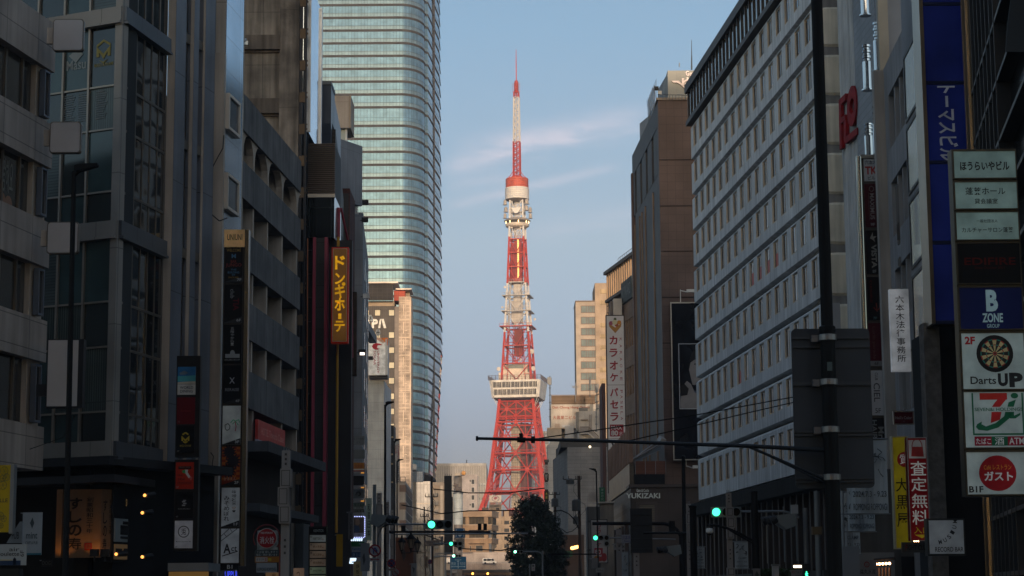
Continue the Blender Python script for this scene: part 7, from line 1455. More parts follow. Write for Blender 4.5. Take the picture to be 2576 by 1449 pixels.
signal('green traffic signal before the skyscraper foot, largest left of centre', 1075, 1308, 1138, 1331, 97, [(1075, 1319), (975, 1319), (960, 1327), (952, 1345), (950, 1380)], (941, 1219, .09))
signal('small green traffic signal below the street name board', 1129, 1362, 1163, 1373.5, 180, [(1129, 1367), (1090, 1368)], None, True)
signal('tiny green traffic signal above the blue direction board', 1137.5, 1394.5, 1160, 1402.5, 270, [(1137, 1399), (1092, 1400)], None, hot=2)
signal('tiny green traffic signal in front of the dark tree', 1292, 1384, 1316, 1392, 212, [(1316, 1387), (1354, 1388), (1362, 1392), (1366, 1402)], (1365.5, 1386, .10), hot=2)
signal('green traffic signal with an arrow lamp, right of the tree', 1491, 1346, 1533, 1360, 142, [(1533, 1353), (1560, 1353), (1700, 1357)], None, True)
signal('large green traffic signal before the white office block', 1789, 1275, 1864, 1301, 82, [(1864, 1287), (1970, 1286), (1995, 1292), (2010, 1302)], (2030, 1278, .10))
# side-on signal heads
def sidehead(lb, u, v, Y, s=1):
    q = FR(u, Y, v); p = P(u, v, Y); t = thing('side_signal', lb, 'traffic light', p, 'signal heads turned to the side street'); MB().prism(q, [(-.3 * s, p.z + .22), (.42 * s, p.z + .3), (.5 * s, p.z - .2), (.1 * s, p.z - .35), (-.25 * s, p.z - .12)], .2, -.9).build('housing', SIG, t); mb = MB()
    for k in range(3): mb.tube(q.pt(-.32 * s - k * .16 * s, p.z + .1 - k * .02, .1 - k * .3), q.pt(-.55 * s - k * .14 * s, p.z - .02, .1 - k * .3), .18, .2, 10)
    mb.build('visor', DARK, t)
sidehead('signal head turned sideways on the left signal post', 957, 1308, 96.8, -1); sidehead('signal head turned sideways beside the large right signal', 1972, 1310, 81, 1); sidehead('small signal head turned sideways by the podium shop', 1692, 1384, 110, 1)

# lamp posts
def lamppost(lb, u, v0, Y, du, r=.07, ub=None, m_=POLEBLK):
    a = P(u, v0, Y); b = P(ub if ub else u, 1440, Y); t = thing('street_lamp', lb, 'street lamp', Vector((b.x, b.y, 0)), 'slim black street lamps'); hx = du / F * Y; MB().tube((b.x, b.y, 0), (a.x, a.y, a.z), r, r * .8, 12).build('post', m_, t); top = Vector((a.x, a.y, a.z))
    MB().tube(top + Vector((0, 0, -.1)), top + Vector((hx * .35, 0, .12)), .07, n=8).build('neck', m_, t); q = W((0, a.y, 0), (1, 0, 0), (0, -1, 0)); MB().prism(q, [(a.x + hx * .05, a.z + .02), (a.x + hx * .35, a.z + .02), (a.x + hx, a.z + abs(hx) * .17 + .04), (a.x + hx, a.z + abs(hx) * .17 + .1), (a.x + hx * .3, a.z + .2), (a.x + hx * .05, a.z + .15)], .14, -.14).build('lamp_head', m_, t); return t
lamppost('black street lamp rising before the panelled building, nearest on the left', 186, 432, 52, 62, .085, 166)
lamppost('tall black street lamp in front of the white panelled block', 969, 1018, 120, 22, .085); lamppost('black street lamp with its head over the hotel strip', 992, 1110, 165, 16, .06); lamppost('black street lamp under the hanging grey banner', 999, 1160, 200, 16, .08)
lamppost('black street lamp in front of the grey tiled block', 1500, 1184, 170, -18, .075, 1506)
t = pole('steel_post', 'thin black post in front of the billboard foot', 'post', 1719, 1150, 1722, 1440, 105, .11, POLEBLK); MB().ball(P(1719, 1150, 105), .12, 8).build('cap', POLEBLK, t)
t = pole('steel_post', 'thick black post left of the white office block shops', 'post', 1743, 1275, 1746, 1440, 85, .16, POLEBLK); MB().lathe((P(1746, 1440, 85).x, 85, P(1743, 1275, 85).z), [(.17, -.05), (.17, .05), (.05, .1)], 12).build('cap', POLEBLK, t)
t = pole('steel_post', 'grey steel post rising left of the thick sign pole', 'post', 2054, 1235, 2060, 1440, 60, .10, GALV); MB().box(FR(2054, 60, 1340), -.14, .14, P(2054, 1345, 60).z, P(2054, 1325, 60).z, .12, -.1).build('box', M('ochre_box', (.12, .08, .04), .6), t)
t = pole('steel_post', 'pale thin post right of the thick sign pole', 'post', 2118, 1235, 2122, 1440, 58, .05, M('pale_post', (.2, .21, .22), .5)); MB().box(FR(2118, 58, 1440), .0, .5, 0, P(2118, 1375, 58).z, .2, -.2).build('cabinet', M('cabinet_grey', (.16, .165, .18), .6), t)
# signal posts on the right with horizontal arm
t = thing('sign_gantry', 'dark curved gantry arm carrying a black sign back before the podium shop', 'gantry', Vector((P(1715, 1440, 112).x, 112, 0))); Yg = 112.; MB().path([P(1375 + 0, 1400, Yg)] and [P(1490, 1317, Yg), P(1600, 1317, Yg), P(1670, 1317, Yg), P(1690, 1322, Yg), P(1706, 1336, Yg), P(1714, 1352, Yg)], .10, 10).build('arm', POLEBLK, t); p = P(1714, 1340, Yg); MB().tube((P(1715, 1440, Yg).x, Yg, 0), (P(1714, 1345, Yg).x, Yg, P(1714, 1340, Yg).z), .14, .13, 12).build('post', POLEBLK, t)
q = FR(1586, 111.7, 1330); bk = MB().pbox(q, 1586, 1279, 1641, 1391, 0, -.1).build('sign_back', M('sign_back_dark', (.014, .013, .014), .6), t); mb = MB(); [mb.pbox(q, 1588, v, 1640, v + 3, .06, 0) for v in (1292, 1318, 1352, 1378)]; mb.build('rail', DARK, bk); MB().path([P(1587, 1391, Yg - .4), P(1587, 1391, Yg - .4) + Vector((.01, 0, 0))], .01)
t = thing('cross_bar', 'thin dark cross arm between the gantry post and the thick black post', 'pole arm', P(1700, 1341, 100)); MB().path([P(1620, 1341, 100), P(1742, 1341, 98)], .06, 8).build('tube', POLEBLK, t); MB().pbox(FR(1690, 100, 1325), 1684, 1310, 1698, 1341, 0, -.3).build('lamp_box', POLEBLK, t)
# curved lamp arm with dome camera
t = thing('dome_camera', 'white dome camera hanging from a curved black arm', 'camera', P(1785, 1335, 70)); MB().path([P(1778, 1321, 70), P(1800, 1322, 70), P(1830, 1329, 70), P(1860, 1342, 70), P(1895, 1361, 70)], .045, 8).path([P(1835, 1334, 70), P(1895, 1368, 70)], .03, 6).build('arm', POLEBLK, t); p = P(1785, 1333, 70); MB().tube(p + Vector((0, 0, .16)), p + Vector((0, 0, .04)), .05, n=8).build('neck', DARK, t); MB().lathe(p, [(.1, .06), (.13, 0), (.13, -.08), (.08, -.12)], 16).build('housing', WHITEP, t); MB().lathe(p + Vector((0, 0, -.12)), [(.08, 0), (.06, -.06), (.01, -.08)], 14).build('dome', OFFL, t)
t = thing('dark_post', 'dark signal post in front of the office block shops', 'post', Vector((P(1900, 1440, 72).x, 72, 0))); p = P(1897, 1236, 72); MB().tube((P(1902, 1440, 72).x, 72, 0), (P(1902, 1440, 72).x, 72, p.z), .15, .13, 12).build('post', POLEBLK, t); MB().box(FR(1990, 72, 1290), 0, .25, P(1990, 1292, 72).z, P(1990, 1270, 72).z, .1, -.1).build('meter_box', M('meter_white', (.3, .3, .31), .5), t)
# beige totem posts with boxes
TOT = M('totem_beige', (.235, .21, .20), .6, dirt=.15); HOLE = M('totem_hole', (.05, .045, .04), .8)
def totem(lb, u, v0, Y, w_px, boxes, holes):
    q = FR(u, Y, 1380); t = thing('totem_lamp', lb, 'lamp post', base(q, w_px / 2 / F * Y), 'beige totem lamp posts'); W_ = w_px / F * Y; zt = q.sz(u + w_px / 2, v0)[1]; MB().box(q, 0, W_, 0, zt, 0, -W_).build('post', TOT, t)
    for (va, vb, o, wx) in boxes:
        zb, za = q.sz(u, vb)[1], q.sz(u, va)[1]; b = MB().box(q, o * W_, (o + wx) * W_, zb, za, .12, -W_ * .9).build('box', TOT, t); MB().frame(q, o * W_ + .04, (o + wx) * W_ - .04, zb + .04, za - .04, .02, .13, .1).build('seam', HOLE, b)
    mb = MB()
    for v in holes: z = q.sz(u, v)[1]; mb.box(q, W_ * .38, W_ * .62, z, z + W_ * .28, .02, -.02)
    mb.build('hole', HOLE, t); mb = MB(); [mb.tube(q.pt(W_ * f, zt, -W_ / 2), q.pt(W_ * f, zt + .12, -W_ / 2), .012, n=5) for f in (.2, .5, .8)]; mb.build('spike', GALV, t)
totem('beige totem lamp post with four stacked boxes, nearest on the left', 706, 1133, 62, 21, ((1180, 1226, -.12, 1.35), (1226, 1272, -.38, 1.3), (1272, 1317, -.2, 1.3)), (1146, 1158, 1170, 1362, 1378, 1394))
totem('beige totem lamp post behind the large right traffic signal', 1830, 1240, 74, 13, ((1276, 1300, -.1, 1.4), (1302, 1328, .0, 1.5), (1328, 1355, -.1, 1.4), (1428, 1449, -.2, 1.5)), (1248, 1256, 1264, 1385, 1395, 1407)); totem('beige totem lamp post beside the thick black post on the right', 1729, 1267, 95, 11, ((1292, 1318, -.1, 1.3), (1318, 1368, -.05, 1.2)), (1274, 1288, 1386, 1397, 1408))
totem('beige totem lamp post under the gantry sign back', 1594, 1365, 125, 14, ((1365, 1390, -.2, 1.3),), (1402, 1414, 1424)); totem('beige totem lamp post between the signal post and the tall street lamp', 947, 1240, 118, 12, ((1268, 1320, -.1, 1.3),), (1246, 1255, 1263)); totem('grey beige totem lamp post right of the tall street lamp', 969, 1263, 128, 9, ((1290, 1320, -.1, 1.2), (1340, 1370, -.1, 1.2)), (1270, 1278, 1394, 1404, 1414)); totem('sunlit totem lamp post in front of the striped office', 982, 1284, 190, 8.5, ((1307, 1332, -.1, 1.3), (1355, 1377, -.05, 1.3)), (1290, 1297, 1302, 1400, 1410)); totem('pale totem post beside the arrow signal', 1551, 1332, 150, 13, ((1345, 1368, -.1, 1.2),), (1376, 1386))
# utility poles with transformers
def upole(lb, u0, v0, u1, Y, r, m_, drums=(), arms=()):
    b = P(u1, 1440, Y); a = P(u0, v0, Y); t = thing('utility_pole', lb, 'utility pole', Vector((b.x, b.y, 0)), 'utility poles with wires'); MB().tube((b.x, b.y, 0), (a.x, a.y, a.z), r, r * .85, 10).build('post', m_, t)
    for (du, v, w_, h_) in drums: p = P(u0 + du, v, Y - .3); MB().lathe(p, [(w_, 0), (w_, h_), (w_ * .6, h_ + .12)], 14).build('transformer', M('transformer_grey', (.065, .065, .065), .6), t)
    mb = MB()
    for (ul, ur, v) in arms:
        mb.tube(P(ul, v, Y), P(ur, v, Y), .05, n=6)
        for f in (0, .3, .7, 1): p = P(ul + (ur - ul) * f, v, Y); mb.tube(p, p + Vector((0, 0, .35)), .06, .03, 6)
    if arms: mb.build('cross_arm', DARK, t)
    mb = MB(); random.seed(int(u0))
    for k in range(7):
        va = random.uniform(v0 + 10, v0 + 150); sg = random.choice((-1, 1)); w_ = random.uniform(6, 16); pts = [P(u0, va, Y - .2), P(u0 + sg * w_, va + 10, Y - .4), P(u0 + sg * w_ * 1.1, va + 24, Y - .4), P(u0, va + 42, Y - .2)]; mb.path(pts, .02, 5)
    mb.build('cable_loop', DARK, t); return t
BRP = M('brown_pole', (.06, .038, .030), .7)
upole('thick brown utility pole before the beige utility block', 1086, 1198, 1089, 200, .12, BRP, (), ((1070, 1100, 1250),)); upole('dark utility pole with a transformer beside the tree', 1396, 1238, 1399, 235, .16, BRP, ((0, 1275, .42, .9),), ((1382, 1408, 1244),)); upole('dark utility pole with a large transformer, right of the tree', 1456, 1197, 1460, 185, .17, BRP, ((-6, 1285, .42, .95), (-22, 1218, .4, .4), (-8, 1318, .25, .6)), ((1417, 1462, 1206),)); upole('thin dark utility pole behind the lanterns', 1067, 1275, 1072, 230, .10, BRP, ((4, 1330, .3, .5),), ((1058, 1078, 1300),))
t = thing('cable_arc', 'thick black cable arc curving beside the tree', 'cable', P(1405, 1285, 184)); MB().path([P(u, v, 184) for u, v in ((1392, 1286), (1412, 1284), (1430, 1292), (1446, 1308), (1456, 1330))], .06, 6).path([P(u, v, 184) for u, v in ((1412, 1330), (1425, 1340), (1440, 1336), (1456, 1322))], .04, 6).build('cable', POLEBLK, t)
# lanterns
def lantern(lb, u, v, Y, s=1.):
    p = P(u, v, Y); t = thing('lantern', lb, 'lantern', p, 'old style lanterns on the left'); MB().lathe(p, [(.16 * s, 0), (.34 * s, .75 * s)], 6).build('glass', M('lantern_glass', (.20, .15, .11), .2), t); MB().lathe(p + Vector((0, 0, .75 * s)), [(.46 * s, 0), (.38 * s, .1 * s), (.12 * s, .4 * s), (.05 * s, .7 * s)], 8).build('roof', POLEBLK, t); MB().lathe(p, [(.05 * s, -.4 * s), (.1 * s, -.15 * s), (.2 * s, -.02)], 8).path([p + Vector((0, 0, -.3 * s)), p + Vector((.9 * s, 0, -.3 * s))], .04 * s).build('bracket', POLEBLK, t); mb = MB(); [mb.tube(p + Vector((.17 * s * math.cos(a), .17 * s * math.sin(a), 0)), p + Vector((.35 * s * math.cos(a), .35 * s * math.sin(a), .75 * s)), .025 * s, n=4) for a in [R(60 * k) for k in range(6)]]; mb.build('cage', POLEBLK, t)
lantern('left black lantern before the striped office', 1011, 1383, 135, .7); lantern('taller black lantern right of the first', 1034, 1378, 135, .8); lantern('third black lantern, half behind the utility pole wires', 1050, 1384, 150, .7)
# boards and road signs left of centre
def board(name, lb, u0, v0, u1, v1, Y, col, e, tx, cat='sign', group=None, post=None):
    q = FR(u0, Y, (v0 + v1) / 2); a = q.px(u0, v0, u1, v1); t = thing(name, lb, cat, base(q, (a[0] + a[1]) / 2, 0, a[2]), group); sign_panel(t, q, u0, v0, u1, v1, col, e, 0, tx, th=.05)
    if post: p = P(post, v1, Y); MB().tube((p.x, Y + .1, 0), (p.x, Y + .1, P(post, v0, Y).z), .05 * Y / 130, n=8).build('post', GALV, t)
    else: MB().tube(P(u0 - 4, v0 + 2, Y + .1), P(u1, v0 + 2, Y + .1), .03 * Y / 100, n=6).build('bracket', GALV, t)
    return t
WB = (.36, .33, .30); NB = (.04, .05, .12)
board('street_name_board', 'cream street name board on the brown pole', 1071, 1359, 1107, 1374, 190, (.36, .28, .23), 0, (('六本木五丁目', .08, .15, .93, .58, (.08, .06, .08)), ('Roppongi 5', .25, .66, .8, .88, (.08, .06, .08))))
board('street_name_board', 'pale street name board on the right cross arm by the gantry', 1563, 1345, 1600, 1366, 140, (.24, .24, .27), 0, (('六本木', .08, .1, .62, .6, (.04, .05, .16)), ('Roppongi 5', .2, .66, .8, .9, (.04, .05, .16))))
board('arrow_sign', 'blue lane sign with a white down arrow', 1145, 1329, 1169, 1353, 250, (.018, .075, .17), .04, (('#poly', 0, 0, 0, 0, (.4, .44, .48), dict(p=[(.26, .66), (.42, .66), (.42, .56), (.58, .56), (.58, .66), (.74, .66), (.5, .9)])), ('港区 出口', .25, .3, .78, .5, (.4, .44, .48)), ('#box', .1, .08, .14, .9, (.4, .44, .48)), ('#box', .86, .08, .9, .9, (.4, .44, .48))))
board('bus_lane_sign', 'white lane sign with black characters under the blue arrow sign', 1146, 1354, 1169, 1379, 251, (.38, .34, .31), 0, (('路線バス', .06, .1, .66, .3, (.05, .05, .05)), ('専用', .1, .36, .6, .5, (.05, .05, .05)), ('ススメレタ', .74, .06, .95, .95, (.05, .05, .05), dict(vert=True))))
board('direction_sign', 'blue direction sign with white arrows before the noise wall', 1132, 1400, 1173, 1432, 285, (.014, .10, .20), .06, (('Shibakoen', .3, .2, .7, .3, (.42, .5, .54)), ('溜池', .06, .44, .36, .58, (.42, .5, .54)), ('Tameike', .04, .6, .36, .68, (.42, .5, .54)), ('五反田', .6, .44, .94, .58, (.42, .5, .54)), ('Gotanda', .64, .6, .94, .68, (.42, .5, .54)), ('#box', .12, .78, .88, .82, (.42, .5, .54)), ('#box', .48, .36, .52, .94, (.42, .5, .54)), ('#poly', 0, 0, 0, 0, (.42, .5, .54), dict(p=[(.42, .40), (.5, .30), (.58, .40)])), ('#poly', 0, 0, 0, 0, (.42, .5, .54), dict(p=[(.14, .74), (.04, .80), (.14, .86)])), ('#poly', 0, 0, 0, 0, (.42, .5, .54), dict(p=[(.86, .74), (.96, .80), (.86, .86)]))), post=1135)
board('note_board', 'tiny white note board under the blue direction sign', 1137, 1433, 1149, 1441, 285, (.4, .36, .33), 0, (('時間帯', .1, .1, .9, .5, (.12, .1, .1)),)); board('upright_board', 'small white upright board right of the brown pole', 1108, 1349, 1115, 1372, 188, (.34, .31, .30), 0, (('麻布警察署', .2, .05, .8, .95, (.1, .1, .1), dict(vert=True)),)); board('upright_board', 'small beige upright board low beside the brown pole', 1067, 1399, 1077, 1429, 150, (.3, .22, .16), 0, (('はじめ', .3, .15, .7, .85, (.06, .04, .03), dict(vert=True)),)); board('small_warning_board', 'tiny white crowned board below the tree', 1337, 1419, 1346, 1436, 205, (.3, .29, .28), 0, (('#box', .2, .1, .8, .4, (.1, .1, .1)), ('注意', .2, .5, .8, .8, (.2, .06, .05))), post=1333)
# round prohibition signs
def roundsign(lb, u, v, r, Y, ins, tx, post):
    q = FR(u, Y, v); p = q.sz(u, v); rm = r / F * Y; t = thing('road_sign', lb, 'road sign', q.pt(p[0], p[1] - rm), 'round road signs'); d = MB().disc(q, p[0], p[1], rm, 0, -.03, 28).build('rim', face((.24, .018, .022)), t); MB().disc(q, p[0], p[1], rm * .76, .01, -.02, 28).build('face', face(ins), d)
    mb = MB()
    for a, b, w_ in tx[1]: mb.tube(q.pt(p[0] + a[0] * rm, p[1] + a[1] * rm, .02), q.pt(p[0] + b[0] * rm, p[1] + b[1] * rm, .02), w_ * rm, n=5)
    if tx[1]: mb.build('symbol', face(tx[0]), d)
    mb = MB(); mb.tube(q.pt(p[0] - rm * .6, p[1] + rm * .6, .025), q.pt(p[0] + rm * .6, p[1] - rm * .6, .025), rm * .1, n=5); mb.build('slash', face((.24, .018, .022)), d); px = P(post, v, Y + .1); MB().tube((px.x, Y + .1, 0), (px.x, Y + .1, px.z), .04, n=8).build('post', GALV, t); return t, q, p, rm
t, q, p, rm = roundsign('no u-turn sign on the left signal post', 943, 1385, 15.5, 94, (.34, .34, .35), ((.03, .06, .20), (((-.22, -.5), (-.22, .2), .11), ((-.22, .2), (0, .42), .11), ((0, .42), (.24, .2), .11), ((.24, .2), (.24, -.1), .11), ((.05, 0), (.24, -.22), .08), ((.44, 0), (.24, -.22), .08))), 941)
sign_panel(t, q, 928, 1403, 958, 1412, (.28, .27, .27), 0, 0, (('#box', .25, .42, .75, .58, (.24, .018, .022)), ('#poly', 0, 0, 0, 0, (.24, .018, .022), dict(p=[(.12, .5), (.28, .2), (.28, .8)])), ('#poly', 0, 0, 0, 0, (.24, .018, .022), dict(p=[(.88, .5), (.72, .2), (.72, .8)]))), name='lower_plate')
t, q, p, rm = roundsign('blue no parking sign behind the no u-turn sign', 985, 1417, 11, 118, (.02, .04, .12), ((.24, .018, .022), (((-.6, -.6), (.6, .6), .08),)), 985); sign_panel(t, q, 976, 1430, 998, 1436, (.25, .22, .2), 0, 0, (('#box', .15, .4, .85, .6, (.2, .03, .03)),), name='lower_plate')
t, q, p, rm = roundsign('low red ringed sign behind the blue no parking sign', 996, 1440, 11, 126, (.22, .21, .22), ((.03, .04, .1), ()), 996); t, q, p, rm = roundsign('tiny red ringed sign left of the brown pole', 1081, 1413, 6, 190, (.05, .06, .14), ((.2, .03, .03), ()), 1082)
# fire hydrant sign
Yh = 62.; q = FR(640, Yh, 1350); t = thing('hydrant_sign', 'round red fire hydrant sign in a red hoop with notice boards below', 'sign', Vector((P(700, 1440, Yh).x, Yh, 0))); c0 = q.sz(671, 1354); rm = 23.5 / F * Yh
bgp = MB().pbox(q, 646, 1334, 699, 1383, -.06, -.09).build('back_sheet', M('crumpled_sheet', (.16, .18, .19), .6, noise=(5, .5), bump=1.), t)
d = MB().disc(q, c0[0], c0[1], rm, 0, -.03).build('disc', face((.20, .008, .012), .02), t); MB().disc(q, c0[0], c0[1], rm * 1.06, -.005, -.035).build('rim', face((.34, .33, .33)), d); mb = MB(); put_text(mb, q, '消火栓', *q.px(653, 1350, 690, 1368), .01, bold=.025); put_text(mb, q, 'FIRE HYDRANT', *q.px(656, 1338, 687, 1343), .01); mb.build('lettering', face((.36, .35, .36), .02), d)
mb = MB(); RP = M('red_post', (.11, .010, .012), .4)
for k in range(26): a0, a1 = R(-40 + 250 * k / 26), R(-40 + 250 * (k + 1) / 26); mb.tube(q.pt(c0[0] + rm * 1.42 * math.cos(a0), c0[1] + rm * 1.42 * math.sin(a0), -.04), q.pt(c0[0] + rm * 1.42 * math.cos(a1), c0[1] + rm * 1.42 * math.sin(a1), -.04), .022, n=6)
pb = q.sz(704, 1370); mb.tube(q.pt(pb[0], 0, -.04), q.pt(pb[0], pb[1], -.04), .035, n=8); mb.build('hoop', RP, t)
sign_panel(t, q, 641, 1384, 702, 1400, (.03, .045, .055), 0, .0, (('!! お金 貸します !!', .1, .1, .93, .46, (.3, .31, .31)), ('宝石・時計 買います', .06, .54, .94, .92, (.3, .31, .31))), name='notice_board'); sign_panel(t, q, 641, 1400, 702, 1415, (.25, .10, .02), .0, .0, (('#box', .04, .14, .52, .86, (.34, .33, .33)), ('タマリヤ', .06, .25, .38, .8, (.03, .03, .03), dict(l=.006)), ('質', .4, .22, .5, .8, (.25, .02, .02), dict(l=.006)), ('#box', .55, .3, .68, .7, (.35, .28, .02))), name='notice_board'); sign_panel(t, q, 645, 1416, 696, 1440, (.20, .22, .25), 0, 0, (('ROPPONGI ROPPONGI', .04, .5, .96, .85, (.05, .06, .07)),), name='notice_sheet')
t = board('corner_light_box', 'small warm lit box sign at the bottom beside the hydrant sign', 738, 1429, 765, 1460, 70, (.42, .26, .17), .14, (('つ', .3, .3, .6, .8, (.10, .05, .03)),)); t = board('corner_light_box', 'warm lit box sign at the bottom under the hydrant boards', 668, 1440, 700, 1465, 64, (.48, .26, .12), .16, (('串', .5, .1, .8, .6, (.10, .05, .03)),))
# small tenant column
q = FR(778, 84, 1390); t = thing('tenant_light_stack', 'stack of small lit tenant panels under a black header', 'sign', base(q, .4)); MB().pbox(q, 776, 1324, 821, 1475, -.01, -.3).build('case', M('black_sign_case', (.012, .011, .011), .4), t)
sign_panel(t, q, 779, 1328, 820, 1342, (.008, .008, .009), 0, .02, (('KENTOS', .25, .25, .85, .75, (.3, .34, .33)),))
for i, (nm, c_, tc_) in enumerate((('VENET TOKYO', (.34, .37, .35), (.06, .06, .05)), ('美人茶寮', (.40, .29, .20), (.16, .09, .05)), ('美人茶寮', (.40, .29, .20), (.16, .09, .05)), ('美人茶寮', (.40, .29, .20), (.16, .09, .05)), ('JUNGLE TOKYO', (.33, .40, .25), (.05, .08, .04)), ('LOUNGE', (.33, .40, .25), (.05, .08, .04)))): v = 1346 + i * 20.2; sign_panel(t, q, 779.5, v, 819.5, v + 17, c_, .09, .02, ((nm, .2, .35, .75, .7, tc_), (str(10 - i), .03, .1, .14, .4, (.08, .06, .05)), ('#box', .8, .55, .85, .72, (.3, .05, .02))))
# hanging store signs down the dark left side
for (u0, v0, u1, v1, Y, col, e, tx, lb) in ((887, 1097, 917, 1120, 160, (.14, .145, .15), 0, (('ユア六本木', .06, .16, .94, .44, (.04, .04, .05)), ('ビル', .34, .56, .68, .82, (.04, .04, .05))), 'grey building name board, topmost of the hanging store boards'), (886, 1131, 917, 1154, 160, (.115, .115, .115), 0, (), 'blank grey hanging board below the building name'), (886, 1164, 917, 1188, 160, (.26, .10, .02), .03, (('鳥貴族', .2, .18, .82, .58, (.18, .04, .01)), ('#box', 0, .64, 1, .78, (.4, .36, .32)), ('#box', 0, .80, 1, 1, (.16, .012, .012))), 'orange hanging board with a red foot'), (886, 1197, 916, 1221, 160, (.012, .011, .011), 0, (), 'black hanging board above the lit ledges'), (886, 1231, 916, 1254, 160, (.085, .10, .115), 0, (('#line', 0, 0, 0, 0, (.02, .02, .025), dict(w=.06, p=[(.3, .65), (.35, .4), (.5, .25), (.65, .35), (.68, .6), (.52, .72)])),), 'blue grey hanging board with a curled mark'), (886, 1266, 916, 1289, 160, (.03, .035, .03), 0, (('#box', 0, 0, 1, .34, (.02, .05, .03)), ('お酒買取', .06, .06, .94, .3, (.2, .22, .2)), ('#box', 0, .36, 1, .66, (.22, .23, .23)), ('お酒販売', .06, .4, .94, .62, (.04, .04, .04)), ('当ビル 3F', .06, .72, .94, .94, (.2, .2, .2))), 'three striped hanging board with a 3F line'), (884, 1362, 917, 1375, 130, (.012, .10, .035), .02, (), 'green top board of the convenience store'), (884, 1375, 917, 1389, 130, (.19, .21, .23), .03, (('FamilyM', .06, .2, .9, .75, (.02, .06, .2), dict(bold=.02)),), 'white name board of the convenience store'), (884, 1389, 917, 1402, 130, (.015, .05, .12), .02, (('酒 たばこ', .08, .15, .94, .85, (.2, .28, .36)),), 'blue foot board of the convenience store')):
    board('hanging_board', lb, u0, v0, u1, v1, Y, col, e, tx, 'sign', 'hanging store boards on the left')
for v, lb in ((1189, 'pale ledge lamp under the orange board'), (1226, 'amber lit ledge lamp above the curled mark board'), (1260, 'lower amber lit ledge lamp above the striped board')):
    p = P(900, v, 159); t4 = thing('ledge_lamp', lb, 'lamp', p, 'ledge lamps between the boards'); MB().pbox(FR(886, 159, v), 886, v - 3, 917, v + 3, 0, -.6).build('ledge', M('ledge_pale', (.13, .13, .135), .6), t4); MB().pbox(FR(886, 158.9, v), 908, v - 1, 916, v + 2, .05, -.1).build('tube', lamp('amber_tube', (1, .42, .08), 1.6 if v > 1200 else .2), t4)
t = board('video_screen', 'small poster screen edged with blue white lamps', 890, 1300, 916, 1352, 128, (.07, .055, .045), .06, (('#poly', 0, 0, 0, 0, (.16, .11, .08), dict(p=[(.15, .1), (.5, .08), (.6, .35), (.35, .45), (.15, .4)])), ('#poly', 0, 0, 0, 0, (.03, .05, .09), dict(p=[(.05, .4), (.4, .38), (.6, .6), (.5, .75), (.05, .75)])), ('#box', 0, .78, 1, 1, (.2, .2, .23)), ('2F', .36, .84, .64, .94, (.03, .03, .03), dict(l=.006)))); q = FR(890, 127.9, 1326); mb = MB()
for k in range(11): z = q.sz(917, 1301 + k * 4.8)[1]; s = q.sz(916.5, 1326)[0]; mb.box(q, s, s + .06, z - .05, z + .03, .04, 0)
for k in range(5): s = q.sz(891 + k * 5.5, 1326)[0]; [mb.box(q, s, s + .08, q.sz(900, v)[1] - .03, q.sz(900, v)[1] + .03, .04, 0) for v in (1299.5, 1352)]
mb.build('lamp_row', lamp('blue_white_lamp', (.5, .55, 1), .9), t)
mb = MB(); [mb.tube(P(886 + k * 5, 1354, 128), P(884 + k * 5, 1361, 128), .05, n=5) for k in range(6)]; [mb.tube(P(883 + k * 3, 1404, 128), P(880 + k * 3, 1418, 128), .05, n=5) for k in range(5)]; tag(mb.build('lamp_tube_row', lamp('white_tube', (.7, .85, 1), .7), base=P(886, 1360, 128)), 'slanted pale lamp tubes of the convenience store', 'lamp')
board('upright_board', 'pale green lit upright board with four black brush characters', 920, 1253, 935, 1360, 122, (.22, .27, .235), .05, (('和翠日本', .3, .12, .75, .92, (.02, .02, .02), dict(vert=True, bold=.05)),)); board('upright_board', 'grey upright board with brush characters left of the small screen', 876, 1287, 888, 1357, 126, (.13, .12, .125), 0, (('うとし蔵そば', .3, .06, .72, .96, (.02, .02, .02), dict(vert=True, bold=.03)),)); board('upright_board', 'yellow lit upright board at the bottom under the store boards', 889, 1412, 911, 1470, 110, (.30, .24, .12), .05, (('鉄板焼', .3, .1, .7, .8, (.03, .02, .01), dict(vert=True)),)); board('upright_board', 'torn yellow cloth banner low on the dark store front', 846, 1344, 862, 1425, 112, (.32, .18, .012), .01, ())
board('street_banner', 'grey street banner hanging behind the no u-turn sign', 907, 1366, 930, 1437, 105, (.17, .175, .185), 0, (('#poly', 0, 0, 0, 0, (.05, .05, .055), dict(p=[(.2, .5), (.4, .35), (.55, .6), (.35, .8)])),), 'banner'); board('street_banner', 'small white street banner low by the lanterns', 1034, 1417, 1048, 1460, 118, (.2, .2, .2), 0, (('#poly', 0, 0, 0, 0, (.06, .06, .06), dict(p=[(.2, .2), (.7, .3), (.5, .6)])),), 'banner')
t = thing('red_pillar_shop', 'dark red brown shop wall behind the lanterns', 'shop', base(FR(1010, 160, 1400), 1)); MB().pbox(FR(1008, 160, 1400), 995, 1352, 1040, 1470, 0, -5).build('wall', M('terracotta_wall', (.12, .045, .025), .8, dirt=.3), t); MB().prism(FR(1000, 159.8, 1410), [FR(1000, 159.8, 1410).sz(u, v) for u, v in ((1014, 1376), (1019, 1385), (1021, 1398), (1016, 1412), (1011, 1398), (1011, 1384))], .05, -.02).build('drop_emblem', M('emblem_dark', (.035, .025, .022), .6), t)
t = thing('cross_bar', 'long thin black bar with two camera boxes over the street', 'pole arm', P(1105, 1338, 130)); MB().path([P(969, 1338, 130), P(1234, 1338, 130)], .07, 8).build('bar', POLEBLK, t)
for u0 in (1202, 1216): MB().pbox(FR(u0, 130, 1325), u0, 1317, u0 + 9, 1334, 0, -.35).build('camera_box', POLEBLK, t)
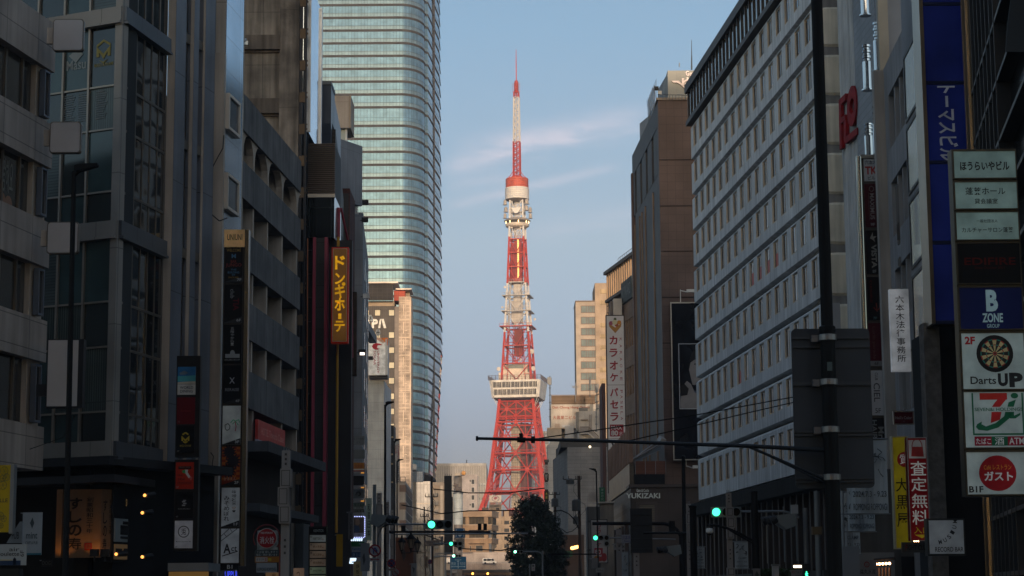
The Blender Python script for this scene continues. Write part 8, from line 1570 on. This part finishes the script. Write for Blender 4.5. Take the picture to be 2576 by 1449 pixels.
MB().pbox(FR(1000, 130, 1325), 1009, 1322, 1020, 1338, .1, -.2).build('lamp_box', POLEBLK, t); MB().path([P(990, 1339, 129), P(978, 1338, 129)], .1).build('end_cap', POLEBLK, t); tag(MB().path([P(990, 1344, 170), P(1328, 1342, 170)], .07, 8).build('pipe_arm', GALV, base=P(990, 1344, 170)), 'thin grey pipe arm running behind the long black bar', 'pole arm'); tag(MB().path([P(1094, 1392, 300), P(1190, 1391, 300)], .07, 6).build('pipe_arm', GALV, base=P(1094, 1392, 300)), 'short grey pipe arm above the noise wall', 'pole arm'); tag(MB().path([P(1378, 1394, 130), P(1500, 1394, 130)], .05, 6).build('pipe_arm', POLEBLK, base=P(1378, 1394, 130)), 'thin dark pipe arm right of the tree', 'pole arm')
# street banners
def banner(lb, u0, v0, u1, v1, Y, tx, tone=.30, arm=True):
    q = FR(u0, Y, (v0 + v1) / 2); a = q.px(u0, v0, u1, v1); t = thing('street_banner', lb, 'banner', base(q, (a[0] + a[1]) / 2, 0, a[2]), 'exhibition street banners'); n = 8; mb = MB()
    for k in range(n):
        f0, f1 = k / n, (k + 1) / n; w0, w1 = .05 * math.sin(f0 * 7), .05 * math.sin(f1 * 7); X0, X1 = a[0] + (a[1] - a[0]) * f0, a[0] + (a[1] - a[0]) * f1
        mb.quad((q.pt(X0, a[2], w0), q.pt(X1, a[2], w1), q.pt(X1, a[3], w1 * .3), q.pt(X0, a[3], w0 * .3))); mb.quad((q.pt(X0, a[2], w0 - .02), q.pt(X1, a[2], w1 - .02), q.pt(X1, a[3], w1 * .3 - .02), q.pt(X0, a[3], w0 * .3 - .02)))
    cl = mb.build('cloth', M('banner_cloth_%d' % int(tone * 100), (tone * .88, tone * .97, tone * 1.05), .7, noise=(1.5, .12)), t); mb = MB(); random.seed(int(u0 + v0))
    for s, x0, y0, x1, y1 in tx: put_text(mb, q, s, a[0] + (a[1] - a[0]) * x0, a[0] + (a[1] - a[0]) * x1, a[3] - (a[3] - a[2]) * y1, a[3] - (a[3] - a[2]) * y0, .065)
    yy = min([y0 for _, _, y0, _, _ in tx] + [.6]); H_ = a[3] - a[2]; Wd = a[1] - a[0]
    for k in range(int(26 * Wd)):     # loose line drawing above the lettering
        p0 = (a[0] + Wd * random.uniform(.12, .85), a[3] - H_ * random.uniform(.06, max(.1, yy - .05))); pts = [p0]
        for j in range(3): pts.append((min(a[1] - .05, max(a[0] + .05, pts[-1][0] + Wd * random.uniform(-.12, .14))), min(a[3] - .05, pts[-1][1] - H_ * random.uniform(.0, .05))))
        for p, q2 in zip(pts, pts[1:]): mb.tube(q.pt(*p, .06), q.pt(*q2, .06), random.choice((.006, .01, .016)), n=4, cap=False)
    mb.build('print', face((.07, .08, .09)), cl); MB().tube(q.pt(a[0] - (.3 if arm else 0), a[3] + .03, 0), q.pt(a[1] + .05, a[3] + .03, 0), .025, n=6).tube(q.pt(a[0] - .3, a[2] - .02, 0), q.pt(a[1] + .05, a[2] - .02, 0), .02, n=6).build('rod', GALV, t)
banner('large exhibition banner right of the thick sign pole', 2138, 1107, 2232, 1291, 52, (('2024.7.3 - 9.23', .05, .70, .95, .78), ('ROPPONGI ROPPONGI', .06, .87, .96, .96)), .34); banner('second exhibition banner, lower and behind the large one', 2131, 1180, 2199, 1336, 60, (('2024.7.3 - 9.23', .05, .74, .95, .81), ('ROPPONGI ROPPONGI', .06, .88, .96, .96)), .31); banner('third exhibition banner, lowest beside the thick sign pole', 2116, 1240, 2162, 1394, 68, (('CLAMP', .3, .70, .9, .76), ('7.3 - 9.23', .3, .82, .95, .87), ('ROPPONGI', .1, .91, .96, .98)), .28)
banner('white exhibition banner under the large right traffic signal', 1848, 1364, 1882, 1430, 78, (('CLAMP', .25, .57, .85, .64), ('2024.7.3 - 9.23', .12, .72, .88, .77), ('ROPPONGI ROPPONGI', .1, .88, .92, .96)), .26); banner('narrow exhibition banner beside the thick black post', 1749, 1377, 1773, 1429, 88, (('CLAMP', .1, .57, .85, .64), ('2024 - 9.23', .05, .72, .88, .78), ('ROPPONGI', .05, .88, .92, .97)), .24); banner('small exhibition banner by the podium shop door', 1564, 1390, 1581, 1460, 120, (('CLAMP', .2, .6, .8, .68),), .2)
# right of the tree: low shops, small karaoke sign
q = FR(1478, 210, 1330); t = thing('low_cream_shop', 'low cream shop building below the karaoke sign', 'shop', base(q, 2)); MB().pbox(q, 1510, 1264, 1545, 1470, 0, -4).build('wall', M('cream_shop_wall', (.24, .215, .185), .8, dirt=.3), t); MB().pbox(q, 1478, 1275, 1510, 1470, .4, -4).build('side_wall', M('grey_shop_wall', (.12, .115, .11), .8, dirt=.3, tiles=(1.2, 3, .1, .4, .2)), t); mb = MB(); [mb.pbox(q, 1480 + k * 3, 1240, 1481.5 + k * 3, 1264, .3, .2) for k in range(11)]; mb.build('roof_rail', M('cream_rail2', (.3, .25, .21), .7), t); MB().pbox(q, 1505, 1262, 1546, 1266, .4, -4).build('coping', M('cream_coping', (.36, .33, .29), .7), t)
board('upright_board', 'green upright board with pale characters on the low cream shop', 1508, 1226, 1522, 1262, 205, (.02, .12, .06), .01, (('岸本研究', .25, .06, .75, .94, (.3, .38, .32), dict(vert=True)),))
q = FR(1490, 200, 1360); t = thing('small_karaoke_sign', 'small white karaoke sign with red katakana over a dessert photo', 'sign', base(q, 1)); sign_panel(t, q, 1488, 1308, 1527, 1415, (.24, .225, .225), .02, 0, (('カ', .3, .03, .62, .18, (.22, .018, .03)), ('ラ', .3, .2, .62, .34, (.22, .018, .03)), ('オ', .3, .36, .62, .50, (.22, .018, .03)), ('ケ', .3, .52, .62, .64, (.22, .018, .03)), ('#box', .18, .66, .72, .82, (.20, .015, .03)), ('80', .22, .70, .6, .8, (.36, .34, .33), dict(l=.006)), ('#disc', .12, .84, .6, .99, (.28, .12, .02)), ('#disc', .3, .86, .75, .97, (.22, .03, .02), dict(l=.004)), ('#disc', .62, .78, .98, .98, (.2, .02, .02), dict(l=.008)))); MB().pbox(q, 1486, 1306, 1529, 1417, -.06, -.4).build('case', DARK, t)
board('shop_board', 'dark board with pale letters PREN beside the podium shop', 1544, 1367, 1572, 1383, 190, (.18, .175, .175), 0, (('PRENUM', .1, .25, .95, .75, (.05, .05, .05)),)); board('shop_board', 'little white board of the karaoke entrance at the bottom', 1499, 1428, 1520, 1440, 150, (.24, .24, .24), .02, (('PASELA', .15, .4, .85, .65, (.06, .05, .05)),)); board('shop_board', 'white rounded blank board low right of the tree', 1488, 1404, 1504, 1430, 150, (.2, .195, .195), 0, ())
t = thing('brown_canopy_shop', 'low brown shop with a row of warm canopy lamps right of the tree', 'shop', base(FR(1418, 260, 1400), 2)); q = FR(1416, 262, 1400); MB().pbox(q, 1412, 1345, 1470, 1470, 0, -5).build('wall', M('brown_shop_wall', (.07, .045, .035), .8, dirt=.3), t); mb = MB(); [mb.ball(P(1439 + k * 3.4, 1379 - k * .8, 260), .22, 8) for k in range(5)]; mb.build('lamp_row', lamp('canopy_lamp', (1, .45, .12), 3), t); MB().pbox(q, 1420, 1386, 1440, 1400, .3, 0).build('fascia', M('green_fascia', (.02, .08, .04), .6), t)
# bottom right details
t = board('crab_restaurant_board', 'white board with a red ring crest and brush characters, bottom right', 2159, 1409, 2206, 1470, 62, (.20, .19, .19), .02, (('#disc', .33, .06, .62, .30, (.22, .02, .02)), ('#disc', .37, .10, .58, .27, (.20, .19, .19), dict(l=.006)), ('上', .40, .12, .55, .25, (.22, .02, .02), dict(l=.014)), ('磯丸水産', .08, .38, .94, .58, (.02, .02, .02), dict(bold=.03)), ('24時間', .14, .66, .9, .86, (.24, .02, .02), dict(bold=.03))))
t = thing('lamp_row', 'row of five warm bulbs over the restaurant shutter', 'lamp', P(2220, 1419, 63)); mb = MB(); [mb.ball(P(2204 + k * 8.4, 1419 - k * .4, 63), .042, 8) for k in range(5)]; mb.build('bulb_row', lamp('row_bulb', (1, .5, .22), 8), t); MB().tube(P(2198, 1409, 63), P(2252, 1404, 63), .05, n=6).build('rail', DARK, t); mb = MB(); [mb.tube(P(2204 + k * 8.4, 1428, 63.4), P(2204 + k * 8.4, 1465, 63.4), .04, n=6) for k in range(5)]; mb.build('copper_post', M('copper_post', (.25, .12, .07), .3, .8), t)
mb = MB(); [mb.ball(P(2300 + k * 5, 1361.5, 64.2), .022, 6) for k in range(3)]; tag(mb.build('bulb_row', lamp('row_bulb', (1, .5, .22), 8), base=P(2305, 1361, 64.2)), 'three tiny warm bulbs under the red handbag sign', 'lamp')
t = thing('lit_bar', 'short warm white lamp bar low right of the office block', 'lamp', P(2008, 1425, 70)); MB().pbox(FR(1997, 70, 1425), 1997, 1422, 2020, 1428, 0, -.1).build('tube', lamp('bar_lamp', (1, .75, .5), 2.5), t); MB().pbox(FR(1995, 70.1, 1425), 1995, 1420, 2022, 1422, 0, -.1).build('housing', DARK, t)
board('building_name_board', 'pale name board below the short lamp bar', 1990, 1434, 2022, 1455, 70, (.2, .18, .17), 0, (('ROI', .05, .1, .3, .4, (.2, .02, .02)), ('六本木五', .35, .1, .95, .45, (.05, .05, .05)), ('ロアビル', .35, .55, .9, .9, (.05, .05, .05))))
q = FR(2020, 50, 1440); t = thing('pedestrian_signal', 'pedestrian signal with a green walking figure at the bottom', 'traffic light', base(q, .1)); MB().pbox(q, 2020, 1418, 2038, 1475, 0, -.2).build('housing', DARK, t); p = q.sz(2029, 1444); mb = MB(); cx, cz = p; mb.disc(q, cx, cz + .05, .016, .02, 0, 10)
for a, b in (((0, .03), (0, -.02)), ((0, -.02), (-.03, -.07)), ((0, -.02), (.035, -.07)), ((0, .02), (-.035, -.01)), ((0, .02), (.035, 0))): mb.tube(q.pt(cx + a[0], cz + a[1], .02), q.pt(cx + b[0], cz + b[1], .02), .010, n=5)
mb.build('walking_figure', GREEN, t); q = FR(1950, 66, 1420); t = thing('junction_box_post', 'small pale junction box beside the office block planting', 'post', base(q, .2)); MB().pbox(q, 1944, 1424, 1960, 1470, 0, -.2).build('box', M('meter_white', (.3, .3, .31), .5), t); MB().pbox(q, 1942, 1419, 1962, 1424, .05, -.25).build('cap', GALV, t)
t = board('notice_post', 'small notice panel with a dark crest below the white banner', 1895, 1430, 1913, 1470, 70, (.14, .13, .13), 0, (('#poly', 0, 0, 0, 0, (.04, .05, .05), dict(p=[(.2, .4), (.5, .15), (.8, .4), (.5, .65)])),))
# left bottom corner signs
q = FR(2, 56, 1280); t = thing('yellow_sign', 'yellow sign with grey citrus slices cut by the left edge', 'sign', base(q, 0, 0, q.sz(10, 1341)[1])); tx = [('ELLE', -1.6, .50, .62, .555, (.05, .05, .04))]
for cx, cy, r_ in ((.35, .09, .42), (.6, .18, .34), (.2, .2, .3), (.25, .3, .4), (.1, .76, .36), (.45, .8, .3), (.2, .9, .24)):
    tx += [('#line', 0, 0, 0, 0, (.12, .11, .04), dict(w=.008, p=[(cx + r_ * math.cos(k * .5236), cy + r_ * .16 * math.sin(k * .5236)) for k in range(13)]))] + [('#line', 0, 0, 0, 0, (.12, .11, .04), dict(w=.005, p=[(cx, cy), (cx + r_ * math.cos(k * 1.047), cy + r_ * .16 * math.sin(k * 1.047))])) for k in range(6)]
sign_panel(t, q, -40, 1170, 25, 1339, (.36, .25, .012), .05, 0, [x if x[0] != 'ELLE' else ('LLE', .62, .50, .92, .555, (.03, .03, .03)) for x in [(a[0], a[1], a[2], a[3], a[4], a[5], dict(a[6], p=[(.62 + .36 * px_, py_) for px_, py_ in a[6]['p']])) if len(a) > 6 else a for a in tx]]); MB().pbox(q, 25, 1168, 34, 1342, .02, -.3).build('edge', M('sign_edge_pale', (.2, .2, .2), .5), t)
t = board('pub_sign', 'white upright cafe pub sign with a dark leaf mark, left edge', 56, 1289, 105, 1396, 60, (.22, .25, .29), .03, (('#poly', 0, 0, 0, 0, (.03, .045, .06), dict(p=[(.5, .12), (.60, .25), (.5, .38), (.38, .25)])), ('mint', .2, .47, .78, .62, (.03, .05, .065)), ('CAFE & PUB', .18, .68, .8, .75, (.03, .05, .065)), ('#box', .0, .955, 1, 1, (.02, .10, .15)))); q = FR(24, 60.5, 1370); t = thing('pub_sign', 'tilted white pub wedge sign left of the cafe pub sign', 'sign', base(q, .2)); MB().prism(q, [q.sz(u, v) for u, v in ((16, 1366), (50, 1312), (55, 1312), (55, 1366))], 0, -.1).build('panel', face((.2, .23, .26), .02), t); mb = MB(); put_text(mb, q, 'PUB', *q.px(30, 1338, 48, 1356), .01); mb.build('lettering', face((.04, .05, .06)), t)
t = board('bar_sign', 'pale rounded bar sign with a night skyline, bottom left', -30, 1369, 66, 1422, 52, (.26, .27, .27), .05, (('air', .55, .16, .82, .34, (.05, .05, .05)), ('roulette', .26, .36, .82, .56, (.05, .05, .05)), ('6F', .84, .3, .94, .6, (.05, .05, .05), dict(rot=-90)), ('#box', .0, .78, .86, 1, (.02, .035, .07)), ('#poly', 0, 0, 0, 0, (.015, .015, .02), dict(p=[(.66, 1), (.66, .7), (.7, .62), (.74, .7), (.74, 1)])), ('#box', 0, .72, .64, .78, (.3, .26, .16)))); tag(MB().pbox(FR(0, 52, 1440), -10, 1431, 48, 1455, 0, -.4).build('light_strip', M('dotted_light_board', (.03, .028, .022), .6, tiles=(.11, .11, .06, .2, .1)), base=P(10, 1440, 52)), 'dark dotted strip below the rounded bar sign', 'sign')
board('small_store_label', 'tiny dark label low on the restaurant base', 104, 1408, 130, 1425, 74, (.012, .012, .013), 0, (('DOG', .1, .2, .9, .8, (.07, .07, .07)),))
tag(MB().path([P(75, 1130, 63), P(160, 1100, 62), P(188, 1048, 60)], .012, 5).build('wire', POLEBLK, base=P(75, 1130, 63)), 'thin stay wire from the panelled building to the lamp post', 'wire')

# ------------------------------------------------------------------ dark street tree
random.seed(21); Yt = 232.; bx = P(1352, 1440, Yt).x; t = thing('street_tree', 'big dark broadleaf tree standing before the foot of the lattice tower', 'tree', (bx, Yt, 0)); BARK = M('bark', (.05, .04, .03), .9, bump=1.)
mb = MB().tube((bx, Yt, 0), (bx + .1, Yt, 5), .38, .28, 10)
tips = []
for k in range(11): a = k * 2.4; e = Vector((bx + 2.6 * math.cos(a) * random.uniform(.5, 1), Yt + 2.6 * math.sin(a) * random.uniform(.5, 1), random.uniform(5.5, 11))); mb.tube((bx + .1, Yt, random.uniform(3.2, 5)), e, .14, .04, 6); tips.append(e)
mb.build('trunk', BARK, t)
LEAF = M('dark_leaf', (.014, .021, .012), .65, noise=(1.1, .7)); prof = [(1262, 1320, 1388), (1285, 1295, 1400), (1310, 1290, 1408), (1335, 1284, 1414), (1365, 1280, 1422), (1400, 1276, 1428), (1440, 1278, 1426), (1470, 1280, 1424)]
outl = [(1252, 1334, 1354), (1259, 1318, 1372), (1272, 1298, 1384), (1290, 1288, 1396), (1315, 1290, 1402), (1345, 1283, 1414), (1375, 1277, 1424), (1410, 1275, 1430), (1449, 1276, 1428), (1475, 1284, 1420)]
def span(v):
    for (v0, a0, b0), (v1, a1, b1) in zip(outl, outl[1:]):
        if v0 <= v <= v1: f = (v - v0) / (v1 - v0); return a0 + (a1 - a0) * f, b0 + (b1 - b0) * f
    return outl[0][1:]
lf = MB(); blobs = []
for k in range(165):
    v = 1258 + (1475 - 1258) * random.random() ** .85; l_, r_ = span(v); f = random.random(); u = l_ + (r_ - l_) * f; wdt = (r_ - l_) / F * Yt / 2; off = (f - .5) * 2; dy = math.sqrt(max(0, 1 - off * off)) * wdt * random.uniform(-1, 1); u = l_ + 8 + (r_ - l_ - 16) * f; blobs.append((P(u, v, Yt) + Vector((0, dy, 0)), random.uniform(.55, 1.05)))
for c_, r_ in blobs:
    for j in range(125):
        d = Vector((random.gauss(0, 1), random.gauss(0, 1), random.gauss(0, .8))).normalized() * r_ * random.uniform(.55, 1.08); p = c_ + d; nrm = (d.normalized() + Vector((random.gauss(0, .5), random.gauss(0, .5), random.gauss(.3, .5)))).normalized(); a = nrm.cross(Vector((random.gauss(0, 1), random.gauss(0, 1), random.gauss(0, 1)))).normalized(); b = nrm.cross(a); s = random.uniform(.13, .26)
        i = len(lf.v); lf.v += [p - a * s, p + b * s * .5, p + a * s, p - b * s * .5]; lf.f.append((i, i + 1, i + 2, i + 3)); lf.uv.append([(0, 0)] * 4)
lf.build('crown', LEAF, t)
# low planting at the office block
random.seed(4); lf = MB()
for k in range(2600):
    p = P(random.uniform(1900, 2010), random.uniform(1432, 1475), 76 + random.uniform(-1, 1)); a = Vector((random.gauss(0, 1), random.gauss(0, 1), random.gauss(0, 1))).normalized(); b = a.cross(Vector((0, .3, 1))).normalized(); s = random.uniform(.04, .09); i = len(lf.v); lf.v += [p - a * s, p + b * s * .5, p + a * s, p - b * s * .5]; lf.f.append((i, i + 1, i + 2, i + 3)); lf.uv.append([(0, 0)] * 4)
o = lf.build('hedge', M('hedge_leaf', (.03, .06, .015), .6, noise=(2, .5)), base=P(1955, 1460, 76)); tag(o, 'low green hedge at the foot of the white office block', 'hedge')

# evening haze between the street and the far tower
hz = MB().box(WY, -420, 420, -1, 420, 20, -1650).build('haze', M('haze', (1, 1, 1), noise=None)); hz['kind'] = 'stuff'; hm_ = MATS['haze'].node_tree; pv_ = hm_.nodes.new('ShaderNodeVolumePrincipled'); pv_.inputs['Color'].default_value = (.86, .88, 1, 1); pv_.inputs['Density'].default_value = .00016; pv_.inputs['Anisotropy'].default_value = 0
for l_ in list(hm_.links):
    if l_.to_node.type == 'OUTPUT_MATERIAL': hm_.links.remove(l_)
hm_.links.new(pv_.outputs[0], [n for n in hm_.nodes if n.type == 'OUTPUT_MATERIAL'][0].inputs['Volume'])
